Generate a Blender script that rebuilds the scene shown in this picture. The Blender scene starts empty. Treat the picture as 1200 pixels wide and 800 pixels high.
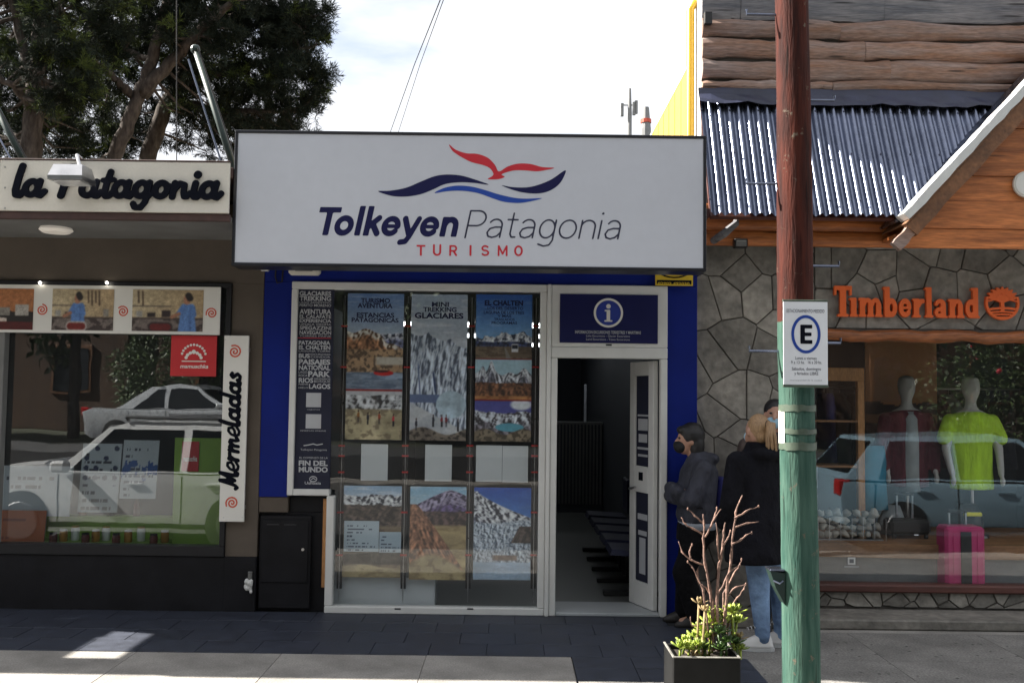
import bpy, bmesh, math, random
import numpy as np
from mathutils import Vector, Matrix

random.seed(7)
PI = math.pi
SC = bpy.context.scene
COL = SC.collection

# ------------------------------------------------------------------ camera
F = 1136.0                                   # focal length in photo pixels (1200 wide)
CAM = Vector((0, -8.0, 1.77))
PITCH = math.atan(65 / F)
ROLL = 0.0125
RM = Matrix.Rotation(PI / 2 + PITCH, 3, 'X') @ Matrix.Rotation(ROLL, 3, 'Z')
cd = bpy.data.cameras.new('camera')
cam = bpy.data.objects.new('camera', cd)
COL.objects.link(cam)
cam.matrix_world = Matrix.Translation(CAM) @ RM.to_4x4()
cd.sensor_width = 36
cd.lens = 36 * F / 1200
cd.clip_end = 2000
SC.camera = cam

# ------------------------------------------------------------------ sky, sun, exposure
SUN_A, SUN_E = math.radians(12), math.radians(39.5)       # azimuth behind the facade line, elevation
SDIR = Vector((math.cos(SUN_E) * math.cos(SUN_A), -math.cos(SUN_E) * math.sin(SUN_A), -math.sin(SUN_E)))
W = bpy.data.worlds.new('World')
SC.world = W
W.use_nodes = True
nt = W.node_tree
nt.nodes.clear()
wo = nt.nodes.new('ShaderNodeOutputWorld')
bg = nt.nodes.new('ShaderNodeBackground')
sk = nt.nodes.new('ShaderNodeTexSky')
sk.sky_type = 'NISHITA'
sk.sun_disc = False
sk.sun_elevation = SUN_E
sk.sun_rotation = math.atan2(-SDIR.x, -SDIR.y)
sk.air_density = 1.0
sk.dust_density = 1.2
sk.ozone_density = 1.2
tc = nt.nodes.new('ShaderNodeTexCoord')
mp = nt.nodes.new('ShaderNodeMapping')
mp.inputs['Scale'].default_value = (1.6, 1.6, 5.0)
mp.inputs['Location'].default_value = (0.35, 0.2, 0.15)
nz = nt.nodes.new('ShaderNodeTexNoise')
nz.inputs['Scale'].default_value = 1.5
nz.inputs['Detail'].default_value = 6
nz.inputs['Roughness'].default_value = 0.55
cr = nt.nodes.new('ShaderNodeValToRGB')
cr.color_ramp.elements[0].position = 0.22
cr.color_ramp.elements[1].position = 0.42
mx = nt.nodes.new('ShaderNodeMix')
mx.data_type = 'RGBA'
mx.inputs['B'].default_value = (5.6, 5.75, 6.1, 1)
nt.links.new(tc.outputs['Generated'], mp.inputs['Vector'])
nt.links.new(mp.outputs['Vector'], nz.inputs['Vector'])
nt.links.new(nz.outputs['Fac'], cr.inputs['Fac'])
nt.links.new(cr.outputs['Color'], mx.inputs['Factor'])
nt.links.new(sk.outputs['Color'], mx.inputs['A'])
nt.links.new(mx.outputs['Result'], bg.inputs['Color'])
bg.inputs['Strength'].default_value = 0.05
nt.links.new(bg.outputs['Background'], wo.inputs['Surface'])

sl = bpy.data.lights.new('sun', 'SUN')
sl.energy = 5.0
sl.angle = math.radians(0.53)
sl.color = (1.0, 0.95, 0.87)
so = bpy.data.objects.new('sun', sl)
COL.objects.link(so)
so.rotation_euler = SDIR.to_track_quat('-Z', 'Y').to_euler()

SC.view_settings.view_transform = 'Standard'
SC.view_settings.look = 'None'
SC.view_settings.gamma = 1.0
SC.view_settings.exposure = 2.0
SC.cycles.max_bounces = 10
SC.cycles.transparent_max_bounces = 24
SC.cycles.use_denoising = True
SC.cycles.sample_clamp_indirect = 8.0


# ------------------------------------------------------------------ helpers
def at(px, py, Y):
    """photo pixel -> point on the upright plane y = Y"""
    d = RM @ Vector(((px - 600) / F, -(py - 400) / F, -1))
    return CAM + d * ((Y - CAM.y) / d.y)


def atz(px, py, z=0.0):
    d = RM @ Vector(((px - 600) / F, -(py - 400) / F, -1))
    return CAM + d * ((z - CAM.z) / d.z)


def lin(c):
    return tuple((x / 12.92 if x <= 0.04045 else ((x + 0.055) / 1.055) ** 2.4) for x in c)


MATS = {}


def M(name, col, rough=0.6, metal=0.0, var=0.12, scale=6.0, bump=0.0, bscale=60.0, col2=None,
      stretch=(1, 1, 1), rnd=0.0, spec=0.5, coat=0.0, fine=0.0, knots=0.0, bdist=.01):
    """procedural principled material: two-tone noise, optional per-object variation, fine grain and bump"""
    if name in MATS:
        return MATS[name]
    m = bpy.data.materials.new(name)
    m.use_nodes = True
    t = m.node_tree
    b = t.nodes['Principled BSDF']
    b.inputs['Roughness'].default_value = rough
    b.inputs['Metallic'].default_value = metal
    b.inputs['Specular IOR Level'].default_value = spec
    b.inputs['Coat Weight'].default_value = coat
    c = t.nodes.new('ShaderNodeTexCoord')
    g = t.nodes.new('ShaderNodeMapping')
    g.inputs['Scale'].default_value = stretch
    t.links.new(c.outputs['Object'], g.inputs['Vector'])
    oi = t.nodes.new('ShaderNodeObjectInfo')
    vec = g.outputs['Vector']
    if rnd:
        ad = t.nodes.new('ShaderNodeVectorMath')
        ad.operation = 'ADD'
        sc = t.nodes.new('ShaderNodeMath')
        sc.operation = 'MULTIPLY'
        sc.inputs[1].default_value = 37.0
        t.links.new(oi.outputs['Random'], sc.inputs[0])
        t.links.new(vec, ad.inputs[0])
        t.links.new(sc.outputs[0], ad.inputs[1])
        vec = ad.outputs[0]
    n = t.nodes.new('ShaderNodeTexNoise')
    n.inputs['Scale'].default_value = scale
    n.inputs['Detail'].default_value = 5
    n.inputs['Roughness'].default_value = 0.6
    t.links.new(vec, n.inputs['Vector'])
    a = col
    d = col2 if col2 else col
    r = t.nodes.new('ShaderNodeValToRGB')
    r.color_ramp.elements[0].position = 0.32
    r.color_ramp.elements[1].position = 0.68
    r.color_ramp.elements[0].color = tuple(x * (1 - var) for x in a) + (1,)
    r.color_ramp.elements[1].color = tuple(min(1, x * (1 + var)) for x in d) + (1,)
    t.links.new(n.outputs['Fac'], r.inputs['Fac'])
    out = r.outputs['Color']
    if fine:
        n2 = t.nodes.new('ShaderNodeTexNoise')
        n2.inputs['Scale'].default_value = bscale
        n2.inputs['Detail'].default_value = 4
        t.links.new(vec, n2.inputs['Vector'])
        mr = t.nodes.new('ShaderNodeMapRange')
        mr.inputs['To Min'].default_value = 1 - fine
        mr.inputs['To Max'].default_value = 1 + fine
        mr.inputs['From Min'].default_value = 0.3
        mr.inputs['From Max'].default_value = 0.7
        t.links.new(n2.outputs['Fac'], mr.inputs['Value'])
        mm = t.nodes.new('ShaderNodeVectorMath')
        mm.operation = 'SCALE'
        t.links.new(out, mm.inputs[0])
        t.links.new(mr.outputs['Result'], mm.inputs['Scale'])
        out = mm.outputs[0]
    if knots:
        vo = t.nodes.new('ShaderNodeTexVoronoi')
        vo.inputs['Scale'].default_value = knots
        vo.inputs['Randomness'].default_value = 1.0
        t.links.new(vec, vo.inputs['Vector'])
        km = t.nodes.new('ShaderNodeMapRange')
        km.inputs['From Min'].default_value = 0.07
        km.inputs['From Max'].default_value = 0.15
        km.inputs['To Min'].default_value = 0.22
        km.inputs['To Max'].default_value = 1.0
        t.links.new(vo.outputs['Distance'], km.inputs['Value'])
        kk_ = t.nodes.new('ShaderNodeVectorMath')
        kk_.operation = 'SCALE'
        t.links.new(out, kk_.inputs[0])
        t.links.new(km.outputs['Result'], kk_.inputs['Scale'])
        out = kk_.outputs[0]
    if rnd:
        hs = t.nodes.new('ShaderNodeMapRange')
        hs.inputs['To Min'].default_value = 1 - rnd
        hs.inputs['To Max'].default_value = 1 + rnd
        t.links.new(oi.outputs['Random'], hs.inputs['Value'])
        mm = t.nodes.new('ShaderNodeVectorMath')
        mm.operation = 'SCALE'
        t.links.new(out, mm.inputs[0])
        t.links.new(hs.outputs['Result'], mm.inputs['Scale'])
        out = mm.outputs[0]
    t.links.new(out, b.inputs['Base Color'])
    # roughness variation
    rr = t.nodes.new('ShaderNodeMapRange')
    rr.inputs['To Min'].default_value = max(0.02, rough - 0.08)
    rr.inputs['To Max'].default_value = min(1, rough + 0.08)
    t.links.new(n.outputs['Fac'], rr.inputs['Value'])
    t.links.new(rr.outputs['Result'], b.inputs['Roughness'])
    if bump:
        n3 = t.nodes.new('ShaderNodeTexNoise')
        n3.inputs['Scale'].default_value = bscale
        n3.inputs['Detail'].default_value = 5
        t.links.new(vec, n3.inputs['Vector'])
        bp = t.nodes.new('ShaderNodeBump')
        bp.inputs['Strength'].default_value = bump
        bp.inputs['Distance'].default_value = bdist
        t.links.new(n3.outputs['Fac'], bp.inputs['Height'])
        t.links.new(bp.outputs['Normal'], b.inputs['Normal'])
    MATS[name] = m
    return m


def glass_mat(name, tint, r0=0.08, rough=0.0, dirt=0.02):
    """thin pane: straight-through tint plus Schlick reflection and a trace of dust"""
    m = bpy.data.materials.new(name)
    m.use_nodes = True
    t = m.node_tree
    t.nodes.clear()
    o = t.nodes.new('ShaderNodeOutputMaterial')
    tr = t.nodes.new('ShaderNodeBsdfTransparent')
    tr.inputs['Color'].default_value = tint + (1,)
    gl = t.nodes.new('ShaderNodeBsdfGlossy')
    gl.inputs['Roughness'].default_value = rough
    gl.inputs['Color'].default_value = (1, 1, 1, 1)
    lw = t.nodes.new('ShaderNodeLayerWeight')
    lw.inputs['Blend'].default_value = 0.5
    pw = t.nodes.new('ShaderNodeMath')
    pw.operation = 'POWER'
    pw.inputs[1].default_value = 5
    ml = t.nodes.new('ShaderNodeMath')
    ml.operation = 'MULTIPLY_ADD'
    ml.inputs[1].default_value = 1 - r0
    ml.inputs[2].default_value = r0
    ml.use_clamp = True
    t.links.new(lw.outputs['Facing'], pw.inputs[0])
    t.links.new(pw.outputs[0], ml.inputs[0])
    mix = t.nodes.new('ShaderNodeMixShader')
    t.links.new(ml.outputs[0], mix.inputs['Fac'])
    df = t.nodes.new('ShaderNodeBsdfDiffuse')
    df.inputs['Color'].default_value = (0.5, 0.5, 0.5, 1)
    mix2 = t.nodes.new('ShaderNodeMixShader')
    mix2.inputs['Fac'].default_value = dirt
    t.links.new(tr.outputs[0], mix2.inputs[1])
    t.links.new(df.outputs[0], mix2.inputs[2])
    t.links.new(mix2.outputs[0], mix.inputs[1])
    t.links.new(gl.outputs[0], mix.inputs[2])
    # slightly wavy float glass
    n = t.nodes.new('ShaderNodeTexNoise')
    n.inputs['Scale'].default_value = 1.6
    bp = t.nodes.new('ShaderNodeBump')
    bp.inputs['Strength'].default_value = 0.055
    bp.inputs['Distance'].default_value = 0.02
    c = t.nodes.new('ShaderNodeTexCoord')
    t.links.new(c.outputs['Object'], n.inputs['Vector'])
    t.links.new(n.outputs['Fac'], bp.inputs['Height'])
    t.links.new(bp.outputs['Normal'], gl.inputs['Normal'])
    t.links.new(mix.outputs[0], o.inputs['Surface'])
    MATS[name] = m
    return m


def emit_mat(name, col, s):
    m = bpy.data.materials.new(name)
    m.use_nodes = True
    b = m.node_tree.nodes['Principled BSDF']
    b.inputs['Base Color'].default_value = col + (1,)
    b.inputs['Emission Color'].default_value = col + (1,)
    b.inputs['Emission Strength'].default_value = s
    MATS[name] = m
    return m


class MB:
    """collects verts and faces, then builds ONE mesh object"""
    def __init__(s):
        s.v, s.f = [], []

    def add(s, vs, fs):
        k = len(s.v)
        s.v += [tuple(v) for v in vs]
        s.f += [tuple(i + k for i in f) for f in fs]
        return s

    def box(s, x0, x1, y0, y1, z0, z1, bev=0.004):
        x0, x1 = min(x0, x1), max(x0, x1)
        y0, y1 = min(y0, y1), max(y0, y1)
        z0, z1 = min(z0, z1), max(z0, z1)
        bev = min(bev, (x1 - x0) * .3, (y1 - y0) * .3, (z1 - z0) * .3)
        if bev <= 0:
            vs = [(x, y, z) for x in (x0, x1) for y in (y0, y1) for z in (z0, z1)]
            fs = [(0, 1, 3, 2), (4, 6, 7, 5), (0, 4, 5, 1), (2, 3, 7, 6), (0, 2, 6, 4), (1, 5, 7, 3)]
            return s.add(vs, fs)
        b = bmesh.new()
        bmesh.ops.create_cube(b, size=1)
        for v in b.verts:
            v.co = ((x0 + x1) / 2 + v.co.x * (x1 - x0), (y0 + y1) / 2 + v.co.y * (y1 - y0), (z0 + z1) / 2 + v.co.z * (z1 - z0))
        bmesh.ops.bevel(b, geom=b.edges[:], offset=bev, segments=1, affect='EDGES')
        b.verts.index_update()
        s.add([v.co[:] for v in b.verts], [[v.index for v in f.verts] for f in b.faces])
        b.free()
        return s

    def prism(s, poly, y0, y1, bev=0.0):
        """poly: (x, z) points; solid between y0 (front) and y1 (back)"""
        n = len(poly)
        area = sum(poly[i][0] * poly[(i + 1) % n][1] - poly[(i + 1) % n][0] * poly[i][1] for i in range(n))
        if area < 0:
            poly = poly[::-1]
        if bev:
            cx = sum(p[0] for p in poly) / n
            cz = sum(p[1] for p in poly) / n
            r = max(1e-4, sum(math.hypot(p[0] - cx, p[1] - cz) for p in poly) / n)
            k = 1 - min(.5, bev / r)
            fr = [(cx + (p[0] - cx) * k, cz + (p[1] - cz) * k) for p in poly]
            vs = [(x, y0, z) for x, z in fr] + [(x, y0 + bev, z) for x, z in poly] + [(x, y1, z) for x, z in poly]
            fs = [tuple(range(n)), tuple(range(3 * n - 1, 2 * n - 1, -1))]
            for q in (0, 1):
                fs += [(q * n + i, (q + 1) * n + i, (q + 1) * n + (i + 1) % n, q * n + (i + 1) % n) for i in range(n)]
            return s.add(vs, fs)
        vs = [(x, y0, z) for x, z in poly] + [(x, y1, z) for x, z in poly]
        fs = [tuple(range(n)), tuple(range(2 * n - 1, n - 1, -1))]
        fs += [(i, n + i, n + (i + 1) % n, (i + 1) % n) for i in range(n)]
        return s.add(vs, fs)

    def tube(s, path, rad, n=10, cap=True):
        path = [Vector(p) for p in path]
        if not hasattr(rad, '__len__'):
            rad = [rad] * len(path)
        up = None
        vs, fs = [], []
        for i, p in enumerate(path):
            d = (path[min(i + 1, len(path) - 1)] - path[max(i - 1, 0)]).normalized()
            if up is None:
                up = Vector((0, 0, 1)) if abs(d.z) < .9 else Vector((0, 1, 0))
            a = d.cross(up).normalized()
            u2 = a.cross(d).normalized()
            up = u2
            for k in range(n):
                t = 2 * PI * k / n
                vs.append(p + a * (rad[i] * math.cos(t)) + u2 * (rad[i] * math.sin(t)))
        for i in range(len(path) - 1):
            for k in range(n):
                fs.append((i * n + k, i * n + (k + 1) % n, (i + 1) * n + (k + 1) % n, (i + 1) * n + k))
        if cap:
            fs.append(tuple(range(n))[::-1])
            fs.append(tuple((len(path) - 1) * n + k for k in range(n)))
        return s.add(vs, fs)

    def loft(s, rings, n=20):
        """rings: (cx, cy, cz, rx, ry, rot) ellipses, closed both ends"""
        vs, fs = [], []
        for (cx, cy, cz, rx, ry, ro) in rings:
            for k in range(n):
                t = 2 * PI * k / n
                x, y = rx * math.cos(t), ry * math.sin(t)
                vs.append((cx + x * math.cos(ro) - y * math.sin(ro), cy + x * math.sin(ro) + y * math.cos(ro), cz))
        for i in range(len(rings) - 1):
            for k in range(n):
                fs.append((i * n + k, i * n + (k + 1) % n, (i + 1) * n + (k + 1) % n, (i + 1) * n + k))
        fs.append(tuple(range(n))[::-1])
        fs.append(tuple((len(rings) - 1) * n + k for k in range(n)))
        return s.add(vs, fs)

    def ball(s, c, r, n=14, m=9, rot=None):
        if not hasattr(r, '__len__'):
            r = (r, r, r)
        c = Vector(c)
        vs, fs = [], []
        for j in range(m + 1):
            ph = PI * j / m
            for k in range(n):
                t = 2 * PI * k / n
                v = Vector((r[0] * math.sin(ph) * math.cos(t), r[1] * math.sin(ph) * math.sin(t), r[2] * math.cos(ph)))
                if rot is not None:
                    v = rot @ v
                vs.append(c + v)
        for j in range(m):
            for k in range(n):
                a, b = j * n + k, j * n + (k + 1) % n
                if j == 0:
                    fs.append((a, a + n, b + n))
                elif j == m - 1:
                    fs.append((a, a + n, b))
                else:
                    fs.append((a, a + n, b + n, b))
        return s.add(vs, fs)

    def cap(s, p, r, q, r2, n=14):
        """tapered capsule"""
        s.tube([p, q], [r, r2], n)
        s.ball(p, r * .995, n, 8)
        s.ball(q, r2 * .995, n, 8)
        return s

    def mesh(s, name):
        me = bpy.data.meshes.new(name)
        me.from_pydata(s.v, [], s.f)
        me.validate()
        return me

    def build(s, name, mat, parent=None, smooth=False):
        return mobj(name, s.mesh(name), mat, parent, smooth)


def mobj(name, me, mat, parent=None, smooth=False):
    o = bpy.data.objects.new(name, me)
    COL.objects.link(o)
    if mat is not None and not me.materials:
        me.materials.append(MATS[mat] if isinstance(mat, str) else mat)
    if smooth:
        me.polygons.foreach_set('use_smooth', [True] * len(me.polygons))
        if smooth != 'all':
            me.set_sharp_from_angle(angle=math.radians(40))
    if parent is not None:
        o.parent = parent
        o.matrix_parent_inverse = Matrix.Translation(-Vector(base_of(parent)))
    return o


BASE = {}


def base_of(p):
    q = p
    while q.parent:
        q = q.parent
    return BASE.get(p.name, (0, 0, 0)) if p is q else (0, 0, 0)


def thing(name, label, cat, loc=(0, 0, 0), group=None):
    o = bpy.data.objects.new(name, None)
    COL.objects.link(o)
    o.empty_display_size = 0.1
    o.location = loc
    BASE[o.name] = tuple(loc)
    tag(o, label, cat, group)
    return o


def tag(o, label, cat, group=None):
    o['label'] = label
    o['category'] = cat
    if group:
        o['group'] = group
    return o


def struct(o):
    o['kind'] = 'structure'
    return o


def remesh(name, mb, voxel, mat, parent, smooth_it=6):
    """fuse the overlapping pieces of mb into one continuous smooth skin"""
    me = mb.mesh('tmp')
    t = bpy.data.objects.new('tmp', me)
    COL.objects.link(t)
    r = t.modifiers.new('r', 'REMESH')
    r.mode = 'VOXEL'
    r.voxel_size = voxel
    s = t.modifiers.new('s', 'SMOOTH')
    s.iterations = smooth_it
    s.factor = 0.5
    dg = bpy.context.evaluated_depsgraph_get()
    m2 = bpy.data.meshes.new_from_object(t.evaluated_get(dg))
    bpy.data.objects.remove(t)
    m2.name = name
    m2.materials.clear()
    return mobj(name, m2, mat, parent, 'all')


# ---- text -----------------------------------------------------------------
def text_mesh(s, off=0.0, shear=0.0, space=1.0, ext=0.0):
    cu = bpy.data.curves.new('t', 'FONT')
    cu.body = s
    cu.offset = off
    cu.shear = shear
    cu.space_character = space
    cu.resolution_u = 4
    cu.extrude = ext
    o = bpy.data.objects.new('t', cu)
    COL.objects.link(o)
    dg = bpy.context.evaluated_depsgraph_get()
    dg.update()
    me = bpy.data.meshes.new_from_object(o.evaluated_get(dg))
    bpy.data.objects.remove(o)
    return me


def txt(s, px0, px1, pyb, pyt, Y, mat, parent, off=0.0, shear=0.0, space=1.0, name='lettering', pxr=None):
    """flat printed line: width px0..px1, capitals from baseline pyb up to pyt, on plane Y"""
    me = text_mesh(s, off, shear, space)
    xs = [v.co.x for v in me.vertices]
    if not xs:
        return None
    a, b = min(xs), max(xs)
    x0, x1 = at(px0, pyb, Y).x, at(px1, pyb, Y).x
    zb = at((px0 if pxr is None else pxr), pyb, Y).z
    zt = at((px0 if pxr is None else pxr), pyt, Y).z
    kx, kz = (x1 - x0) / (b - a), (zt - zb) / (0.694 + off * 1.0)
    for v in me.vertices:
        v.co = (x0 + (v.co.x - a) * kx, Y, zb + v.co.y * kz)
    me.name = name
    return mobj(name, me, mat, parent)


# ---- drawn shapes: distance field contoured into a raised mesh ---------------
def arc(cx, cy, rx, ry, a0, a1, n=20):
    return [(cx + rx * math.cos(math.radians(a0 + (a1 - a0) * i / n)), cy + ry * math.sin(math.radians(a0 + (a1 - a0) * i / n))) for i in range(n + 1)]


def field_mesh(prims, res, fn, depth):
    """prims: ('s', pts, w) strokes | ('b', x0,x1,y0,y1) boxes | ('c', x,y,r) discs. fn(u, v, front) -> 3D point"""
    xs, ys = [], []
    for p in prims:
        if p[0] == 's':
            xs += [q[0] - p[2] for q in p[1]] + [q[0] + p[2] for q in p[1]]
            ys += [q[1] - p[2] for q in p[1]] + [q[1] + p[2] for q in p[1]]
        elif p[0] == 'b':
            xs += [p[1], p[2]]
            ys += [p[3], p[4]]
        else:
            xs += [p[1] - p[3], p[1] + p[3]]
            ys += [p[2] - p[3], p[2] + p[3]]
    x0, x1, y0, y1 = min(xs) - res, max(xs) + res, min(ys) - res, max(ys) + res
    nx, ny = int((x1 - x0) / res) + 2, int((y1 - y0) / res) + 2
    gx, gy = np.meshgrid(x0 + np.arange(nx) * res, y0 + np.arange(ny) * res)
    f = np.full(gx.shape, 1e3)
    for p in prims:
        if p[0] == 's':
            for (ax, ay), (bx, by) in zip(p[1][:-1], p[1][1:]):
                dx, dy = bx - ax, by - ay
                l2 = max(1e-9, dx * dx + dy * dy)
                t = np.clip(((gx - ax) * dx + (gy - ay) * dy) / l2, 0, 1)
                f = np.minimum(f, np.hypot(gx - ax - t * dx, gy - ay - t * dy) - p[2] / 2)
        elif p[0] == 'b':
            cx, cy = (p[1] + p[2]) / 2, (p[3] + p[4]) / 2
            qx, qy = np.abs(gx - cx) - (p[2] - p[1]) / 2, np.abs(gy - cy) - (p[4] - p[3]) / 2
            f = np.minimum(f, np.maximum(qx, qy))
        else:
            f = np.minimum(f, np.hypot(gx - p[1], gy - p[2]) - p[3])
    vid, vs, fs = {}, [], []

    def vert(key, x, y):
        if key not in vid:
            vid[key] = len(vs)
            vs.append((x, y))
        return vid[key]
    ins = f < 0
    anyc = ins[:-1, :-1] | ins[1:, :-1] | ins[:-1, 1:] | ins[1:, 1:]
    for j, i in zip(*np.nonzero(anyc)):
        cs = [(i, j), (i + 1, j), (i + 1, j + 1), (i, j + 1)]
        poly = []
        for q in range(4):
            a, b = cs[q], cs[(q + 1) % 4]
            fa, fb = f[a[1], a[0]], f[b[1], b[0]]
            if fa < 0:
                poly.append(vert(a, gx[a[1], a[0]], gy[a[1], a[0]]))
            if (fa < 0) != (fb < 0):
                lo, hi = (a, b) if a < b else (b, a)
                fl, fh = f[lo[1], lo[0]], f[hi[1], hi[0]]
                t = fl / (fl - fh)
                poly.append(vert((lo, hi), gx[lo[1], lo[0]] + t * (gx[hi[1], hi[0]] - gx[lo[1], lo[0]]), gy[lo[1], lo[0]] + t * (gy[hi[1], hi[0]] - gy[lo[1], lo[0]])))
        if len(poly) >= 3:
            fs.append(tuple(poly))
    ed = {}
    for q in fs:
        for a, b in zip(q, q[1:] + q[:1]):
            ed[(a, b)] = 1
    bound = [(a, b) for (a, b) in ed if (b, a) not in ed]
    n = len(vs)
    V = [fn(x, y, 0) for x, y in vs]
    if depth:
        V += [fn(x, y, depth) for x, y in vs]
        fs += [(b, a, a + n, b + n) for a, b in bound]
    me = bpy.data.meshes.new('drawn')
    me.from_pydata(V, [], fs)
    me.validate()
    return me


def smooth_poly(pts, n=5):
    """closed Catmull-Rom through pts"""
    out = []
    k = len(pts)
    for i in range(k):
        p0, p1, p2, p3 = (Vector(pts[(i + q) % k]) for q in (-1, 0, 1, 2))
        for s in range(n):
            t = s / n
            out.append(tuple(0.5 * ((2 * p1) + (p2 - p0) * t + (2 * p0 - 5 * p1 + 4 * p2 - p3) * t * t + (3 * p1 - p0 - 3 * p2 + p3) * t ** 3)))
    return out


# ---- printed pictures: a fine grid whose points carry the ink colour ---------
def vnoise(x, y, seed):
    r = np.random.RandomState(seed).rand(64, 64)
    xi, yi = np.floor(x).astype(int), np.floor(y).astype(int)
    fx, fy = x - xi, y - yi
    fx, fy = fx * fx * (3 - 2 * fx), fy * fy * (3 - 2 * fy)
    g = lambda a, b: r[b % 64, a % 64]
    return (g(xi, yi) * (1 - fx) + g(xi + 1, yi) * fx) * (1 - fy) + (g(xi, yi + 1) * (1 - fx) + g(xi + 1, yi + 1) * fx) * fy


def fbm(x, y, seed, o=4):
    s, a, t = 0, 0.5, 0
    for k in range(o):
        s = s + a * vnoise(x * 2 ** k, y * 2 ** k, seed + k)
        t += a
        a *= 0.55
    return s / t


def C(*c):
    return np.array(c, float)


def mixc(img, mask, col):
    m = np.clip(mask, 0, 1)[..., None]
    return img * (1 - m) + np.asarray(col) * m


def ridge(u, base, amp, freq, seed):
    return base - amp * (fbm(u * freq, u * 0 + seed * .7, seed, 5) - 0.5) * 2


if 'print' not in MATS:
    pm = bpy.data.materials.new('print')
    pm.use_nodes = True
    pb = pm.node_tree.nodes['Principled BSDF']
    pa = pm.node_tree.nodes.new('ShaderNodeAttribute')
    pa.attribute_name = 'ink'
    pm.node_tree.links.new(pa.outputs['Color'], pb.inputs['Base Color'])
    pb.inputs['Roughness'].default_value = 0.45
    MATS['print'] = pm


def print_panel(name, px0, px1, py0, py1, Y, paint, parent=None, thick=0.005, dens=1.0, tilt=0.0, grain=0.0, blur=0):
    """a thin sheet whose front carries a painted picture; pixel rectangle on plane Y"""
    a, b = at(px0, (py0 + py1) / 2, Y), at(px1, (py0 + py1) / 2, Y)
    zt, zb = at((px0 + px1) / 2, py0, Y).z, at((px0 + px1) / 2, py1, Y).z
    nx = max(4, int((px1 - px0) * dens))
    ny = max(4, int((py1 - py0) * dens))
    u, v = np.meshgrid(np.linspace(0, 1, nx + 1), np.linspace(0, 1, ny + 1))
    img = paint(u, v)
    for _ in range(blur):                       # lens softness of the printed photograph
        q_ = np.pad(img, ((1, 1), (1, 1), (0, 0)), 'edge')
        img = (q_[:-2, 1:-1] + q_[2:, 1:-1] + q_[1:-1, :-2] + q_[1:-1, 2:] + 2 * q_[1:-1, 1:-1]) / 6
    if grain:
        asp = (px1 - px0) / (py1 - py0)
        g1 = fbm(u * 14 * asp, v * 14, 3, 3)
        g2 = fbm(u * 60 * asp, v * 60, 9, 2)
        img = img * (1 + grain * ((g1 - .5) * 1.3 + (g2 - .5) * 1.5))[..., None]
    img = np.clip(img, 0, 1) ** 2.2
    x = a.x + u * (b.x - a.x)
    z = zt + v * (zb - zt)
    P = np.stack([x, np.full_like(x, Y) + tilt * (z - zb), z], -1).reshape(-1, 3)
    idx = np.arange((nx + 1) * (ny + 1)).reshape(ny + 1, nx + 1)
    q = np.stack([idx[1:, :-1], idx[1:, 1:], idx[:-1, 1:], idx[:-1, :-1]], -1).reshape(-1, 4)
    bp = P[[idx[0, 0], idx[0, -1], idx[-1, -1], idx[-1, 0]]] + np.array([0, thick, 0])
    n = len(P)
    P2 = np.vstack([P, bp])
    side = [[idx[0, 0], idx[0, -1], n + 1, n], [idx[0, -1], idx[-1, -1], n + 2, n + 1], [idx[-1, -1], idx[-1, 0], n + 3, n + 2], [idx[-1, 0], idx[0, 0], n, n + 3], [n, n + 1, n + 2, n + 3]]
    me = bpy.data.meshes.new(name)
    me.from_pydata(P2.tolist(), [], q.tolist() + [[int(k) for k in s] for s in side])
    at_ = me.color_attributes.new('ink', 'FLOAT_COLOR', 'POINT')
    c4 = np.ones((n + 4, 4))
    c4[:n, :3] = img.reshape(-1, 3)
    c4[n:, :3] = 0.5
    at_.data.foreach_set('color', c4.ravel())
    return mobj(name, me, 'print', parent)


def blades(name, P, D, S, L, Wd, mat, parent=None, kind=None):
    """many thin leaf quads: base P, direction D, side S, length L, width Wd (numpy arrays)"""
    n = len(P)
    tip = P + D * L[:, None]
    mid = P + D * (L * .5)[:, None]
    V = np.empty((n, 4, 3))
    V[:, 0] = P
    V[:, 1] = mid + S * (Wd / 2)[:, None]
    V[:, 2] = tip
    V[:, 3] = mid - S * (Wd / 2)[:, None]
    me = bpy.data.meshes.new(name)
    me.vertices.add(n * 4)
    me.vertices.foreach_set('co', V.ravel())
    me.loops.add(n * 4)
    me.loops.foreach_set('vertex_index', np.arange(n * 4))
    me.polygons.add(n)
    me.polygons.foreach_set('loop_start', np.arange(n) * 4)
    me.polygons.foreach_set('loop_total', np.full(n, 4))
    me.update()
    return mobj(name, me, mat, parent)


def unit(a):
    return a / np.maximum(1e-9, np.linalg.norm(a, axis=-1, keepdims=True))

# ------------------------------------------------------------------ materials
M('concrete', (.25, .235, .215), .85, var=.3, scale=2.2, bump=.35, bscale=90, fine=.22)
M('slate_tile', (.028, .033, .049), .55, var=.3, scale=3, bump=.18, bscale=70, rnd=.07, fine=.25)
M('tile_joint', (.026, .027, .031), .9, var=.2, bump=.2)
M('concrete_dark', (.17, .162, .15), .88, var=.3, scale=2.5, bump=.4, bscale=70, fine=.35, knots=9)
M('kerb', (.28, .27, .25), .8, var=.2, bump=.3, bscale=60)
M('asphalt', (.055, .055, .057), .88, var=.2, scale=2, bump=.5, bscale=160, fine=.25)
M('ground', (.045, .05, .03), .95, var=.3, scale=.6, bump=.3)
M('brown_plaster', (.098, .081, .066), .9, spec=.2, var=.12, scale=2.5, bump=.15, bscale=120, fine=.06)
M('soffit', (.155, .155, .15), .8, var=.14, scale=3)
M('black_plinth', (.008, .008, .010), .6, spec=.2, var=.35, scale=4, bump=.08, bscale=50)
M('dark_frame', (.010, .010, .012), .5, spec=.3, var=.15)
M('cream_board', (.60, .57, .50), .5, var=.05, scale=2.5, fine=.03)
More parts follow.
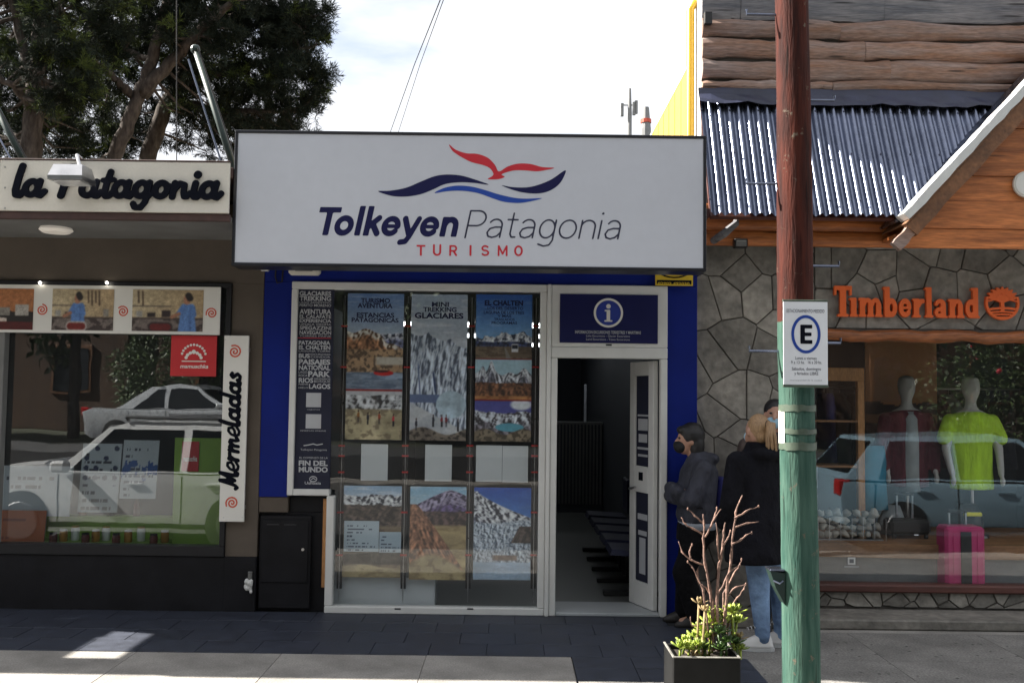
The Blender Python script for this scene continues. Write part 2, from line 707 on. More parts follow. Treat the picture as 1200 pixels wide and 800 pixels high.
M('letter_black', (.004, .005, .010), .8, spec=.1, var=.1)
M('red_trim', (.055, .028, .024), .7, var=.3, scale=9)
M('spiral_red', (.55, .07, .03), .5, var=.05)
M('white_board', (.68, .665, .62), .45, var=.04, scale=2)
M('blue_wall', (.002, .012, .16), .6, spec=.2, var=.14, scale=2.2, bump=.05, bscale=80, fine=.06)
M('white_frame', (.60, .60, .58), .38, var=.05, scale=5)
M('sign_white', (.53, .55, .60), .4, var=.03, scale=1.2, fine=.015, bscale=14)
M('sign_bright', (.78, .79, .81), .4, var=.04, scale=4)
M('dry_leaf', (.26, .19, .09), .8, var=.4, scale=20)
M('sign_black', (.012, .013, .018), .35, var=.1)
M('navy', (.010, .011, .060), .5, spec=.2, var=.04)
M('royal', (.012, .055, .32), .4, var=.04)
M('logo_red', (.52, .02, .035), .4, var=.04)
M('thin_ink', (.028, .03, .06), .4, var=.04)
M('dark_poster', (.020, .022, .040), .6, spec=.2, var=.1)
M('grey_ink', (.40, .41, .43), .5, var=.05)
M('pale_paper', (.52, .55, .57), .6, var=.03)
M('info_blue', (.006, .008, .065), .5, spec=.25, var=.04)
M('info_mid', (.02, .04, .26), .35, var=.04)
M('clip_red', (.4, .02, .02), .4)
M('steel', (.45, .45, .46), .3, metal=1, var=.1)
M('galvanised', (.17, .19, .25), .27, metal=.95, var=.2, scale=3, fine=.08, bscale=25)
M('navy_flashing', (.022, .026, .055), .5, var=.3, scale=4, bump=.2, bscale=10)
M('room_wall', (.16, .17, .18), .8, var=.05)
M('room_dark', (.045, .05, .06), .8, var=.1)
M('room_ceiling', (.2, .2, .2), .9, var=.03)
M('room_floor', (.12, .125, .12), .4, var=.1, scale=2)
M('marble', (.36, .38, .39), .4, var=.08, scale=3)
M('old_log', (.42, .20, .105), .8, var=.45, scale=2.2, col2=(.19, .15, .135), stretch=(.6, 3, 5), bump=.35, bscale=22, rnd=.18, fine=.3, knots=2.6)
M('grey_log', (.13, .135, .155), .85, var=.3, scale=4, col2=(.17, .16, .16), stretch=(.5, 3, 6), bump=.35, bscale=22, fine=.25, knots=2.2)
M('orange_plank', (.32, .095, .024), .5, var=.28, scale=4, col2=(.42, .14, .04), stretch=(.5, 3, 5), bump=.2, bscale=20, rnd=.2, fine=.22, knots=2.0)
M('lintel_wood', (.27, .09, .03), .45, var=.35, scale=5, stretch=(.5, 3, 5), bump=.25, bscale=20, fine=.25)
M('barge_wood', (.17, .075, .032), .6, var=.3, scale=5, stretch=(1.5, 2, 1.5), bump=.3, bscale=25, fine=.25)
M('stone_face', (.215, .198, .172), .8, var=.3, scale=3.5, bump=.6, bscale=16, rnd=.3, fine=.25, bdist=.015)
M('mortar', (.085, .074, .064), .9, var=.2, bump=.3)
M('sill_red', (.09, .03, .022), .6, var=.3, scale=5, stretch=(.5, 2, 4), bump=.2, bscale=20)
M('store_orange', (.72, .12, .022), .4, var=.05)
M('yellow_wall', (.55, .33, .045), .75, var=.12, scale=2, fine=.06)
M('yellow_pipe', (.55, .32, .015), .4, var=.06)
M('white_paint', (.62, .62, .60), .5, var=.08)
M('black_plastic', (.015, .015, .016), .4, var=.2)
M('green_steel', (.012, .03, .025), .5, var=.2)
M('bark', (.052, .043, .037), .95, spec=.1, var=.4, scale=9, col2=(.075, .064, .056), stretch=(1, 1, .3), bump=.8, bscale=24, fine=.3)
M('needle_shaded', (.012, .019, .012), .85, spec=.1, var=.5, scale=1.6, col2=(.022, .029, .021))
M('needle_sunlit', (.075, .11, .03), .8, spec=.1, var=.4, scale=2.2, col2=(.075, .10, .03))  # brighter copy that paints the sunlit needles
M('leaf_dark', (.03, .055, .02), .5, var=.5, scale=3, col2=(.06, .09, .03))
M('twig', (.17, .095, .075), .8, var=.5, scale=26, col2=(.22, .13, .10), bump=.6, bscale=60, fine=.3)
M('succulent', (.16, .25, .025), .5, var=.45, scale=14, col2=(.30, .36, .05))
M('succulent_dark', (.05, .10, .02), .45, var=.4, scale=18)
M('soil', (.03, .022, .016), .95, var=.3, bump=.5)
M('planter_black', (.009, .009, .009), .7, spec=.2, var=.35, scale=8, bump=.1)
M('planter_rim', (.20, .19, .17), .8, var=.4, scale=12)
M('tape', (.07, .095, .068), .5, var=.3, scale=12)
M('skin', (.42, .23, .16), .5, var=.06)
M('hair_black', (.010, .009, .010), .45, var=.3, scale=20, stretch=(8, 8, 1), bump=.3)
M('hair_blond', (.30, .185, .095), .45, var=.35, scale=26, stretch=(6, 6, .6), bump=.5, bscale=50)
M('mask_black', (.008, .008, .009), .8)
M('mask_blue', (.30, .48, .60), .8)
M('jacket_slate', (.028, .030, .044), .75, var=.3, scale=6, bump=1.0, bscale=9, bdist=.05, stretch=(1, 1, .7), fine=.25)
M('jacket_brown', (.05, .035, .03), .75, var=.3, scale=6, bump=1.0, bscale=9, bdist=.05, stretch=(1, 1, .7), fine=.25)
M('coat_black', (.006, .006, .009), .9, spec=.15, var=.3, scale=6, bump=1.0, bscale=9, bdist=.05, stretch=(1, 1, .7), fine=.25)
M('trousers_black', (.005, .005, .006), .9, spec=.15, var=.3, bump=1.0, bscale=9, bdist=.04)
M('jeans', (.115, .19, .33), .85, var=.3, scale=5, col2=(.16, .25, .40), bump=.8, bscale=14, bdist=.03, fine=.2)
M('shirt_grey', (.28, .31, .36), .8)
M('sneaker', (.62, .61, .60), .6, var=.06)
M('sole', (.50, .50, .50), .6)
M('dark_shoe', (.02, .017, .016), .6)
M('pack_blue', (.012, .014, .11), .7, var=.2, bump=.2)
M('tyre', (.012, .012, .012), .8)
M('rim_metal', (.12, .12, .125), .4, metal=.6)
M('car_white', (.68, .69, .70), .25, var=.02, coat=.6)
M('car_silver', (.50, .52, .54), .28, metal=.3, var=.02, coat=.6)
M('car_blue', (.30, .45, .56), .25, metal=.2, var=.02, coat=.6)
M('car_glass', (.008, .010, .012), .05, var=.0)
M('lamp_red', (.4, .01, .01), .2)
M('lamp_clear', (.6, .6, .6), .15)
M('lime', (.20, .34, .035), .6, var=.08)
M('sticker_red', (.48, .018, .022), .5, var=.06)
M('lid_gold', (.45, .30, .06), .35, metal=.6)
M('jam', (.10, .012, .01), .25)
M('jam_amber', (.35, .16, .02), .25)
M('orange_board', (.32, .10, .04), .6, var=.15)
M('manikin', (.44, .43, .41), .55, var=.06)
M('burgundy', (.095, .010, .022), .8, var=.3, bump=1.0, bscale=8, bdist=.05, stretch=(1.6, 1, .5))
M('tee_grey', (.30, .33, .34), .8, var=.15)
M('tee_lime', (.40, .64, .025), .8, var=.2, bump=1.0, bscale=7, bdist=.05, stretch=(1.6, 1, .5))
M('turquoise', (.01, .19, .30), .7, var=.15, bump=.2, bscale=12)
M('rack_wood', (.42, .20, .07), .6, var=.25, scale=4, stretch=(2, 2, .4), fine=.2)
M('shelf_wood', (.28, .14, .065), .6, var=.3, scale=4, stretch=(.4, 2, 3), fine=.2)
M('pale_stone', (.36, .34, .30), .8, var=.25, scale=8, bump=.3, rnd=.25)
M('pink', (.50, .035, .16), .4, var=.05)
M('hi_yellow', (.75, .70, .02), .5)
M('display_grey', (.15, .155, .16), .6, var=.1, fine=.05)
M('chair_blue', (.022, .026, .065), .5, var=.2)
M('slat_grey', (.12, .12, .12), .5)
M('mast_grey', (.2, .2, .2), .6)
M('yellow_plaque', (.62, .42, .02), .5, var=.08)
M('far_wood', (.10, .06, .04), .8, var=.3, scale=2, stretch=(1, 1, .2))
M('rose_red', (.5, .02, .04), .5)
M('cable', (.01, .01, .01), .6)
glass_mat('shop_glass', (.95, .96, .96), r0=.035, dirt=.008)
glass_mat('jam_glass', (.85, .88, .89), r0=.09, dirt=.012)
glass_mat('store_glass', (.95, .96, .96), r0=.04, dirt=.008)
emit_mat('led', (.92, .97, 1.0), 1.4)
emit_mat('spot_lit', (1.0, .93, .8), 4.0)
emit_mat('soffit_lit', (.78, .72, .64), .05)

# ------------------------------------------------------------------ ground, road, pavement
struct(MB().box(-250, 250, -250, 250, -.6, -.3, 0).build('ground', 'ground'))
struct(MB().box(-120, 120, -11.6, -3.32, -.29, -.13, 0).build('road', 'asphalt'))
struct(MB().box(-60, 60, -2.95, 9, -.28, -.012, 0).build('pavement', 'concrete'))
kb = struct(MB().box(-60, 60, -3.315, -2.955, -.28, -.03, 0).build('kerb', 'kerb'))
for i in range(26):
    MB().box(-13 + i, -12.008 + i, -3.32, -2.95, -.12, 0, .015).build('kerb_stone', 'kerb', kb)
struct(MB().box(-60, 60, -16, -11.61, -.28, -.01, 0).build('far_pavement', 'concrete'))
# slabs of the pavement: light concrete flags and the dark slate tile border along the shops
pav = bpy.data.objects['pavement']
X_STEP = atz(672, 778).x
Y_T = atz(300, 765).y                              # outer edge of the slate border
Y_B = atz(730, 798).y
tile_me = MB().box(-.4965, .4965, -.4965, .4965, -.010, .004, .004).mesh('tile')
tile_me.materials.append(MATS['slate_tile'])
MB().box(-10, 1.60, Y_T, .10, -.0115, -.004, 0).build('tile_bed', 'tile_joint', pav)
MB().box(X_STEP, 1.60, Y_B, Y_T - .001, -.0115, -.004, 0).build('tile_bed', 'tile_joint', pav)


def tile(x, y, sx, sy):
    o = bpy.data.objects.new('tile', tile_me)
    COL.objects.link(o)
    o.location = (x, y, random.uniform(-.0010, .0010))
    o.scale = (sx, sy, 1)
    o.rotation_euler = (random.uniform(-.003, .003), random.uniform(-.003, .003), 0)
    o.parent = pav


th = -Y_T / 4
for r in range(4):
    x = -5.75 + (r % 2) * .2
    while x < 1.42:
        tile(x, -th * (r + .5), .4, th)
        x += .4
th = (Y_T - Y_B) / 2
x = X_STEP + .2
while x < 1.5:
    tile(x, Y_T - th * .5, .4, th)
    tile(x, Y_T - th * 1.5, .4, th)
    x += .4
flag_me = MB().box(-.4935, .4935, -.400, .400, -.008, .001, .002).mesh('flagstone')
flag_me.materials.append(MATS['concrete'])


flag_dk = flag_me.copy()
flag_dk.materials[0] = MATS['concrete_dark']


def flag(x, y, sx=1.0, sy=1.0):
    o = bpy.data.objects.new('flagstone', flag_dk if x > 1.6 else flag_me)
    COL.objects.link(o)
    o.location = (x, y, random.uniform(-.001, .001))
    o.scale = (sx, sy, 1)
    o.parent = pav


x = X_STEP - .5
while x > -7:
    flag(x, Y_T - .402)
    flag(x - .2, Y_T - 1.205)
    x -= .99
for k in range(7):
    flag(2.10 + k * .99, Y_T - 1.205)
    flag(2.10 + k * .99, Y_T - .402)
    flag(2.10 + k * .99, Y_T + .401)
flag(X_STEP + .5, Y_B - .402)
flag(X_STEP + 1.2, Y_B - .402, .4)

# ------------------------------------------------------------------ jam shop on the left (Y = 0 plane)
XL = -6.22
x_pier = at(305, 500, 0).x
jam = thing('jam_shop', 'brown single-storey shop with cream fascia and dark framed display window', 'shop', (-4.2, 0, 0))
x_wr = at(268, 490, 0).x                           # window opening right edge
z_wt, z_wb = at(130, 330, 0).z, at(130, 650, 0).z
z_sof = at(130, 257, -.9).z
z_fas = at(130, 190, -.92).z
MB().box(XL, x_pier, 0, .22, z_wt, z_sof + .3, .003).build('wall', 'brown_plaster', jam)
z_pb = at(285, 652, 0).z
MB().box(x_wr, x_pier, 0, .22, z_pb, z_wt - .0005, .003).build('pier', 'brown_plaster', jam)
MB().box(XL, x_pier, -.012, .22, 0, z_wb, .004).build('plinth', 'black_plinth', jam)
MB().box(x_wr + .002, x_pier - .004, -.016, .2, 0, z_pb, .004).build('plinth', 'black_plinth', jam)
x_fr = at(270, 225, -.92).x
MB().box(XL, x_fr, -.88, -.001, z_sof, z_sof + .03, .002).build('soffit', 'soffit', jam)
MB().box(XL, x_fr, -.88, 7, z_fas - .10, z_fas - .02, .003).build('roof', 'red_trim', jam)
MB().box(XL, x_fr, -.93, -.881, z_sof - .008, z_sof + .045, .004).build('trim', 'red_trim', jam)
# room
MB().box(XL, x_pier - .03, 3.4, 3.5, 0, z_fas - .1, 0).build('back_wall', 'room_dark', jam)
MB().box(XL, XL + .15, .221, 3.4, 0, z_fas - .1, 0).build('side_wall', 'room_dark', jam)
MB().box(x_pier - .15, x_pier - .02, .221, 3.4, 0, z_fas - .1, 0).build('side_wall', 'room_dark', jam)
MB().box(XL + .15, x_pier - .15, .221, 3.4, -.01, .02, 0).build('room_floor', 'room_floor', jam)
MB().box(XL + .15, x_pier - .15, .221, 3.4, z_wt + .12, z_wt + .2, 0).build('room_ceiling', 'room_dark', jam)
# window frame and panes
wf = MB()
fx1 = at(262, 490, 0).x
fz0, fz1 = at(130, 638, 0).z, at(130, 336, 0).z
MB().box(XL + .1, x_wr, -.03, .10, fz1, z_wt - .001, .004).build('frame_bar', 'dark_frame', jam)
MB().box(XL + .1, x_wr, -.03, .10, z_wb + .001, fz0, .004).build('frame_bar', 'dark_frame', jam)
MB().box(fx1, x_wr, -.028, .10, fz0 + .001, fz1 - .001, .004).build('frame_bar', 'dark_frame', jam)
xm = at(1, 500, 0).x
MB().box(xm - .05, xm + .012, -.02, .06, fz0 + .001, fz1 - .001, .004).build('mullion', 'soffit', jam)  # added grey bar in place of a pale reflected strip
gp = MB().box(xm + .013, fx1 - .001, .02, .028, fz0 + .001, fz1 - .001, 0)
gp.v = [(v[0], v[1] + .022 - .022 * (v[0] - (xm + fx1) / 2), v[2]) for v in gp.v]      # the pane sits slightly askew in its frame
gp.build('pane', 'jam_glass', jam)
MB().box(XL + .2, xm - .051, .02, .028, fz0 + .001, fz1 - .001, 0).build('pane', 'jam_glass', jam)
xs_ = at(115, 500, 0).x
hs_ = thing('drain_rag', 'crumpled white plastic stuffed in a pipe end on the pier plinth', 'rag', at(291, 698, -.03))
q = at(291, 686, -.04)
rg_ = MB()
rr_ = random.Random(3)
for k in range(9):
    rg_.ball((q.x + rr_.uniform(-.022, .022), -.035 + rr_.uniform(-.012, .008), q.z + rr_.uniform(-.06, .05)), (rr_.uniform(.012, .024), .016, rr_.uniform(.014, .03)), 8, 6)
remesh('plastic', rg_, .007, 'white_paint', hs_, 2)
MB().tube([(q.x + .005, -.015, q.z + .045), (q.x + .008, -.025, q.z + .11)], .018, 10).build('pipe', 'soffit', hs_)
# fascia sign
fas = thing('fascia_sign', 'long cream shop fascia board with raised black script letters', 'sign', (-4.2, -.92, z_sof))
MB().box(XL, at(-2, 220, -.95).x, -.952, -.9305, z_sof + .046, z_fas, .004).build('board', 'cream_board', fas)
MB().box(at(-1, 220, -.95).x, x_fr, -.952, -.9305, z_sof + .046, z_fas, .004).build('board', 'cream_board', fas)
MB().box(XL, x_fr, -.957, -.92, z_fas + .001, z_fas + .012, .003).build('top_edge', 'red_trim', fas)

GL = {
 'l': ([('s', [(.34, 1.72), (.25, 1.1), (.2, .4), (.28, .12), (.5, .1), (.66, .3)], .32)], .62),
 'a': ([('s', arc(.45, .5, .34, .38, 30, 390), .30), ('s', [(.86, .9), (.8, .4), (.86, .13), (1.02, .1), (1.2, .32)], .30)], 1.14),
 'P': ([('s', [(.42, 1.55), (.36, .8), (.26, .1)], .34), ('s', [(.02, 1.35), (.2, 1.62), (.6, 1.72), (1.02, 1.62), (1.12, 1.25), (.9, .9), (.5, .78)], .28)], 1.22),
 't': ([('s', [(.40, 1.45), (.30, .8), (.26, .3), (.36, .1), (.55, .12), (.7, .3)], .30), ('s', [(.06, .98), (.66, 1.02)], .24)], .66),
 'g': ([('s', arc(.45, .5, .34, .38, 30, 390), .30), ('s', [(.86, .9), (.84, .3), (.80, -.2), (.6, -.52), (.28, -.5), (.16, -.3)], .28), ('s', [(.84, 0), (1.15, .3)], .2)], 1.1),
 'o': ([('s', arc(.45, .5, .34, .38, 0, 360), .31), ('s', [(.75, .8), (1.0, .72)], .18)], .94),
 'n': ([('s', [(.22, .88), (.2, .1)], .30), ('s', [(.25, .5), (.5, .86), (.76, .78), (.78, .35), (.86, .12), (1.0, .12), (1.14, .32)], .28)], 1.1),
 'i': ([('s', [(.25, .88), (.22, .35), (.3, .12), (.46, .12), (.6, .32)], .31), ('c', .28, 1.36, .19)], .56),
 'M': ([('s', [(.0, .25), (.14, .1), (.3, .3), (.42, 1.0), (.5, 1.6)], .26), ('s', [(.52, 1.6), (.62, .9), (.72, .35)], .30), ('s', [(.74, .35), (.95, 1.0), (1.15, 1.6)], .24), ('s', [(1.17, 1.6), (1.14, .5), (1.2, .15), (1.34, .1), (1.48, .3)], .30)], 1.44),
 'e': ([('s', [(.20, .42), (.55, .46), (.80, .66), (.70, .98), (.44, 1.0), (.20, .76), (.12, .4), (.26, .10), (.55, .04), (.92, .3)], .205)], .86),
 'r': ([('s', [(.22, .88), (.2, .1)], .30), ('s', [(.24, .45), (.45, .82), (.72, .84)], .28)], .74),
 'm': ([('s', [(.22, .88), (.2, .1)], .28), ('s', [(.25, .5), (.48, .86), (.66, .78), (.66, .1)], .26), ('s', [(.7, .5), (.92, .86), (1.12, .78), (1.12, .35), (1.2, .12), (1.46, .32)], .26)], 1.42),
 'd': ([('s', arc(.45, .5, .34, .38, 30, 390), .30), ('s', [(.98, 1.7), (.88, .9), (.82, .4), (.88, .13), (1.02, .1), (1.2, .32)], .30)], 1.16),
 's': ([('s', [(.62, .8), (.42, .9), (.25, .74), (.45, .52), (.62, .32), (.45, .1), (.16, .14)], .26)], .72),
}


def script(word, o, ux, vy, k, out, parent, shear=.16, depth=.02, res=.07, gap=1.0, fat=1.14):
    """raised brush-script letters; o origin, ux/vy unit vectors in the sign plane, k metres per x-height"""
    x = 0
    for li, ch in enumerate(word):
        if ch == ' ':
            x += .75
            continue
        pr, wd = GL[ch]
        fn = lambda u, v, d, x=x, li=li: tuple(o + ux * ((x + u + shear * v) * k) + vy * (v * k) + out * (depth + .0012 * (li % 2) - d))
        mobj('letter', field_mesh([(q[0], q[1], q[2] * fat) if q[0] == 's' else (q[0], q[1], q[2], q[3] * 1.15) for q in pr], res, fn, depth), 'letter_black', parent)
        x += wd * gap
    return x


p0, p1 = at(13, 229, -.955), at(259, 236, -.955)
width_u = sum(.75 if c == ' ' else GL[c][1] for c in 'la Patagonia') + .1
kk = (p1.x - p0.x) / width_u
zb_ = at(20, 231, -.955).z
script('la Patagonia', Vector((p0.x, -.953, zb_)), Vector((1, 0, 0)), Vector((0, 0, 1)), kk, Vector((0, -1, 0)), fas)
sb = MB()
for i in range(3):
    c = at(6, 194 + 24 * i + 2, -.953)
    sb.tube([(c.x, -.953, c.z), (c.x, -.957, c.z)], .006, 8)
sb.build('screw_row', 'steel', fas)

# floodlight over the fascia
fl = thing('floodlight', 'small silver floodlight hanging in front of the script fascia', 'lamp', at(83, 203, -1.15))
c = at(83, 204, -1.18)
a0, a1 = at(62, 204, -1.18).x, at(102, 204, -1.18).x
zt, zl = at(83, 194, -1.18).z, at(83, 213, -1.18).z
hb = MB()
hb.add([(a0 + .02, -1.22, zt), (a1 - .02, -1.22, zt), (a1 - .02, -1.06, zt), (a0 + .02, -1.06, zt),
        (a0, -1.26, zl + .03), (a1, -1.26, zl + .03), (a1, -1.03, zl + .03), (a0, -1.03, zl + .03),
        (a0, -1.26, zl), (a1, -1.26, zl), (a1, -1.03, zl), (a0, -1.03, zl)],
       [(3, 2, 1, 0), (0, 1, 5, 4), (1, 2, 6, 5), (2, 3, 7, 6), (3, 0, 4, 7), (4, 5, 9, 8), (5, 6, 10, 9), (6, 7, 11, 10), (7, 4, 8, 11), (8, 9, 10, 11)])
hb.build('housing', 'steel', fl)
MB().box(a0 + .02, a1 - .02, -1.24, -1.05, zl - .006, zl - .001, .002).build('lens', 'lamp_clear', fl)
ac = at(90, 191, -1.0)
MB().tube([(ac.x, -.94, z_fas + .02), (ac.x, -1.0, z_fas + .03), (c.x + .03, -1.1, zt - .005)], .012, 8).build('arm', 'steel', fl)

# soffit lamp
q = at(65, 288, -.5)
MB().loft([(q.x, -.5, z_sof - .001, .115, .115, 0), (q.x, -.5, z_sof - .02, .125, .125, 0), (q.x, -.5, z_sof - .04, .10, .10, 0)], 28).build('soffit_lamp', 'soffit_lit')
tag(bpy.data.objects['soffit_lamp'], 'round flat ceiling lamp under the jam shop canopy', 'lamp')

# photo banner across the window head
ban = thing('photo_banner', 'white banner of kitchen photographs and red spirals across window head', 'banner', at(130, 362, -.02))
bz1, bz0 = at(130, 335, -.02).z, at(130, 391, -.02).z
bx1 = at(259, 362, -.02).x
MB().box(XL + .3, bx1, -.040, -.031, bz0, bz1, .002).build('board', 'white_board', ban)


def spiral(px, py, Y, r, parent, ph=0):
    c = at(px, py, Y)
    pts = [(t * .036 * math.cos(t * .5 + ph), t * .036 * math.sin(t * .5 + ph)) for t in range(3, 29)]
    fn = lambda u, v, d: (c.x + u * r, Y, c.z + v * r)
    mobj('spiral', field_mesh([('s', pts, .24)], .07, fn, 0), 'spiral_red', parent)


for i, (px, py) in enumerate(((49, 363), (144, 365), (248, 367))):
    spiral(px, py, -.0415, .046, ban, i * 1.0)


def kitchen1(u, v):
    im = np.ones(u.shape + (3,)) * C(.62, .40, .25)
    im = mixc(im, (v > .72) * 1., C(.25, .10, .09))
    im = mixc(im, (v > .5 + .1 * fbm(u * 8, v * 8, 3)) * 1., C(.13, .11, .10))
    im = mixc(im, ((np.abs(u - .78) < .13) & (v > .38) & (v < .66)) * 1., C(.62, .60, .57))
    im = mixc(im, ((np.abs(u - .45) < .10) & (v > .46) & (v < .66)) * 1., C(.5, .48, .45))
    im = mixc(im, (np.abs(v - .72 - .12 * u) < .06) * (u < .5), C(.75, .7, .66))
    return mixc(im, (v > .8) * 1., C(.30, .08, .07))


def seg_d(u, v, p, q, asp):
    ax, ay, bx, by = p[0] * asp, p[1], q[0] * asp, q[1]
    dx, dy = bx - ax, by - ay
    t = np.clip(((u * asp - ax) * dx + (v - ay) * dy) / (dx * dx + dy * dy), 0, 1)
    return np.hypot(u * asp - ax - t * dx, v - ay - t * dy)


def cook(side):
    A_ = 1.6
    def soft(d, r):
        return np.clip((r - d) / .03 + .5, 0, 1)
    def f(u, v):
        n = fbm(u * 7, v * 7, 9)
        im = np.ones(u.shape + (3,)) * (C(.70, .64, .52) * (1 - .35 * u[..., None]) + C(.52, .38, .24) * (.35 * u[..., None]))
        im = im * (.88 + .24 * n)[..., None]
        for k, x in enumerate((.58, .64, .70, .76) if side < .6 else (.08, .14)):      # hanging utensils
            im = mixc(im, soft(seg_d(u, v, (x, .05), (x + .01, .32 + .06 * (k % 2)), A_), .018), C(.28, .22, .18))
        im = mixc(im, soft(np.abs(v - .40), .012) * (u < .55), C(.30, .27, .25))                # shelf
        im = mixc(im, np.clip((v - .66) / .03, 0, 1), C(.24, .20, .19))                         # worktop
        im = mixc(im, np.clip((v - .70) / .02, 0, 1) * (n > .5), C(.42, .38, .36))
        for (px_, w_, h_, c_) in ((.10, .07, .14, C(.55, .54, .52)), (.27, .09, .10, C(.16, .13, .13)), (.88, .07, .18, C(.50, .48, .45)) if side < .6 else (.48, .10, .16, C(.18, .14, .14))):
            im = mixc(im, soft(np.maximum(np.abs(u - px_) * A_ - w_, np.abs(v - .66 + h_ / 2) - h_ / 2), .0), c_)
        body = np.maximum(np.abs(u - side) * A_ - (.13 + .12 * (v - .35)), .34 - v)
        im = mixc(im, soft(body, .0), C(.36, .50, .72) * .95)
        im = mixc(im, soft(np.maximum(np.abs(u - side - .04) * A_ - .02, .36 - v), .0) * .5, C(.22, .32, .52))
        h = (side - .22, .66)
        im = mixc(im, soft(seg_d(u, v, (side - .06, .42), (side - .12, .58), A_), .065), C(.33, .46, .68))
        im = mixc(im, soft(seg_d(u, v, (side - .12, .58), h, A_), .042), C(.60, .42, .33))
        im = mixc(im, soft(seg_d(u, v, (side + .07, .42), (side + .09, .60), A_), .06), C(.32, .45, .66))
        im = mixc(im, soft(seg_d(u, v, (side - .01, .20), (side - .01, .28), A_), .075), C(.62, .44, .35))
        im = mixc(im, soft(seg_d(u, v, (side + .01, .14), (side + .03, .20), A_), .075), C(.14, .12, .12))
        pot = seg_d(u, v, (.30, .90), (.50, .90), A_)
        im = mixc(im, soft(pot, .12), C(.62, .60, .58) if side < .6 else C(.20, .16, .16))
        return mixc(im, soft(pot, .08), C(.40, .12, .10) if side < .6 else C(.36, .10, .10))
    return f


for (a, b, fn) in ((-22, 39, kitchen1), (61, 133, cook(.42)), (155, 238, cook(.78))):
    print_panel('photograph', a, b, 338 + (a + 20) * .008, 386 + (a + 20) * .012, -.0445, fn, ban, .003, 2.0, 0.0, .22, 3)
for i, px in enumerate((47, 125)):
    q = at(px, 333, -.06)
    s = MB().ball((q.x, -.06, q.z + .012), .012, 10, 6).build('spot_lamp', 'spot_lit')
    tag(s, ('tiny lit spotlight above the left window photographs' if i == 0 else 'tiny lit spotlight above the middle cook photograph'), 'lamp')

# red square sticker on the pane
stk = thing('window_sticker', 'square red sticker with white emblem in upper corner of jam window', 'sticker', at(227, 417, .015))
q0, q1 = at(201, 393, .004), at(253, 441, .004)
MB().box(q0.x, q1.x, .004, .0075, q1.z, q0.z, 0).build('sheet', 'sticker_red', stk)
em = []
for i in range(11):
    a = math.radians(15 + 150 * i / 10)
    em.append(('c', .95 * math.cos(a), .95 * math.sin(a) - .2, .10))
for i in range(7):
    a = math.radians(10 + 160 * i / 6)
    em.append(('c', .6 * math.cos(a), .5 * math.sin(a) - .35, .13))
em += [('s', [(-.9, -.55), (.95, -.55)], .08), ('c', 0, .2, .16)]
qc = at(227, 415, .0028)
mobj('emblem', field_mesh(em, .05, lambda u, v, d: (qc.x + u * .105, .0028, qc.z + v * .105), 0), 'white_board', stk)
txt('mamuschka', 211, 244, 431, 426.5, .0028, 'white_board', stk, off=.02, shear=.2)

# vertical sign
vs = thing('vertical_sign', 'tall narrow white sign with Mermeladas in black script on brown pier', 'sign', at(274, 611, -.05))
v0, v1 = at(260, 500, -.05).x, at(289, 500, -.05).x
vz1, vz0 = at(274, 393, -.05).z, at(274, 611, -.05).z
MB().box(v0, v1, -.055, -.034, vz0, vz1, .003).build('board', 'white_board', vs)
for i in range(4):
    MB().box((v0, v1 - .03)[i % 2], (v0 + .03, v1)[i % 2], -.0335, .0, (vz0 + .1, vz1 - .13)[i // 2], (vz0 + .13, vz1 - .1)[i // 2], 0).build('bracket', 'steel', vs)
spiral(275, 412, -.0565, .054, vs, .6)
spiral(272, 589, -.0565, .052, vs, 2.2)
wu = sum(GL[c][1] for c in 'Mermeladas') + .1
zz0, zz1 = at(272, 573, -.055).z, at(272, 436, -.055).z
kv = (zz1 - zz0) / wu
xb = at(282, 500, -.055).x
script('Mermeladas', Vector((xb - .005, -.0551, zz0)), Vector((0, 0, 1)), Vector((-1, 0, 0)), kv, Vector((0, -1, 0)), vs, depth=.004)
sw = MB()
for (a, b) in ((264, 398), (262, 606), (284, 606)):
    q = at(a, b, -.055)
    sw.tube([(q.x, -.055, q.z), (q.x, -.058, q.z)], .004, 6)
sw.build('screw_row', 'steel', vs)

# display inside the jam shop window
shf = thing('display_shelf', 'lime green window shelf carrying jars in the jam shop', 'shelf', at(130, 640, .35))
s0, s1 = at(-60, 620, .5).x, at(205, 620, .5).x
sz = at(130, 632, .5).z
MB().box(s0, s1, .16, .7, sz - .03, sz, .004).build('top', 'lime', shf)
MB().box(s0, s1, .165, .69, .02, sz - .031, .002).build('front', 'lime', shf)
sz2 = at(130, 604, .6).z
MB().box(at(55, 620, .6).x, s1, .56, .7, sz, sz2, .004).build('riser', 'lime', shf)
lp = thing('lime_panel', 'upright lime green display panel beside the jam window edge', 'panel', at(230, 637, .4))
MB().box(at(203, 570, .4).x, at(262, 570, .4).x, .4, .43, .02, at(230, 513, .4).z, .004).build('board', 'lime', lp)
MB().box(at(213, 535, .39).x, at(233, 535, .39).x, .39, .396, at(223, 552, .39).z, at(223, 517, .39).z, .001).build('red_notice', 'sticker_red', lp)
txt('mamuschka', 215, 231, 540, 534, .388, 'white_board', lp, off=.02)


def board_text(bg, ink, rows, seed, dots=False):
    def f(u, v):
        im = np.ones(u.shape + (3,)) * bg
        r = np.floor(v * rows)
        inrow = (np.abs(v * rows - r - .5) < .2) & (u > .08) & (u < .55 + .35 * np.sin(r * 5 + seed)) & (r > 0)
        im = mixc(im, inrow * (fbm(u * 26, r * 3.1, seed, 2) > .45) * 1., ink)
        if dots:
            im = mixc(im, (((u * 4) % 1 - .5) ** 2 + ((v * 7) % 1 - .5) ** 2 < .07) * (v < .62) * (fbm(np.floor(u * 4), np.floor(v * 7), seed, 1) > .35), C(.12, .16, .30))
        return im
    return f


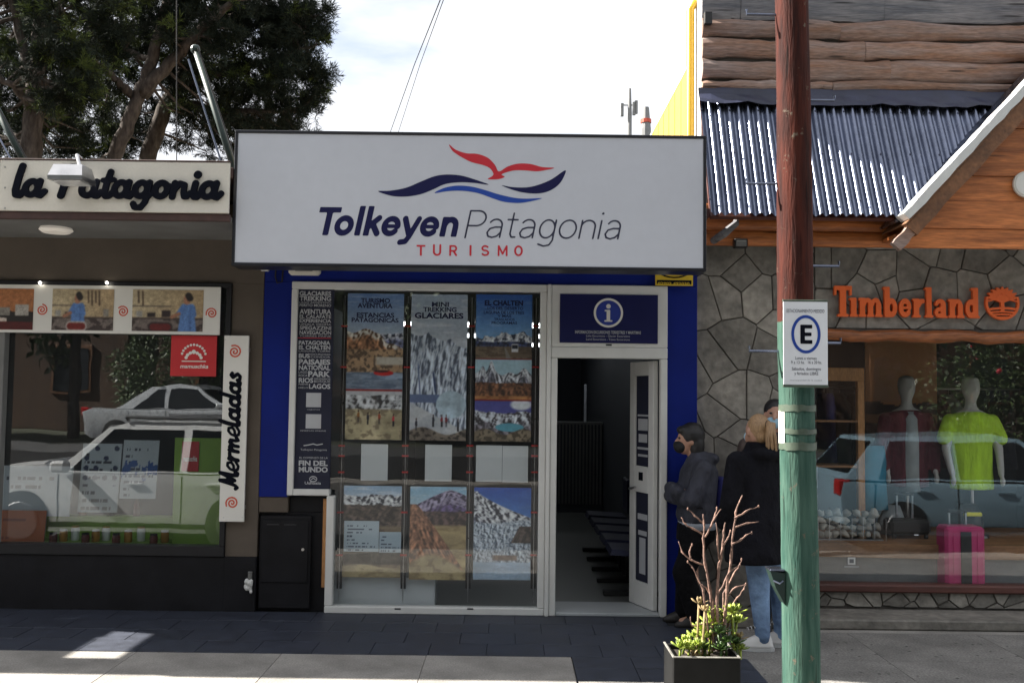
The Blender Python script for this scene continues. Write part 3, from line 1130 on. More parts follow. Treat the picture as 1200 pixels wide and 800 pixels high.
for nm, lab, r, fn in (
    ('price_board', 'white handwritten price board leaning at left of jam window', (-40, 82, 546, 604), board_text(C(.66, .68, .70), C(.18, .18, .24), 6, 3)),
    ('menu_board', 'white menu board with dark round pictures behind the jam window', (92, 138, 520, 600), board_text(C(.70, .72, .74), C(.18, .18, .24), 9, 5, True)),
    ('map_board', 'white poster with blue map beside the menu board', (141, 183, 516, 584), lambda u, v: mixc(board_text(C(.70, .72, .74), C(.2, .22, .3), 9, 8)(u, v), ((fbm(u * 6, v * 6, 12) > .5) & (v > .35) & (v < .7)) * 1., C(.15, .30, .55))),
    ('orange_board', 'orange chalkboard standing low at left of the jam window', (-40, 52, 598, 634), board_text(C(.62, .33, .20), C(.42, .16, .1), 5, 2)),
):
    yy = {'price_board': .42, 'menu_board': .55, 'map_board': .56, 'orange_board': .3}[nm]
    o = print_panel(nm, r[0], r[1], r[2], r[3], yy, fn, None, .012, 1.0, tilt=.12)
    tag(o, lab, 'board')
JX = [62, 74, 88, 100, 112, 124, 136, 150, 165, 180, 193]
for i, px in enumerate(JX):
    Yj = .30 + (i % 3) * .07
    q = at(px, 634, Yj)
    hh = (.07, .09, .11)[i % 3]
    j = thing('jam_jar', '%s small jam jar from the left on the lime shelf' % ('first second third fourth fifth sixth seventh eighth ninth tenth eleventh'.split()[i]), 'jar', (q.x, Yj, sz), 'jars on the jam shop shelf')
    MB().loft([(q.x, Yj, sz + .001, .030, .030, 0), (q.x, Yj, sz + .01, .034, .034, 0), (q.x, Yj, sz + hh - .015, .034, .034, 0), (q.x, Yj, sz + hh, .027, .027, 0)], 14).build('glass_body', ('jam', 'jam_amber', 'white_paint')[i % 3], j, True)
    MB().loft([(q.x, Yj, sz + hh + .001, .030, .030, 0), (q.x, Yj, sz + hh + .014, .030, .030, 0)], 14).build('lid', ('letter_black', 'lid_gold', 'white_paint')[(i * 2) % 3], j)
for i, px in enumerate((97, 130, 160)):
    q = at(px, 604, .62)
    j = thing('syrup_bottle', ('left', 'middle', 'right')[i] + ' of three syrup bottles on the green riser', 'bottle', (q.x, .62, sz2), 'syrup bottles on the riser')
    MB().loft([(q.x, .62, sz2 + .001, .03, .03, 0), (q.x, .62, sz2 + .11, .03, .03, 0), (q.x, .62, sz2 + .15, .012, .012, 0), (q.x, .62, sz2 + .19, .012, .012, 0)], 12).build('glass_body', ('jam_amber', 'letter_black', 'jam')[i], j, True)
    MB().loft([(q.x, .62, sz2 + .155, .0127, .0127, 0), (q.x, .62, sz2 + .195, .0127, .0127, 0)], 10).build('cap', 'white_paint', j)

# unseen shop added further left to shape the light: its canopy carries on the shade line, a gap between lets one sunbeam through
nb = thing('unseen_shop', 'unseen brown shop added left of the jam shop to shape sun and shade', 'shop', (-12, 0, 0))
MB().box(-22, -7.06, 0, 6, 0, 3.5, .01).build('wall', 'brown_plaster', nb)
MB().box(-22, -7.06, -.93, -.001, 3.03, 3.47, .01).build('canopy', 'soffit', nb)
MB().box(-7.059, -6.221, -.93, -.66, 3.03, 3.47, .01).build('canopy', 'soffit', nb)  # added slab, closes part of the gap to trim the sunlit patch

# ------------------------------------------------------------------ travel agency in the middle
xb0, xb1 = x_pier + .003, at(817, 430, 0).x
tra = thing('travel_agency', 'bright blue shopfront with white framed window and open door', 'shop', (0, 0, 0))
zf_t = at(500, 332, 0).z                            # frame top
z_cab = at(320, 582, 0).z
XA, XB, XD0, XD1 = at(340, 460, 0).x, at(640, 460, 0).x, at(644, 560, 0).x, at(781, 560, 0).x
XC = at(382, 650, 0).x
z_st = at(360, 580, 0).z
MB().box(xb0, XA - .001, .0, .2, z_cab, zf_t, .003).build('wall', 'blue_wall', tra)
MB().box(xb0, xb1, 0.0, .2, zf_t + .0005, 3.45, .003).build('wall', 'blue_wall', tra)
MB().box(XD1 + .001, xb1, .0, .2, 0, zf_t, .003).build('wall', 'blue_wall', tra)
MB().box(xb0, at(337, 590, 0).x, .01, .2, at(320, 600, 0).z, z_cab - .001, .003).build('wall_patch', 'brown_plaster', tra)
MB().box(xb0, XC - .002, .05, .2, 0, at(320, 600, 0).z - .001, .003).build('wall', 'black_plinth', tra)
MB().box(at(338, 590, 0).x, XC - .002, .05, .2, at(320, 600, 0).z, z_st - .02, .003).build('wall', 'black_plinth', tra)
MB().box(at(377, 640, 0).x, XC - .001, .02, .049, .2, z_st - .03, .002).build('wood_batten', 'rack_wood', tra)
cab = thing('meter_cabinet', 'dark grey metal service cabinet low on the wall beside white window', 'cabinet', (at(334, 700, 0).x, 0, 0))
c0, c1, cz0, cz1 = at(304, 640, 0).x, at(364, 640, 0).x, at(334, 682, 0).z, at(334, 604, 0).z
MB().box(c0, c1, .0, .049, .03, cz1, .006).build('body', 'black_plinth', cab)
MB().box(c0 + .02, c1 - .02, -.012, -.0005, cz0, cz1 - .03, .006).build('door', 'black_plinth', cab)
for k in range(2):
    xx = c0 + .06 + k * .14
    MB().box(xx, xx + .10, -.016, -.0125, cz1 - .075, cz1 - .065, .001).build('vent', 'sign_black', cab)
MB().tube([(c1 - .06, -.018, (cz0 + cz1) / 2), (c1 - .06, -.0125, (cz0 + cz1) / 2)], .012, 10).build('lock', 'steel', cab)
# canopy slab that carries the sign
MB().box(xb0, xb1 - .05, -.62, -.001, 3.22, 3.36, .004).build('canopy', 'blue_wall', tra)
MB().box(xb0, xb1, .201, 12, 3.3, 3.42, .004).build('roof', 'red_trim', tra)
# window frame bars (butted)
t = .062


def bar(x0, x1, z0, z1, nm='frame_bar', y0=-.035, y1=.06, m='white_frame'):
    return MB().box(x0, x1, y0, y1, z0, z1, .006).build(nm, m, tra)


bar(XA, XB, zf_t - t, zf_t - .0005)
bar(XA, XA + t * .8, z_st, zf_t - t - .0005)
bar(XA + t * .8 + .0005, XC + .02, z_st, z_st + t * .85)
bar(XC, XC + t, .062, z_st - .0005)
bar(XC, XB, 0.004, .0615)
bar(XB - t * .9, XB, .062, zf_t - t - .0005)
MB().box(XB + .001, XD0 - .001, -.05, .05, .004, zf_t - .0005, .004).build('mullion', 'white_frame', tra)
for px in (466, 551):
    q = at(px, 713, -.036)
    MB().box(q.x - .025, q.x + .025, -.0375, -.0353, q.z - .006, q.z + .006, .001).build('drain_slot', 'sign_black', tra)
MB().box(XA + .05, XB - .056, .012, .020, z_st + .05, zf_t - t - .001, 0).build('pane', 'shop_glass', tra)
MB().box(XC + t, XB - .056, .012, .020, .062, z_st + .0495, 0).build('pane', 'shop_glass', tra)
# door frame, transom
zd_t = at(710, 420, 0).z
zt0 = at(710, 407, 0).z
zt1 = at(710, 337, 0).z
bar(XD0, XD0 + .055, .004, zd_t, 'door_post')
bar(XD1 - .055, XD1, .004, zd_t, 'door_post')
bar(XD0, XD1, zd_t + .0005, zt0, 'door_head', -.04)
bar(XD0, XD1, zt0 + .0005, zf_t, 'transom_frame')
inf = thing('information_sign', 'navy sign with white letter i in a ring above the door', 'sign', at(712, 373, -.05))
i0, i1, iz1, iz0 = at(656, 373, -.045).x, at(771, 373, -.045).x, at(713, 345, -.045).z, at(713, 402, -.045).z
MB().box(i0, i1, -.046, -.0355, iz0, iz1, .002).build('panel', 'info_blue', inf)
ic = at(713, 366.5, -.048)
mobj('disc', field_mesh([('c', 0, 0, 1.0)], .06, lambda u, v, d: (ic.x + u * .108, -.0468, ic.z + v * .108), 0), 'info_mid', inf)
mobj('ring', field_mesh([('s', arc(0, 0, 1, 1, 0, 360, 48), .16)], .045, lambda u, v, d: (ic.x + u * .112, -.048, ic.z + v * .112), 0), 'white_board', inf)
mobj('letter_i', field_mesh([('c', 0, .48, .17), ('b', -.13, .13, -.65, .22), ('b', -.28, .1, .1, .22), ('b', -.30, .30, -.65, -.54)], .04, lambda u, v, d: (ic.x + u * .112, -.048, ic.z + v * .112), 0), 'white_board', inf)
txt('INFORMACION EXCURSIONES TERRESTRES Y MARITIMAS', 674, 751, 390.5, 387, -.0475, 'grey_ink', inf, off=.015)
txt('Lake Excursions - Glacier Excursions', 687, 738, 394.5, 392, -.0475, 'grey_ink', inf)
txt('Land Excursions - Town Excursions', 687, 738, 398.5, 396, -.0475, 'grey_ink', inf)
MB().box(at(710, 404, -.04).x, at(717, 404, -.04).x, -.0375, -.0355, at(713, 405, -.04).z, at(713, 403, -.04).z, 0).build('drain_slot', 'sign_black', tra)
# threshold
MB().box(XD0 + .056, XD1 - .056, -.02, .42, .002, .03, .006).build('threshold', 'marble', tra)
# door leaf, hinged on the right post, swung inwards
hx, hy = XD1 - .06, .07
fx, fy = hx - .15, .45
dirv = Vector((fx - hx, fy - hy, 0)).normalized()
nrm = Vector((dirv.y, -dirv.x, 0))
if nrm.x > 0:
    nrm = -nrm
dl = .405


def leafbox(a, b, z0, z1, n0, n1):
    m = MB().box(a, b, n0, n1, z0, z1, .004)
    m.v = [tuple(Vector((hx, hy, 0)) + dirv * v[0] + nrm * v[1] + Vector((0, 0, v[2]))) for v in m.v]
    return m


zlb, zlt = .035, zd_t - .012
door = leafbox(0, .085, zlb, zlt, 0, .045).build('door', 'white_frame', tra)
leafbox(dl - .085, dl, zlb, zlt, 0, .045).build('stile', 'white_frame', door)
leafbox(.0855, dl - .0855, zlb, zlb + .2, 0, .045).build('rail', 'white_frame', door)
leafbox(.0855, dl - .0855, zlt - .12, zlt, 0, .045).build('rail', 'white_frame', door)
leafbox(.0855, dl - .0855, .98, 1.20, 0, .045).build('rail', 'white_frame', door)
for (a, b) in ((zlb + .2005, .9795), (1.2005, zlt - .1205)):
    leafbox(.0855, dl - .0855, a, b, .015, .028).build('panel_glass', 'dark_poster', door)
for (z0, z1, w0) in ((1.62, 1.635, .02), (1.50, 1.60, .03), (1.40, 1.47, .04), (1.34, 1.36, .02), (1.28, 1.30, .03), (.75, .8, .03), (.62, .66, .04), (.3, .6, .06)):
    leafbox(.09 + w0, dl - .09 - w0, z0, z1, .0285, .0295).build('sticker', 'grey_ink', door)
leafbox(dl * .42, dl * .60, 1.08, 1.15, .0455, .0465).build('sticker', 'letter_black', door)
hq = Vector((hx, hy, 0)) + dirv * (dl - .04) + nrm * .07
MB().tube([hq + Vector((0, 0, 1.0)) - nrm * .03, hq + Vector((0, 0, 1.0)), hq + Vector((0, 0, 1.02)) - dirv * .10], .010, 8).build('handle', 'steel', door)
# room
RZ = 2.72
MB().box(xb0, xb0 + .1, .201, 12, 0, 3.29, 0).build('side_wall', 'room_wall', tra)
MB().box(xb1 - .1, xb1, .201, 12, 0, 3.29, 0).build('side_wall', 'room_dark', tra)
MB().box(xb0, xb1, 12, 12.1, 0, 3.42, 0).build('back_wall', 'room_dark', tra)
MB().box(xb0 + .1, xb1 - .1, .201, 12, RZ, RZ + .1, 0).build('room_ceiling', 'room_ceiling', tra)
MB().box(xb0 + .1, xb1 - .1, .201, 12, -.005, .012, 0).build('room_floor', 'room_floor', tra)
for i, (y, x0, x1) in enumerate(((3.2, -1.62, -1.45), (3.2, 1.2, 1.4), (4.4, -1.4, -.5), (4.4, .2, 1.1), (6.6, -1.3, -.4), (6.6, .4, 1.2), (9.0, -.3, .8))):
    o = MB().box(x0, x1, y, y + .07, RZ - .06, RZ - .005, .004).build('ceiling_lamp', 'led')
    tag(o, 'lit white tube lamp on the agency ceiling, %s' % ('front left', 'front right', 'second row left', 'second row right', 'third row left', 'third row right', 'rearmost')[i], 'lamp', 'agency ceiling lamps')
# slatted counter far inside
cnt = thing('slatted_counter', 'grey slatted counter deep inside the travel agency doorway', 'counter', (1.0, 7, 0))
MB().box(.35, 1.42, 7.04, 7.3, .013, 1.36, .004).build('body', 'room_dark', cnt)
MB().box(.33, 1.42, 7.0, 7.32, 1.361, 1.40, .004).build('top', 'slat_grey', cnt)
for k in range(20):
    x = .37 + k * .053
    MB().box(x, x + .024, 7.0, 7.039, .14, 1.36, 0).build('slat', 'slat_grey', cnt)
MB().box(1.13, 1.17, 7.05, 7.09, 1.401, 1.98, .008).build('reflection_strip', 'sign_white')  # added upright, stands in for a pale reflection
tag(bpy.data.objects['reflection_strip'], 'slim white strip added on the slatted counter for a pale reflection', 'post')
# waiting chairs along the right wall, sled feet
NM5 = 'nearest second third fourth farthest'.split()
for i in range(5):
    Yc = .80 + i * .62
    xr = xb1 - .13
    ch = thing('waiting_chair', NM5[i] + ' dark blue waiting chair inside the doorway', 'chair', (xr - .3, Yc, .012), 'waiting chairs along the agency wall')
    s = MB()
    s.add([(xr - .50, Yc - .22, .45), (xr - .08, Yc - .22, .43), (xr - .08, Yc + .22, .43), (xr - .50, Yc + .22, .45),
           (xr - .52, Yc - .22, .40), (xr - .08, Yc - .22, .38), (xr - .08, Yc + .22, .38), (xr - .52, Yc + .22, .40)],
          [(0, 1, 2, 3), (7, 6, 5, 4), (0, 4, 5, 1), (1, 5, 6, 2), (2, 6, 7, 3), (3, 7, 4, 0)])
    s.build('seat', 'chair_blue', ch)
    MB().box(xr - .075, xr - .035, Yc - .22, Yc + .22, .46, .85, .012).build('backrest', 'chair_blue', ch)
    for dy in (-.16, .16):
        MB().box(xr - .30, xr - .26, Yc + dy - .015, Yc + dy + .015, .0545, .379, .003).build('leg', 'black_plastic', ch)
    MB().box(xr - .56, xr - .03, Yc - .05, Yc + .05, .0125, .054, .006).build('foot_bar', 'black_plastic', ch)

# posters hanging on cable rods behind the glass
def people(im, u, v, spots, h, cols):
    for i, (x, y) in enumerate(spots):
        c = cols[i % len(cols)]
        im = mixc(im, ((u - x) ** 2 / (h * .42) ** 2 + (v - y) ** 2 / (h * .45) ** 2 < 1) * 1., c)
        im = mixc(im, ((np.abs(u - x + h * .15) < h * .12) | (np.abs(u - x - h * .18) < h * .12)) * (v > y + h * .2) * (v < y + h * .95), C(.10, .10, .13))
        im = mixc(im, ((u - x) ** 2 / (h * .22) ** 2 + (v - y + h * .6) ** 2 / (h * .16) ** 2 < 1) * 1., C(.25, .17, .14))
    return im


def ss(x, a, b):
    t = np.clip((x - a) / (b - a), 0, 1)
    return t * t * (3 - 2 * t)


def mtn(im, u, v, r, seed, rock, snow=None, line=.06, hz=7, va=2.4, soft=.004, con=7.0):
    """a lit mountain face below ridge line r(u): side-lit relief, snow thinning downwards"""
    d = v - r
    X_, Z_ = u * hz + d * 4, d * hz * va
    e = .35
    h = lambda x, z: 1 - np.abs(2 * fbm(x, z, seed, 5) - 1)
    lgt = np.clip(.52 + con * .35 * (h(X_ + e * .3, Z_) - h(X_ - e * .3, Z_ + .12)), .05, 1.15)
    col = np.asarray(rock) * (.45 + .85 * lgt)[..., None]
    if snow is not None:
        sm = ss(line * (.55 + 1.1 * h(X_ * .8, Z_ * .8)) - d, -.01, .02) * ss(lgt, .2, .55)
        col = col * (1 - sm[..., None]) + np.asarray(snow) * (.62 + .42 * lgt)[..., None] * sm[..., None]
    m = ss(d, 0, soft)[..., None]
    return im * (1 - m) + col * m


def scrub(im, u, v, mask, col, dark, seed, fx=18, fy=44, amt=.8):
    n = fbm(u * fx, v * fy, seed, 4)
    c = np.asarray(col) * (.75 + .5 * fbm(u * fx * .3, v * fy * .3, seed + 5, 3))[..., None]
    c = c * (1 - (amt * ss(n, .48, .62))[..., None]) + np.asarray(dark) * (amt * ss(n, .48, .62))[..., None]
    m = np.clip(mask, 0, 1)[..., None]
    return im * (1 - m) + c * m


def skyc(u, v, top, low, seed, cl=.25):
    im = np.asarray(top) * (1 - v[..., None]) + np.asarray(low) * v[..., None]
    c = ss(fbm(u * 3, v * 14, seed, 5), .5, .75)[..., None] * cl
    return im * (1 - c) + C(.9, .91, .93) * c


def p_adventure(u, v):
    im = skyc(u, np.clip(v * 3.6, 0, 1), C(.36, .48, .68), C(.66, .72, .80), 4)
    im = mtn(im, u, v, ridge(u, .27, .03, 4, 2), 31, C(.40, .42, .54), C(.85, .86, .9), .03)
    im = mtn(im, u, v, .255 + .10 * ss(u, .55, .75) + .015 * np.sin(u * 14), 33, C(.62, .44, .32), C(.86, .84, .8), .035, 6)
    im = scrub(im, u, v, ss(v, .375, .39), C(.64, .52, .40), C(.27, .22, .18), 7)
    im = mixc(im, ss(v, .43, .44) * ss(-v, -.50, -.48) * ss(u, .48, .56), C(.74, .71, .66))
    im = scrub(im, u, v, ss(v, .535, .545), C(.50, .56, .64), C(.33, .39, .48), 17, 4, 70)
    im = mixc(im, ss(1 - ((u - .66) ** 2 / .035 + (v - .545) ** 2 / .0004), 0, .25), C(.74, .12, .12))
    im = mixc(im, ss(1 - ((u - .62) ** 2 / .02 + (v - .533) ** 2 / .00008), 0, .3), C(.25, .1, .1))
    im = mixc(im, (np.abs(v - .662) < .006) * 1., C(.55, .12, .12))
    im = mixc(im, (v > .67) * 1., C(.72, .73, .75))
    im = mtn(im, u, v, np.where(v > .66, ridge(u, .695, .02, 3, 8), 9), 41, C(.46, .46, .48), C(.82, .83, .85), .09, 5)
    im = scrub(im, u, v, ss(v, .785, .80), C(.70, .65, .52), C(.42, .37, .30), 13, 9, 34, .7)
    return people(im, u, v, [(.23, .835), (.40, .85), (.60, .845), (.85, .86)], .05, [C(.55, .35, .15), C(.12, .14, .2), C(.62, .25, .15), C(.75, .2, .25)])


def p_glacier(u, v):
    im = skyc(u, np.clip(v * 3, 0, 1), C(.60, .66, .74), C(.72, .75, .80), 3, .5)
    top = .235 + .03 * np.abs(np.sin(u * 8 + .6)) + .10 * u ** 1.5 + .02 * fbm(u * 16, u * 0, 4)
    im = mtn(im, u, v, top, 6, C(.62, .68, .80), C(.82, .86, .92), .5, 9, .55, .006, 8)
    im = mixc(im, ss(.02 - np.abs(u - .42 - .32 * (v - .58)), 0, .012) * ss(v, .52, .55) * ss(-v, -.70, -.66), C(.14, .20, .36))
    im = mixc(im, ss(.018 - np.abs(u - .12 - .2 * (v - .4)), 0, .012) * ss(v, .45, .5) * ss(-v, -.72, -.68) * .8, C(.24, .30, .46))
    im = mixc(im, ss(v, .685, .69) * ss(-v, -.745, -.74) * ss(-u, -.55, -.5), C(.36, .42, .56))
    b_ = ss(1 - ((u - .73) ** 2 / .075 + (v - .755) ** 2 / .0095), 0, .12)
    ice = C(.70, .78, .84) * (.75 + .45 * fbm(u * 8, v * 16, 22))[..., None]
    im = im * (1 - b_[..., None]) + ice * b_[..., None]
    im = scrub(im, u, v, ss(v - .20 * u, .735, .745) * (1 - b_ * .7), C(.78, .79, .81), C(.62, .64, .68), 27, 5, 20, .5)
    im = scrub(im, u, v, ss(v + .025 * np.sin(u * 7), .93, .94), C(.46, .42, .38), C(.18, .16, .15), 8, 20, 60)
    return people(im, u, v, [(.12, .885), (.42, .86), (.57, .86), (.65, .86), (.86, .89)], .05, [C(.16, .17, .22), C(.14, .15, .2), C(.5, .15, .2), C(.45, .14, .16), C(.16, .16, .2)])


def p_chalten(u, v):
    im = skyc(u, np.clip(v * 3.6, 0, 1), C(.14, .32, .62), C(.48, .66, .86), 5, .15)
    im = mtn(im, u, v, ridge(u, .27, .05, 6, 3), 51, C(.40, .42, .54), C(.90, .91, .94), .06)
    im = mtn(im, u, v, ridge(u, .325, .012, 4, 13), 52, C(.24, .27, .42))
    im = scrub(im, u, v, ss(v, .352, .36), C(.42, .36, .30), C(.28, .23, .2), 53, 8, 60, .6)
    im = mixc(im, ss(.012 + (v - .36) * .5 - np.abs(u - .52 - (v - .36) * .9), 0, .01) * ss(v, .358, .365), C(.50, .48, .46))
    im = mixc(im, ((np.abs(u - .70) < .06) & (np.abs(v - .365) < .028)) * 1., C(.84, .84, .86))
    im = mixc(im, ((np.abs(u - .70) < .048) & (np.abs(v - .358) < .012)) * 1., C(.12, .14, .2))
    lo = v > .442
    im = mixc(im, lo * 1., C(.64, .76, .82))
    r2 = .54 - .085 * np.exp(-((u - .28) / .06) ** 2) - .05 * np.exp(-((u - .14) / .05) ** 2) - .03 * np.exp(-((u - .85) / .1) ** 2) - .01 * np.sin(u * 23)
    im = mtn(im, u, v, np.where(lo, r2, 9), 61, C(.50, .50, .56), C(.86, .87, .9), .05, 8)
    im = mtn(im, u, v, np.where(lo, ridge(u, .605, .02, 3, 6), 9), 62, C(.44, .30, .22), None, 0, 6)
    im = scrub(im, u, v, ss(v, .685, .70), C(.68, .47, .29), C(.50, .30, .17), 63, 8, 50)
    lo = v > .722
    im = mixc(im, lo * 1., C(.30, .31, .58))
    im = mixc(im, lo * ss(1 - ((u - .82) ** 2 / .05 + (v - .75) ** 2 / .002), 0, .6), C(.88, .9, .93))
    im = mtn(im, u, v, np.where(lo, ridge(u, .80, .03, 5, 21), 9), 71, C(.44, .42, .46), C(.84, .86, .9), .07, 7)
    im = mixc(im, ss(1 - ((u - .62) ** 2 / .07 + (v - .905) ** 2 / .0009), 0, .2), C(.36, .62, .70))
    im = scrub(im, u, v, ss(v + .02 * np.sin(u * 9), .93, .94), C(.50, .45, .38), C(.26, .23, .19), 73, 20, 50)
    return mixc(im, (np.abs(v - .442) < .004) | (np.abs(v - .722) < .004), C(.5, .12, .12))


def p_low_lake(u, v):
    im = skyc(u, v * 4, C(.56, .68, .80), C(.80, .84, .88), 15, .6)
    im = mtn(im, u, v, ridge(u, .10, .06, 4, 8), 81, C(.36, .37, .44), C(.92, .93, .94), .11, 6)
    im = mtn(im, u, v, ridge(u, .21, .03, 4, 18), 82, C(.34, .29, .26), None, 0, 5)
    im = scrub(im, u, v, ss(v, .42, .46), C(.46, .40, .32), C(.32, .27, .22), 83, 5, 22, .7)
    im = scrub(im, u, v, ss(v + .05 * u, .74, .76) * ss(-v, -.87, -.85), C(.22, .21, .2), C(.08, .08, .09), 84, 14, 10)
    return scrub(im, u, v, ss(v + .02 * np.sin(u * 5), .87, .89), C(.66, .60, .46), C(.48, .42, .32), 85, 6, 30, .6)


def p_low_desert(u, v):
    im = skyc(u, v * 3, C(.52, .70, .82), C(.80, .87, .9), 25, .5)
    im = mtn(im, u, v, .03 + .30 * np.abs(u - .72) ** 1.2, 91, C(.40, .34, .52), C(.70, .66, .78), .10, 5)
    im = mtn(im, u, v, ridge(u, .265, .015, 3, 28), 92, C(.34, .27, .26), None, 0, 5)
    im = scrub(im, u, v, ss(v, .40, .43), C(.68, .60, .43), C(.50, .42, .29), 93, 5, 24, .6)
    im = mtn(im, u, v, .19 + .85 * np.clip(u - .12, 0, 1) ** 1.1, 94, C(.62, .44, .34), None, 0, 6, 1.4)
    return scrub(im, u, v, ss(v + .1 * np.sin(u * 4), .80, .86), C(.70, .63, .47), C(.46, .39, .29), 95, 8, 20, .7)


def p_low_ice(u, v):
    im = skyc(u, v * 2, C(.14, .32, .68), C(.42, .62, .86), 35, .1)
    im = mtn(im, u, v, .04 + .30 * np.clip(u - .06, 0, 1) ** .75, 101, C(.36, .37, .46), C(.93, .94, .96), .20, 6)
    im = mtn(im, u, v, .36 + .02 * np.sin(u * 5), 102, C(.60, .70, .82), C(.86, .9, .95), .5, 12, 1.6, .02)
    im = mtn(im, u, v, np.where((v < .60), .42 + 1.2 * np.clip(.80 - u, 0, 1), 9), 103, C(.32, .27, .25), None, 0, 6)
    im = scrub(im, u, v, ss(v, .73, .74) * ss(-v, -.80, -.78) * ss(.24 - np.abs(u - .55), 0, .06), C(.55, .46, .42), C(.4, .33, .3), 104, 20, 30)
    return scrub(im, u, v, ss(v, .80, .82), C(.70, .78, .86), C(.58, .68, .78), 105, 4, 40, .5)


YP = .09
PO = (('poster', 'tall poster of red boat and hikers titled TURISMO AVENTURA', (406, 472, 344, 515), p_adventure),
      ('poster', 'tall pale glacier poster titled MINI TREKKING GLACIARES', (481, 547, 345, 516), p_glacier),
      ('poster', 'tall blue poster of road bus and peaks titled EL CHALTEN', (557, 623, 345, 517), p_chalten),
      ('poster', 'low poster of snowy range above a lake in agency window', (402, 470, 569, 676), p_low_lake),
      ('poster', 'low poster of purple mountain over brown desert slope', (480, 546, 570, 679), p_low_desert),
      ('poster', 'low poster of white glacier under deep blue sky', (555, 622, 571, 679), p_low_ice))
PP = []
for i, (nm, lab, r, fn) in enumerate(PO):
    rt = thing(nm, lab, 'poster', at((r[0] + r[1]) / 2, r[3], YP), 'posters hanging in the agency window')
    print_panel('sheet', r[0], r[1], r[2], r[3], YP, fn, rt, .004, 1.8, 0.0, .08, 1)
    PP.append(rt)
YT = YP - .0015
txt('TURISMO', 423, 457, 354.5, 349, YT, 'navy', PP[0], off=.03)
txt('AVENTURA', 419, 460, 360.5, 355, YT, 'navy', PP[0], off=.03)
txt('ESTANCIAS', 418, 462, 371.5, 366, YT, 'navy', PP[0], off=.03)
txt('PATAGONICAS', 412, 467, 377, 372, YT, 'navy', PP[0], off=.03)
txt('MINI', 506, 526, 359, 353.5, YT, 'navy', PP[1], off=.03)
txt('TREKKING', 496, 535, 365, 359.5, YT, 'navy', PP[1], off=.03)
txt('GLACIARES', 486, 543, 372.5, 366, YT, 'navy', PP[1], off=.04)
txt('EL CHALTEN', 568, 613, 357.5, 351.5, YT, 'navy', PP[2], off=.04)
txt('...LOS DEL DESIERTO', 568, 613, 362.5, 359, YT, 'navy', PP[2], off=.02)
txt('LAGUNA DE LOS TRES', 567, 614, 367.5, 364, YT, 'navy', PP[2], off=.02)
txt('Y MAS', 583, 599, 371.5, 368.5, YT, 'navy', PP[2], off=.02)
txt('TRASLADOS', 579, 603, 375.5, 372.5, YT, 'navy', PP[2], off=.02)
txt('PROGRAMAS', 576, 606, 379.5, 376.5, YT, 'navy', PP[2], off=.02)
# plain sheets
for i, (a, b, lab) in enumerate(((423.5, 454, 'blank white sheet hanging below the adventure poster'), (498.5, 529, 'blank white sheet hanging below the pale glacier poster'),
                                 (558, 588, 'left one of two blank white sheets below the blue poster'), (589, 618.5, 'right one of two blank white sheets below the blue poster'))):
    q0, q1 = at(a, 520 + i * .7, YP), at(b, 563 + i * .7, YP)
    o = MB().box(q0.x, q1.x, YP, YP + .004, q1.z, q0.z, 0).build('paper_sheet', 'pale_paper')
    tag(o, lab, 'paper', 'blank sheets in the agency window')
# notice taped on the lower left poster
nt_ = thing('notice', 'pale blue printed notice over the lower left poster', 'notice', at(435, 645, YP - .01))
print_panel('sheet', 403, 444, 610, 646, YP - .012, board_text(C(.70, .76, .80), C(.30, .33, .4), 9, 4), nt_, .003, 1.3)
print_panel('sheet', 444.5, 470, 623, 647, YP - .012, board_text(C(.66, .73, .78), C(.30, .33, .4), 6, 7), nt_, .003, 1.3)
# suspension cables with red clips
for i, px in enumerate((401, 475.5, 551, 627)):
    cr_ = thing('display_cable', ('leftmost', 'second', 'third', 'rightmost')[i] + ' steel poster cable with red clips behind the window', 'cable', at(px, 700, YP + .01), 'poster cables')
    x = at(px, 500, YP).x
    MB().tube([(x, YP + .012, .08), (x, YP + .012, zf_t - .1)], .004, 6).build('wire', 'steel', cr_)
    MB().box(x - .022, x + .022, YP + .02, YP + .03, at(px, 690, YP).z, zf_t - .1, .002).build('strip', 'black_plastic', cr_)
    for py in (382, 430, 522, 534, 553, 600, 650):
        z = at(px, py, YP).z
        MB().box(x - .028, x + .028, YP - .008, YP + .010, z - .007, z + .007, .002).build('clip', 'clip_red', cr_)
# white low cupboard behind the glass, back panel
MB().box(at(386, 680, .16).x, at(510, 680, .16).x, .16, .42, .02, at(450, 676, .16).z, .004).build('low_cupboard', 'pale_paper')
tag(bpy.data.objects['low_cupboard'], 'pale low cupboard on the floor behind the agency window', 'cupboard')

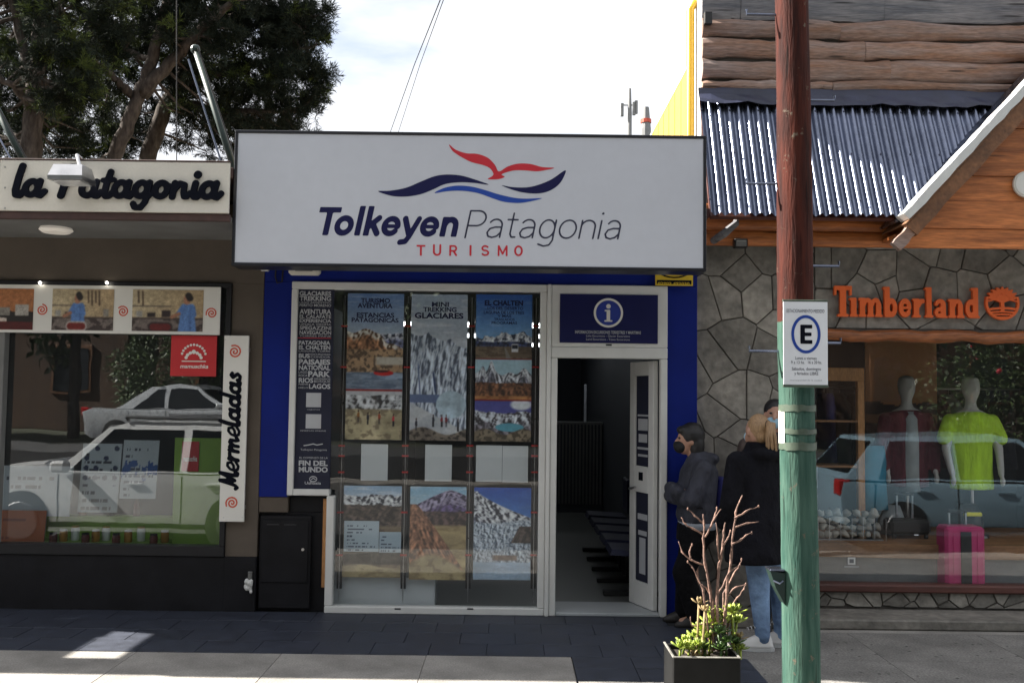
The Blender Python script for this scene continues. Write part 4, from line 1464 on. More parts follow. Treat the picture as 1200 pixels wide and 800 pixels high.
# word poster on the left of the glass
wp = thing('word_poster', 'narrow dark poster full of grey destination words beside the window', 'poster', at(367, 575, -.02))
wa, wb = at(346.5, 460, 0).x, at(389, 460, 0).x
MB().box(wa, wb, -.002, .011, at(368, 574, 0).z, at(368, 338.5, 0).z, .001).build('sheet', 'dark_poster', wp)
YW = -.0035
for s, y, h, a, b, o in (('GLACIARES', 346, 5, 351, 388, .03), ('TREKKING', 352, 5.3, 351, 388, .03), ('LAGO ARGENTINO', 355.2, 2, 351, 388, 0), ('PERITO MORENO', 359, 3, 351, 388, .01),
                      ('AVENTURA', 367.5, 5.6, 351, 388, .03), ('EL CALAFATE', 372.5, 4, 351, 388, .02), ('EXPERIENCIA', 377.5, 4, 351, 388, .02), ('UPSALA VIEDMA', 381, 2.4, 351, 388, 0), ('SPEGAZZINI', 386, 4.2, 351, 388, .02), ('NAVEGACION', 391.5, 4.5, 351, 388, .02), ('TORRES PAINE', 394.5, 2, 351, 388, 0),
                      ('PATAGONIA', 403.5, 4.6, 350, 387, .03), ('EL CHALTEN', 409, 4.6, 350, 387, .03), ('LAGUNA TORRE', 412, 2, 350, 387, 0), ('BUS', 419, 5, 350, 363, .03), ('EXCURSIONES', 416, 2, 364, 387, 0), ('CONDOR', 419, 2, 364, 387, 0), ('PAISAJES', 426.5, 6, 350, 387, .04),
                      ('NATIONAL', 433, 5.4, 350, 387, .03), ('PARK', 441, 6.5, 361, 387, .04), ('LAGO', 437, 2.6, 350, 360, 0), ('ROCA', 441, 2.6, 350, 360, 0), ('RIOS', 448, 5.6, 350, 367, .03), ('SENDEROS', 445, 2.4, 368, 387, 0), ('BOSQUE', 448, 2.4, 368, 387, 0), ('LAGOS', 455, 5.6, 362, 387, .03), ('NIEVE', 451, 2, 350, 361, 0), ('HIELO', 455, 2, 350, 361, 0),
                      ('Tolkeyen Patagonia', 527.5, 2.2, 352, 383, .0), ('EL COMIENZO DE LA', 537, 2.2, 351, 384, .0), ('FIN DEL', 545, 6, 350, 384, .04), ('MUNDO', 552.5, 6, 350, 384, .04), ('Ushuaia', 567, 3.2, 357, 376, .02), ('seguinos', 480, 1.4, 360, 375, 0), ('RESERVAS ONLINE', 505, 1.5, 352, 382, 0)):
    txt(s, a, b, y, y - h, YW, 'grey_ink', wp, off=o)
for (a, b, c_, d) in ((359, 376, 460, 477), (358.5, 376, 485, 502)):
    q0, q1 = at(a, c_, YW), at(b, d, YW)
    MB().box(q0.x, q1.x, -.0035, -.0022, q1.z, q0.z, 0).build('blank_square', 'grey_ink', wp)
q0, q1 = at(347, 395.4, YW), at(388, 396.6, YW)
MB().box(q0.x, q1.x, -.0033, -.0022, q1.z, q0.z, 0).build('red_line', 'logo_red', wp)
lc = at(367, 561, YW)
mobj('emblem', field_mesh([('s', arc(0, 0, 1, .42, 0, 360), .16), ('s', [(-.6, -.1), (0, .15), (.6, -.05)], .14)], .06, lambda u, v, d: (lc.x + u * .03, YW, lc.z + v * .05), 0), 'grey_ink', wp)
lc2 = at(367, 522, YW)
mobj('emblem', field_mesh([('s', [(-1, 0), (-.5, .1), (0, .25), (.4, .1), (1, .25)], .14)], .05, lambda u, v, d: (lc2.x + u * .075, YW, lc2.z + v * .06), 0), 'grey_ink', wp)

# lightbox sign
YS = -.86
sg = thing('lightbox_sign', 'large white black-edged sign with red bird and blue waves', 'sign', at(550, 315, YS))
sx0, sx1 = at(273, 235, YS).x, at(828, 240, YS).x
sz1, sz0 = at(550, 155.5, YS).z, at(550, 314.5, YS).z
MB().box(sx0 + .018, sx1 - .018, YS + .008, YS + .22, sz0 + .018, sz1 - .018, .002).build('panel', 'sign_white', sg)
e = .024
MB().box(sx0, sx1, YS, YS + .24, sz1 - e, sz1, .004).build('edge', 'sign_black', sg)
MB().box(sx0, sx1, YS, YS + .24, sz0, sz0 + e, .004).build('edge', 'sign_black', sg)
MB().box(sx0, sx0 + e, YS, YS + .24, sz0 + e + .0005, sz1 - e - .0005, .004).build('edge', 'sign_black', sg)
MB().box(sx1 - e, sx1, YS, YS + .24, sz0 + e + .0005, sz1 - e - .0005, .004).build('edge', 'sign_black', sg)
YI = YS + .0065


def logo(pts, nm, m, n=5):
    P = [at(430 + x / 4.8, 160 + y / 4.8, YI) for x, y in smooth_poly(pts, n)]
    me = MB().add([(p.x, YI, p.z) for p in P], [tuple(range(len(P)))]).mesh(nm)
    bm_ = bmesh.new()
    bm_.from_mesh(me)
    bmesh.ops.triangulate(bm_, faces=bm_.faces[:])
    bm_.to_mesh(me)
    bm_.free()
    mobj(nm, me, m, sg)


logo([(62, 308), (130, 305), (220, 288), (300, 255), (380, 224), (450, 214), (530, 220), (610, 243), (685, 271), (600, 261), (520, 258), (440, 268), (370, 299), (300, 325), (220, 338), (140, 334)], 'wave', 'navy')
logo([(380, 318), (430, 291), (500, 277), (580, 281), (660, 300), (740, 325), (830, 345), (900, 350), (985, 347), (920, 365), (850, 374), (770, 367), (700, 345), (640, 323), (580, 310), (520, 305), (450, 308)], 'wave', 'royal')
logo([(758, 275), (820, 285), (900, 286), (970, 270), (1040, 240), (1117, 190), (1098, 245), (1062, 285), (1010, 312), (950, 321), (880, 315), (820, 300)], 'wave', 'navy')
logo([(462, 45), (500, 75), (560, 95), (620, 98), (680, 120), (720, 160), (742, 197), (790, 170), (850, 153), (920, 155), (985, 172), (1055, 177), (1000, 190), (950, 196), (890, 191), (830, 191), (780, 203), (757, 215), (775, 227), (740, 240), (680, 240), (706, 222), (710, 205), (690, 178), (650, 160), (590, 145), (530, 115), (482, 82)], 'bird', 'logo_red', 4)
BOLD = {
 'T': ([('b', 0, 1.18, 1.15, 1.42), ('b', .43, .75, 0, 1.3)], .98),
 'o': ([('s', arc(.52, .5, .365, .37, 0, 360, 32), .30)], 1.08),
 'l': ([('b', .08, .39, 0, 1.5)], .47),
 'k': ([('b', .08, .39, 0, 1.5), ('s', [(.34, .5), (.78, .90)], .30), ('s', [(.5, .58), (.82, .12)], .30)], .98),
 'e': ([('s', arc(.52, .5, .365, .37, 0, 318, 32), .29), ('b', .2, 1.0, .40, .59)], 1.06),
 'y': ([('s', [(.16, .88), (.5, .12)], .30), ('s', [(.90, .88), (.55, .0), (.40, -.26), (.12, -.30)], .28)], 1.02),
 'n': ([('b', .08, .39, 0, 1.0), ('s', arc(.56, .56, .29, .30, 165, 0, 20), .30), ('b', .70, 1.01, 0, .57)], 1.12),
}
TH = .082
THIN = {
 'P': ([('s', [(.08, 0), (.08, 1.38), (.5, 1.38)] + arc(.5, 1.0, .40, .38, 90, -90, 14) + [(.5, .62), (.08, .62)], TH)], 1.02),
 'a': ([('s', arc(.42, .64, .32, .32, 150, 0, 14) + [(.74, 0.04)], TH), ('s', [(.74, .56), (.42, .56), (.18, .48), (.08, .28), (.16, .09), (.36, .03), (.58, .1), (.74, .3)], TH)], .96),
 't': ([('s', [(.25, 1.28), (.25, .22), (.34, .06), (.52, .06)], TH), ('s', [(.02, .95), (.50, .95)], TH)], .64),
 'g': ([('s', arc(.42, .50, .36, .46, 0, 360, 28), TH), ('s', [(.78, .95), (.78, -.08), (.66, -.32), (.4, -.38), (.12, -.28)], TH)], .98),
 'o': ([('s', arc(.45, .5, .40, .46, 0, 360, 28), TH)], 1.0),
 'n': ([('s', [(.08, .95), (.08, .04)], TH), ('s', arc(.42, .62, .34, .34, 172, 0, 16) + [(.76, .04)], TH)], .94),
 'i': ([('s', [(.08, .95), (.08, .04)], TH), ('c', .08, 1.32, .062)], .30),
}
CAPS = {
 'T': ([('b', 0, .8, .84, 1.0), ('b', .31, .49, 0, .9)], .8), 'U': ([('s', [(.09, 1.0), (.09, .38)] + arc(.38, .36, .29, .28, 180, 360, 14) + [(.67, 1.0)], .17)], .76),
 'R': ([('b', .0, .17, 0, 1.0), ('s', [(.08, .92), (.4, .92)] + arc(.42, .69, .22, .23, 90, -90, 10) + [(.08, .46)], .16), ('s', [(.38, .46), (.64, .06)], .17)], .74),
 'I': ([('b', 0, .18, 0, 1.0)], .18), 'S': ([('s', arc(.35, .72, .27, .21, 35, 260, 14) + arc(.35, .30, .29, .22, 90, -150, 14), .16)], .7),
 'M': ([('b', 0, .16, 0, 1.0), ('b', .74, .90, 0, 1.0), ('s', [(.1, .93), (.45, .2), (.8, .93)], .15)], .9), 'O': ([('s', arc(.40, .5, .31, .42, 0, 360, 26), .17)], .8),
}


def sans(word, table, cap, pa, pb, pyb, pyt, mat, sh=.2, res=.05):
    tot = sum(table[c_][1] for c_ in word)
    A_, B_ = at(pa, pyb, YI), at(pb, pyb, YI)
    kx = (B_.x - A_.x) / tot
    kz = (at(pa, pyt, YI).z - A_.z) / cap
    x = 0
    for ch in word:
        pr, wd = table[ch]
        fn = lambda u, v, d, x=x: (A_.x + (x + u) * kx + sh * v * kz, YI, A_.z + v * kz)
        mobj('letter', field_mesh(pr, res, fn, 0), mat, sg)
        x += wd


sans('Tolkeyen', BOLD, 1.42, 368, 537, 275.5, 242.5, 'navy')
sans('Patagonia', THIN, 1.42, 543, 729, 278.5, 246, 'thin_ink', .2, .035)
for i, ch in enumerate('TURISMO'):
    xa = 488 + i * 19.2 + (4.5 if ch == 'I' else 0) - (.8 if i > 3 else 0)
    sans(ch, CAPS, 1.0, xa, xa + CAPS[ch][1] * 12.8, 299.5 + i * .1, 287 + i * .1, 'logo_red', 0, .04)
for x in (sx0 + .3, sx1 - .3):
    MB().box(x - .03, x + .03, YS + .241, -.002, 3.361, 3.42, .004).build('bracket', 'sign_black', sg)
# alarm box and yellow plaque below it
al = thing('alarm_box', 'cream rounded alarm box under the big sign at left', 'alarm', at(357, 320, -.03))
q0, q1 = at(339, 314, -.03), at(376, 323, -.03)
MB().box(q0.x, q1.x, -.075, -.001, q1.z, q1.z + .11, .02).build('body', 'cream_board', al)
MB().box(q0.x + .06, q1.x - .06, -.080, -.0755, q1.z + .03, q1.z + .09, .002).build('grille', 'soffit', al)
j = thing('cable_junction', 'small white junction box with dangling blue cable left of the alarm', 'box', at(311, 316, -.02))
q0 = at(311, 316, -.02)
MB().box(q0.x - .035, q0.x + .03, -.04, -.001, q0.z - .012, q0.z + .02, .004).build('body', 'white_paint', j)
MB().tube([(q0.x + .09, -.02, q0.z + .1), (q0.x + .085, -.02, q0.z - .06), (q0.x + .10, -.02, q0.z - .11), (q0.x + .14, -.02, q0.z - .10), (q0.x + .15, -.02, q0.z + .06)], .007, 6).build('cable', 'cable', j)
yp = thing('yellow_plaque', 'small yellow and black plaque tucked under the big sign at right', 'sign', at(790, 333, -.05))
q0, q1 = at(768, 317, -.06), at(812, 335, -.06)
MB().box(q0.x, q1.x, -.062, -.050, q1.z, q1.z + .26, .002).build('panel', 'yellow_plaque', yp)
MB().box(q0.x + .012, q1.x - .012, -.0640, -.0622, q1.z + .012, q1.z + .045, 0).build('black_band', 'letter_black', yp)
txt('02902 492030', 771, 808, 333, 330.5, -.0645, 'yellow_plaque', yp, off=.02)
yc = at(790, 316, -.0635)
mobj('oval', field_mesh([('s', arc(0, 0, 1, .5, 0, 360), .10)], .05, lambda u, v, d: (yc.x + u * .13, -.0635, yc.z + v * .13), 0), 'letter_black', yp)
txt('VIGILANCIA', 774, 804, 320.5, 314.5, -.0635, 'letter_black', yp, off=.03, shear=.2)

# ------------------------------------------------------------------ outdoor store on the right
YW0 = .10
store = thing('outdoor_store', 'stone and log fronted store with corrugated pent roof and gable', 'store', (3.2, YW0, 0))
sxl = xb1 + .004
sxr = 5.6
z_ltop = at(900, 290, YW0).z
z_lin = at(1080, 400, YW0).z
x_win = at(955, 540, YW0).x
z_sill = at(1080, 684, YW0).z
XG = at(957, 540, YW0).x
# mortar backing
MB().box(sxl, XG, YW0 + .03, .4, 0, z_ltop + .12, 0).build('wall', 'mortar', store)
MB().box(XG + .0005, sxr, YW0 + .03, .4, z_lin + .10, z_ltop + .12, 0).build('wall', 'mortar', store)
MB().box(XG + .0005, sxr, YW0 + .03, .4, 0, z_sill - .07, 0).build('wall', 'mortar', store)


def clip_half(poly, nx, ny, c):
    out = []
    for i in range(len(poly)):
        a, b = poly[i], poly[(i + 1) % len(poly)]
        da, db = a[0] * nx + a[1] * ny - c, b[0] * nx + b[1] * ny - c
        if da <= 0:
            out.append(a)
        if (da < 0) != (db < 0) and abs(da - db) > 1e-12:
            t = da / (da - db)
            out.append((a[0] + t * (b[0] - a[0]), a[1] + t * (b[1] - a[1])))
    return out


def stones(x0, x1, z0, z1, step, yf, seed, gap=.0045):
    """irregular polygonal facing stones with recessed joints"""
    rs = random.Random(seed)
    sites = []
    nz, nx_ = max(1, round((z1 - z0) / (step * 1.15))), max(1, round((x1 - x0) / (step * .86)))
    for r in range(-1, nz + 1):
        for c_ in range(-1, nx_ + 1):
            sites.append((x0 + (c_ + .5 + .5 * (r % 2) + rs.uniform(-.46, .46)) * (x1 - x0) / nx_, z0 + (r + .5 + rs.uniform(-.46, .46)) * (z1 - z0) / nz))
    for i, s in enumerate(sites):
        poly = [(x0, z0), (x1, z0), (x1, z1), (x0, z1)]
        for k, o in enumerate(sites):
            if k == i or math.hypot(o[0] - s[0], o[1] - s[1]) > step * 3.2:
                continue
            nx, ny = o[0] - s[0], o[1] - s[1]
            l = math.hypot(nx, ny)
            nx, ny = nx / l, ny / l
            poly = clip_half(poly, nx, ny, ((s[0] + o[0]) / 2) * nx + ((s[1] + o[1]) / 2) * ny - gap * rs.uniform(.6, 1.2))
            if len(poly) < 3:
                break
        if len(poly) < 3:
            continue
        ar = abs(sum(poly[q][0] * poly[(q + 1) % len(poly)][1] - poly[(q + 1) % len(poly)][0] * poly[q][1] for q in range(len(poly)))) / 2
        if ar < .0012:
            continue
        # drop near-duplicate corners
        pp = [poly[0]]
        for q in poly[1:]:
            if math.hypot(q[0] - pp[-1][0], q[1] - pp[-1][1]) > .008:
                pp.append(q)
        if len(pp) < 3:
            continue
        y = yf + .012 + rs.uniform(-.008, .006)
        MB().prism(pp, y, yf + .04, .005).build('stone', 'stone_face', store)


stones(sxl + .004, XG - .01, .005, z_ltop + .10, .30, YW0, 3)
stones(XG + .0, sxr - .4, z_lin + .105, z_ltop + .10, .27, YW0, 5)
stones(XG + .0, sxr - .4, .08, z_sill - .075, .22, YW0, 8)
# ledge at the foot
MB().box(sxl + .02, sxr, -.32, YW0 - .014, -.01, .07, .012).build('ledge', 'stone_face', store)

# lintel log, sill, glass
lg = MB()
n = 40
zl_c = at(1080, 394, YW0 - .03).z
path = [Vector((XG - .02 + (sxr - XG) * k / n, YW0 - .02, zl_c + .008 * math.sin(k * .9) + random.uniform(-.004, .004))) for k in range(n + 1)]
lg.tube(path, [.050 + random.uniform(-.005, .006) for _ in path], 12)
lg.build('lintel', 'lintel_wood', store, True)
MB().box(XG + .001, sxr, YW0 - .002, .39, z_lin + .02, z_lin + .099, .003).build('lintel_back', 'mortar', store)
MB().box(XG - .0, sxr, YW0 - .04, YW0 + .12, z_sill - .068, z_sill - .003, .012).build('sill', 'sill_red', store)
MB().box(XG + .001, sxr - .45, YW0 + .04, YW0 + .048, z_sill - .002, z_lin + .019, 0).build('pane', 'store_glass', store)
# room
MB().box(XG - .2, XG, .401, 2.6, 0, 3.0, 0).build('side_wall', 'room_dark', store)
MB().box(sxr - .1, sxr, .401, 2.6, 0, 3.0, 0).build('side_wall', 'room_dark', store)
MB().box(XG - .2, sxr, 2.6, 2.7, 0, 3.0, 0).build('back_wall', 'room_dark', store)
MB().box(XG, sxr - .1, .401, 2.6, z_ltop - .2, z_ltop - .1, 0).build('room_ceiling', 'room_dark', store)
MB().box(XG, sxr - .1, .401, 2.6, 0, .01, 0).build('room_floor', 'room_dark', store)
# pent roof beams below the corrugated sheets
def plank(x0, x1, z0, z1, y, mat, parent, seed, wav=.006, bulge=.02, dpt=.04, slope=0.0, nm='plank', seg=26):
    """half-round board with waney edges along x"""
    rs = np.random.RandomState(seed)
    m = MB()
    N = seg
    t = np.linspace(0, 1, N + 1)
    wl = wav * (fbm(t * 6, t * 0 + seed, seed % 50 + 1, 3) - .5) * 2
    wh = wav * (fbm(t * 6, t * 0 + seed + 9, seed % 50 + 7, 3) - .5) * 2
    prof = [(0, 0.0), (.12, .55), (.35, .95), (.65, 1.0), (.88, .6), (1, 0)]
    vs, fs = [], []
    for i in range(N + 1):
        x = x0 + (x1 - x0) * t[i]
        a, b = z0 + wl[i] + slope * (x - x0), z1 + wh[i] + slope * (x - x0)
        for (s, o) in prof:
            vs.append((x, y - bulge * o, a + (b - a) * s))
        vs.append((x, y + dpt, b))
        vs.append((x, y + dpt, a))
    k = len(prof) + 2
    for i in range(N):
        for q in range(k):
            fs.append((i * k + q, (i + 1) * k + q, (i + 1) * k + (q + 1) % k, i * k + (q + 1) % k))
    fs.append(tuple(range(k)))
    fs.append(tuple(N * k + q for q in range(k))[::-1])
    m.add(vs, fs)
    return m.build(nm, mat, parent)


YB = -.04
zr0 = at(900, 251, -.42).z
plank(sxl + .02, at(1075, 275, YB).x, at(950, 290, YB).z + .01, at(950, 271, YB).z - .002, YB, 'orange_plank', store, 11, .003)
plank(sxl + .02, at(1075, 275, YB).x, at(950, 271, YB).z, at(950, 257, YB).z - .002, YB - .004, 'orange_plank', store, 12, .003)
plank(sxl + .02, at(1075, 275, YB).x, at(950, 257, YB).z, at(950, 240, YB).z, YB - .008, 'orange_plank', store, 13, .003)
MB().box(sxl + .02, sxr, YB + .045, YW0 + .029, z_ltop + .015, z_ltop + .6, 0).build('beam_backing', 'mortar', store)

# corrugated pent roof
GA = at(1062, 262, -.5)
GDV = at(1205, 108, -.5) - GA
zt_r = at(900, 112, YW0).z
zb_r = zr0
yt_r, yb_r = YW0 - .03, -.42
pitch = .0795
xg_top = at(1188, 118, YW0).x
xw = sxl + .02
sheet_w = pitch * 11
k0 = 0
while xw + k0 * sheet_w < sxr - .5:
    a = xw + k0 * sheet_w
    b = a + sheet_w + pitch * .5
    nxs = int((b - a) / (pitch / 12))
    rows = 8
    vs, fs = [], []
    for i in range(nxs + 1):
        x = a + (b - a) * i / nxs
        h = .019 * math.cos(2 * PI * (x - xw) / pitch)
        zs_ = GA.z + (x - GA.x) * GDV.z / GDV.x + .02
        smax = min(1.0, max(.02, (zt_r - zs_) / (zt_r - zb_r))) if x > GA.x - .1 else 1.0
        for r in range(rows + 1):
            s = r / rows * smax
            yy = yt_r + (yb_r - yt_r) * s
            zz = zt_r + (zb_r - zt_r) * s
            wob = .003 * math.sin(x * 3.1 + s * 5) + (.002 if k0 % 2 else 0)
            vs.append((x, yy - (h + wob) * .87, zz + (h + wob) * .5))
    for i in range(nxs):
        for r in range(rows):
            q = i * (rows + 1) + r
            fs.append((q, q + 1, q + rows + 2, q + rows + 1))
    MB().add(vs, fs).build('roof_sheet', 'galvanised', store, 'all')
    k0 += 1
scw = MB()
for r_, s_ in enumerate((.16, .52, .90)):
    for k in range(0, 40, 3):
        x = xw + k * pitch
        zs_ = GA.z + (x - GA.x) * GDV.z / GDV.x + .08
        zz = zt_r + (zb_r - zt_r) * s_
        if x > GA.x - .1 and zz < zs_:
            continue
        yy = yt_r + (yb_r - yt_r) * s_
        c0 = Vector((x, yy - .017 * .87, zz + .017 * .5))
        scw.tube([c0, c0 + Vector((0, -.87, .5)) * .012], .008, 6)
scw.build('roof_screws', 'navy_flashing', store)['kind'] = 'stuff'
# back board under the sheets so no light leaks through
MB().add([(sxl + .03, yt_r + .03, zt_r - .04), (sxr, yt_r + .03, zt_r - .04), (sxr, yb_r + .06, zb_r - .01), (sxl + .03, yb_r + .06, zb_r - .01),
          (sxl + .03, yt_r + .03, zt_r - .06), (sxr, yt_r + .03, zt_r - .06), (sxr, yb_r + .09, zb_r - .03), (sxl + .03, yb_r + .09, zb_r - .03)],
         [(0, 3, 2, 1), (4, 5, 6, 7), (0, 4, 7, 3), (1, 2, 6, 5), (3, 7, 6, 2), (0, 1, 5, 4)]).build('roof_board', 'sill_red', store)
MB().box(sxl, sxl + .022, yb_r + .05, YW0 + .02, zb_r - .02, zb_r + .05, .002).build('end_board', 'sill_red', store)
# flashing between wall and sheets: creased strip
n = 40
vs, fs = [], []
for i in range(n + 1):
    x = sxl + .01 + (sxr - sxl) * i / n
    j1 = random.uniform(-.012, .012)
    z0_ = at(900, 103, YW0 - .06).z + (.004 * math.sin(i))
    vs += [(x, YW0 - .046, z0_), (x, YW0 - .062, z0_ - .06), (x, YW0 - .10 - .01 * math.sin(i * 1.7), zt_r - .07 + j1), (x, YW0 - .125, zt_r - .105 + j1 * 1.5)]
for i in range(n):
    for q in range(3):
        fs.append((i * 4 + q, i * 4 + q + 1, i * 4 + q + 5, i * 4 + q + 4))
MB().add(vs, fs).build('flashing', 'navy_flashing', store)
# upper log wall
UW = at(822, 50, YW0).x
YU = YW0 - .015
rows = [(108, 94), (94, 70), (70, 46), (46, 24), (24, -24), (-24, -60), (-60, -95)]
for i, (b, a) in enumerate(rows):
    zz0, zz1 = at(900, b, YU).z, at(900, a, YU).z
    cuts = [UW, UW + 1.1 + .7 * ((i * 37) % 10) / 10, sxr] if i < 4 else [UW, UW + .33 + .4 * (i % 2), UW + 1.55, sxr]
    for k in range(len(cuts) - 1):
        plank(cuts[k] + .0015, cuts[k + 1] - .0015, zz0 + .005, zz1 - .004, YU - .006 * ((i + k) % 2), 'grey_log' if i >= 4 else 'old_log', store, 30 + i * 5 + k, .03, .045 if i < 4 else .02, .03)
MB().box(UW + .004, sxr, YW0 + .0155, YW0 + .0195, z_ltop + .62, at(900, -95, YW0).z, 0).build('backing', 'mortar', store)  # added dark sheet, paints shadow into the seams between logs
MB().box(UW + .002, sxr, YW0 + .02, .7, z_ltop + .61, at(900, -95, YW0).z, 0).build('parapet', 'white_paint', store)
# yellow side wall, pipe
MB().box(UW + .01, UW + .25, .75, 14, 2.9, 4.82, .004).build('side_cladding', 'yellow_wall', store)
for k in range(36):
    y = .78 + k * .36
    MB().box(UW + .006, UW + .0095, y, y + .02, 2.9, 4.81, 0).build('seam', 'yellow_wall', store)
MB().box(UW + .005, UW + .26, .73, 14.02, 4.825, 4.86, .004).build('coping', 'white_paint', store)
MB().tube([(UW - .05, .34, 2.8), (UW - .05, .34, at(812, 12, .34).z), (UW - .01, .34, at(812, 4, .34).z), (UW + .1, .36, at(812, 3, .36).z)], .036, 14).build('pipe', 'yellow_pipe', store, True)
MB().box(UW + .27, sxr, .76, 14, 3.0, 4.6, 0).build('main_block', 'white_paint', store)
# small vent box at the corner of the log wall
MB().box(at(823, 30, YU).x, at(832, 30, YU).x, YU - .1, YU - .05, at(827, 33, YU).z, at(827, 19, YU).z, .004).build('corner_box', 'black_plastic', store)

# gable: barge board, white metal edge, planks
YG = -.5
A = at(1062, 262, YG)
B = at(1205, 108, YG)
dv = (B - A).normalized()
dv.y = 0
dv.normalize()
nv = Vector((-dv.z, 0, dv.x))                     # up-left of the slope
L = 2.2


def beam(o, u0, u1, n0, n1, y0, y1, nm, mat, wav=0.0, seg=16, seed=1):
    vs, fs = [], []
    rs = random.Random(seed)
    for i in range(seg + 1):
        u = u0 + (u1 - u0) * i / seg
        w0 = rs.uniform(-wav, wav)
        w1 = rs.uniform(-wav, wav)
        for (nn, yy) in ((n0 + w0, y0), (n1 + w1, y0), (n1 + w1, y1), (n0 + w0, y1)):
            p = o + dv * u + nv * nn
            vs.append((p.x, yy, p.z))
    for i in range(seg):
        for q in range(4):
            fs.append((i * 4 + q, i * 4 + (q + 1) % 4, (i + 1) * 4 + (q + 1) % 4, (i + 1) * 4 + q))
    fs.append((3, 2, 1, 0))
    fs.append(tuple(seg * 4 + q for q in range(4)))
    return MB().add(vs, fs).build(nm, mat, store)


beam(A, -.02, L, -.115, -.001, YG - .03, YG + .04, 'barge_board', 'barge_wood', .006, 20, 4)
beam(A, -.02, L, .001, .012, YG - .05, YB, 'roof_deck', 'barge_wood')
beam(A, .02, L, .014, .075, YG - .065, YG + .1, 'metal_edge', 'white_paint', .006, 24, 6)
beam(A, .0, L, .04, .062, YG + .101, YB - .02, 'metal_edge', 'galvanised')
beam(A, -.19, -.022, -.105, -.02, YG - .02, YG + .05, 'rafter_tail', 'old_log', .006, 4, 9)
# gable planks clipped by the slope
yb_list = [291, 268, 236, 206, 178, 150, 120, 85, 50, 10]
YGP = -.36
for i in range(len(yb_list) - 1):
    z0_, z1_ = at(1130, yb_list[i], YGP).z, at(1130, yb_list[i + 1], YGP).z - .003
    def xslope(z):
        return A.x + dv.x / dv.z * (z - A.z) + .05
    xa, xc = max(at(1048, 280, YGP).x, xslope(z0_)), max(at(1048, 280, YGP).x, xslope(z1_))
    MB().prism([(xa, z0_), (sxr, z0_), (sxr, z1_), (xc, z1_)], YGP - .012 * (i % 2), YGP + .03, .005).build('plank', 'orange_plank', store)
MB().box(at(1050, 280, YGP).x, sxr, YGP + .031, YB - .03, z_ltop + .02, z_ltop + .05, .003).build('gable_soffit', 'orange_plank', store)
rb = thing('round_sign', 'pale round sign on the orange gable at right edge', 'sign', at(1200, 216, YGP - .03))
q = at(1203, 216, YGP - .03)
MB().tube([(q.x, YGP - .035, q.z), (q.x, YGP - .013, q.z)], .105, 28).build('disc', 'cream_board', rb)
MB().tube([(q.x, YGP - .040, q.z), (q.x, YGP - .0355, q.z)], .09, 28).build('face', 'white_board', rb)
# knotty branch stub and black floodlight below the eave
kn = MB()
a_, b_ = at(840, 282, -.2), at(862, 262, -.2)
kn.tube([(a_.x, -.06, a_.z + .02), (a_.x + .06, -.2, a_.z + .06), (b_.x, -.22, b_.z), (b_.x + .02, -.15, b_.z + .05)], [.03, .035, .028, .02], 8)
tag(kn.build('branch_stub', 'grey_log', None, True), 'grey crooked branch stub under the eave of the stone store', 'branch')
fl2 = thing('wall_floodlight', 'small black floodlight under the eave above the facing stones', 'lamp', at(868, 285, -.1))
q = at(868, 284, -.12)
MB().box(q.x - .055, q.x + .055, -.14, -.06, q.z - .045, q.z + .03, .008).build('housing', 'black_plastic', fl2)
MB().box(q.x - .042, q.x + .042, -.146, -.1405, q.z - .036, q.z + .012, .002).build('lens', 'soffit', fl2)
MB().box(q.x - .012, q.x + .012, -.0595, YW0, q.z - .01, q.z + .015, .002).build('arm', 'black_plastic', fl2)

# raised orange lettering
ST = .36
SG = {
 'T': ([('b', .0, 1.22, 1.40, 1.62), ('b', .0, .15, 1.12, 1.5), ('b', 1.07, 1.22, 1.12, 1.5), ('b', .40, .82, 0, 1.5), ('b', .24, .98, 0, .14)], 1.06),
 'i': ([('b', .10, .48, 0, 1.0), ('b', 0, .3, .86, 1.0), ('b', 0, .58, 0, .13)], .62),
 'm': ([('b', .10, .46, 0, 1.0), ('b', 0, .3, .86, 1.0), ('b', 0, .54, 0, .13), ('b', .68, 1.02, 0, .72), ('b', .60, 1.08, 0, .13), ('b', 1.24, 1.58, 0, .72), ('b', 1.16, 1.68, 0, .13), ('s', arc(.64, .68, .21, .2, 175, 5), .24), ('s', arc(1.20, .68, .21, .2, 175, 5), .24)], 1.72),
 'b': ([('b', .10, .46, 0, 1.6), ('b', 0, .3, 1.46, 1.6), ('s', arc(.58, .5, .26, .36, 130, -130), .28), ('b', .1, .6, 0, .12)], 1.06),
 'e': ([('s', arc(.48, .5, .30, .36, -40, -330), .27), ('b', .25, .88, .44, .58), ('s', arc(.48, .5, .3, .36, 0, 90), .24)], .98),
 'r': ([('b', .10, .46, 0, 1.0), ('b', 0, .3, .86, 1.0), ('b', 0, .58, 0, .13), ('s', [(.46, .65), (.58, .85), (.74, .86)], .24)], .88),
 'l': ([('b', .10, .46, 0, 1.6), ('b', 0, .3, 1.46, 1.6), ('b', 0, .56, 0, .13)], .60),
 'a': ([('b', .50, .84, 0.0, .75), ('s', arc(.46, .70, .26, .18, 0, 170), .22), ('s', arc(.40, .28, .22, .17, 0, 360), .22), ('b', .6, .96, 0, .12)], 1.02),
 'n': ([('b', .10, .46, 0, 1.0), ('b', 0, .3, .86, 1.0), ('b', 0, .54, 0, .13), ('b', .68, 1.02, 0, .72), ('b', .60, 1.12, 0, .13), ('s', arc(.64, .68, .21, .2, 175, 5), .24)], 1.16),
 'd': ([('b', .56, .92, 0, 1.6), ('b', .44, .7, 1.46, 1.6), ('s', arc(.44, .5, .26, .36, 50, 310), .28), ('b', .5, 1.02, 0, .12)], 1.06),
}
ss = thing('store_sign', 'raised orange store lettering and tree emblem on the stone band', 'sign', at(1080, 375, YW0 - .03))
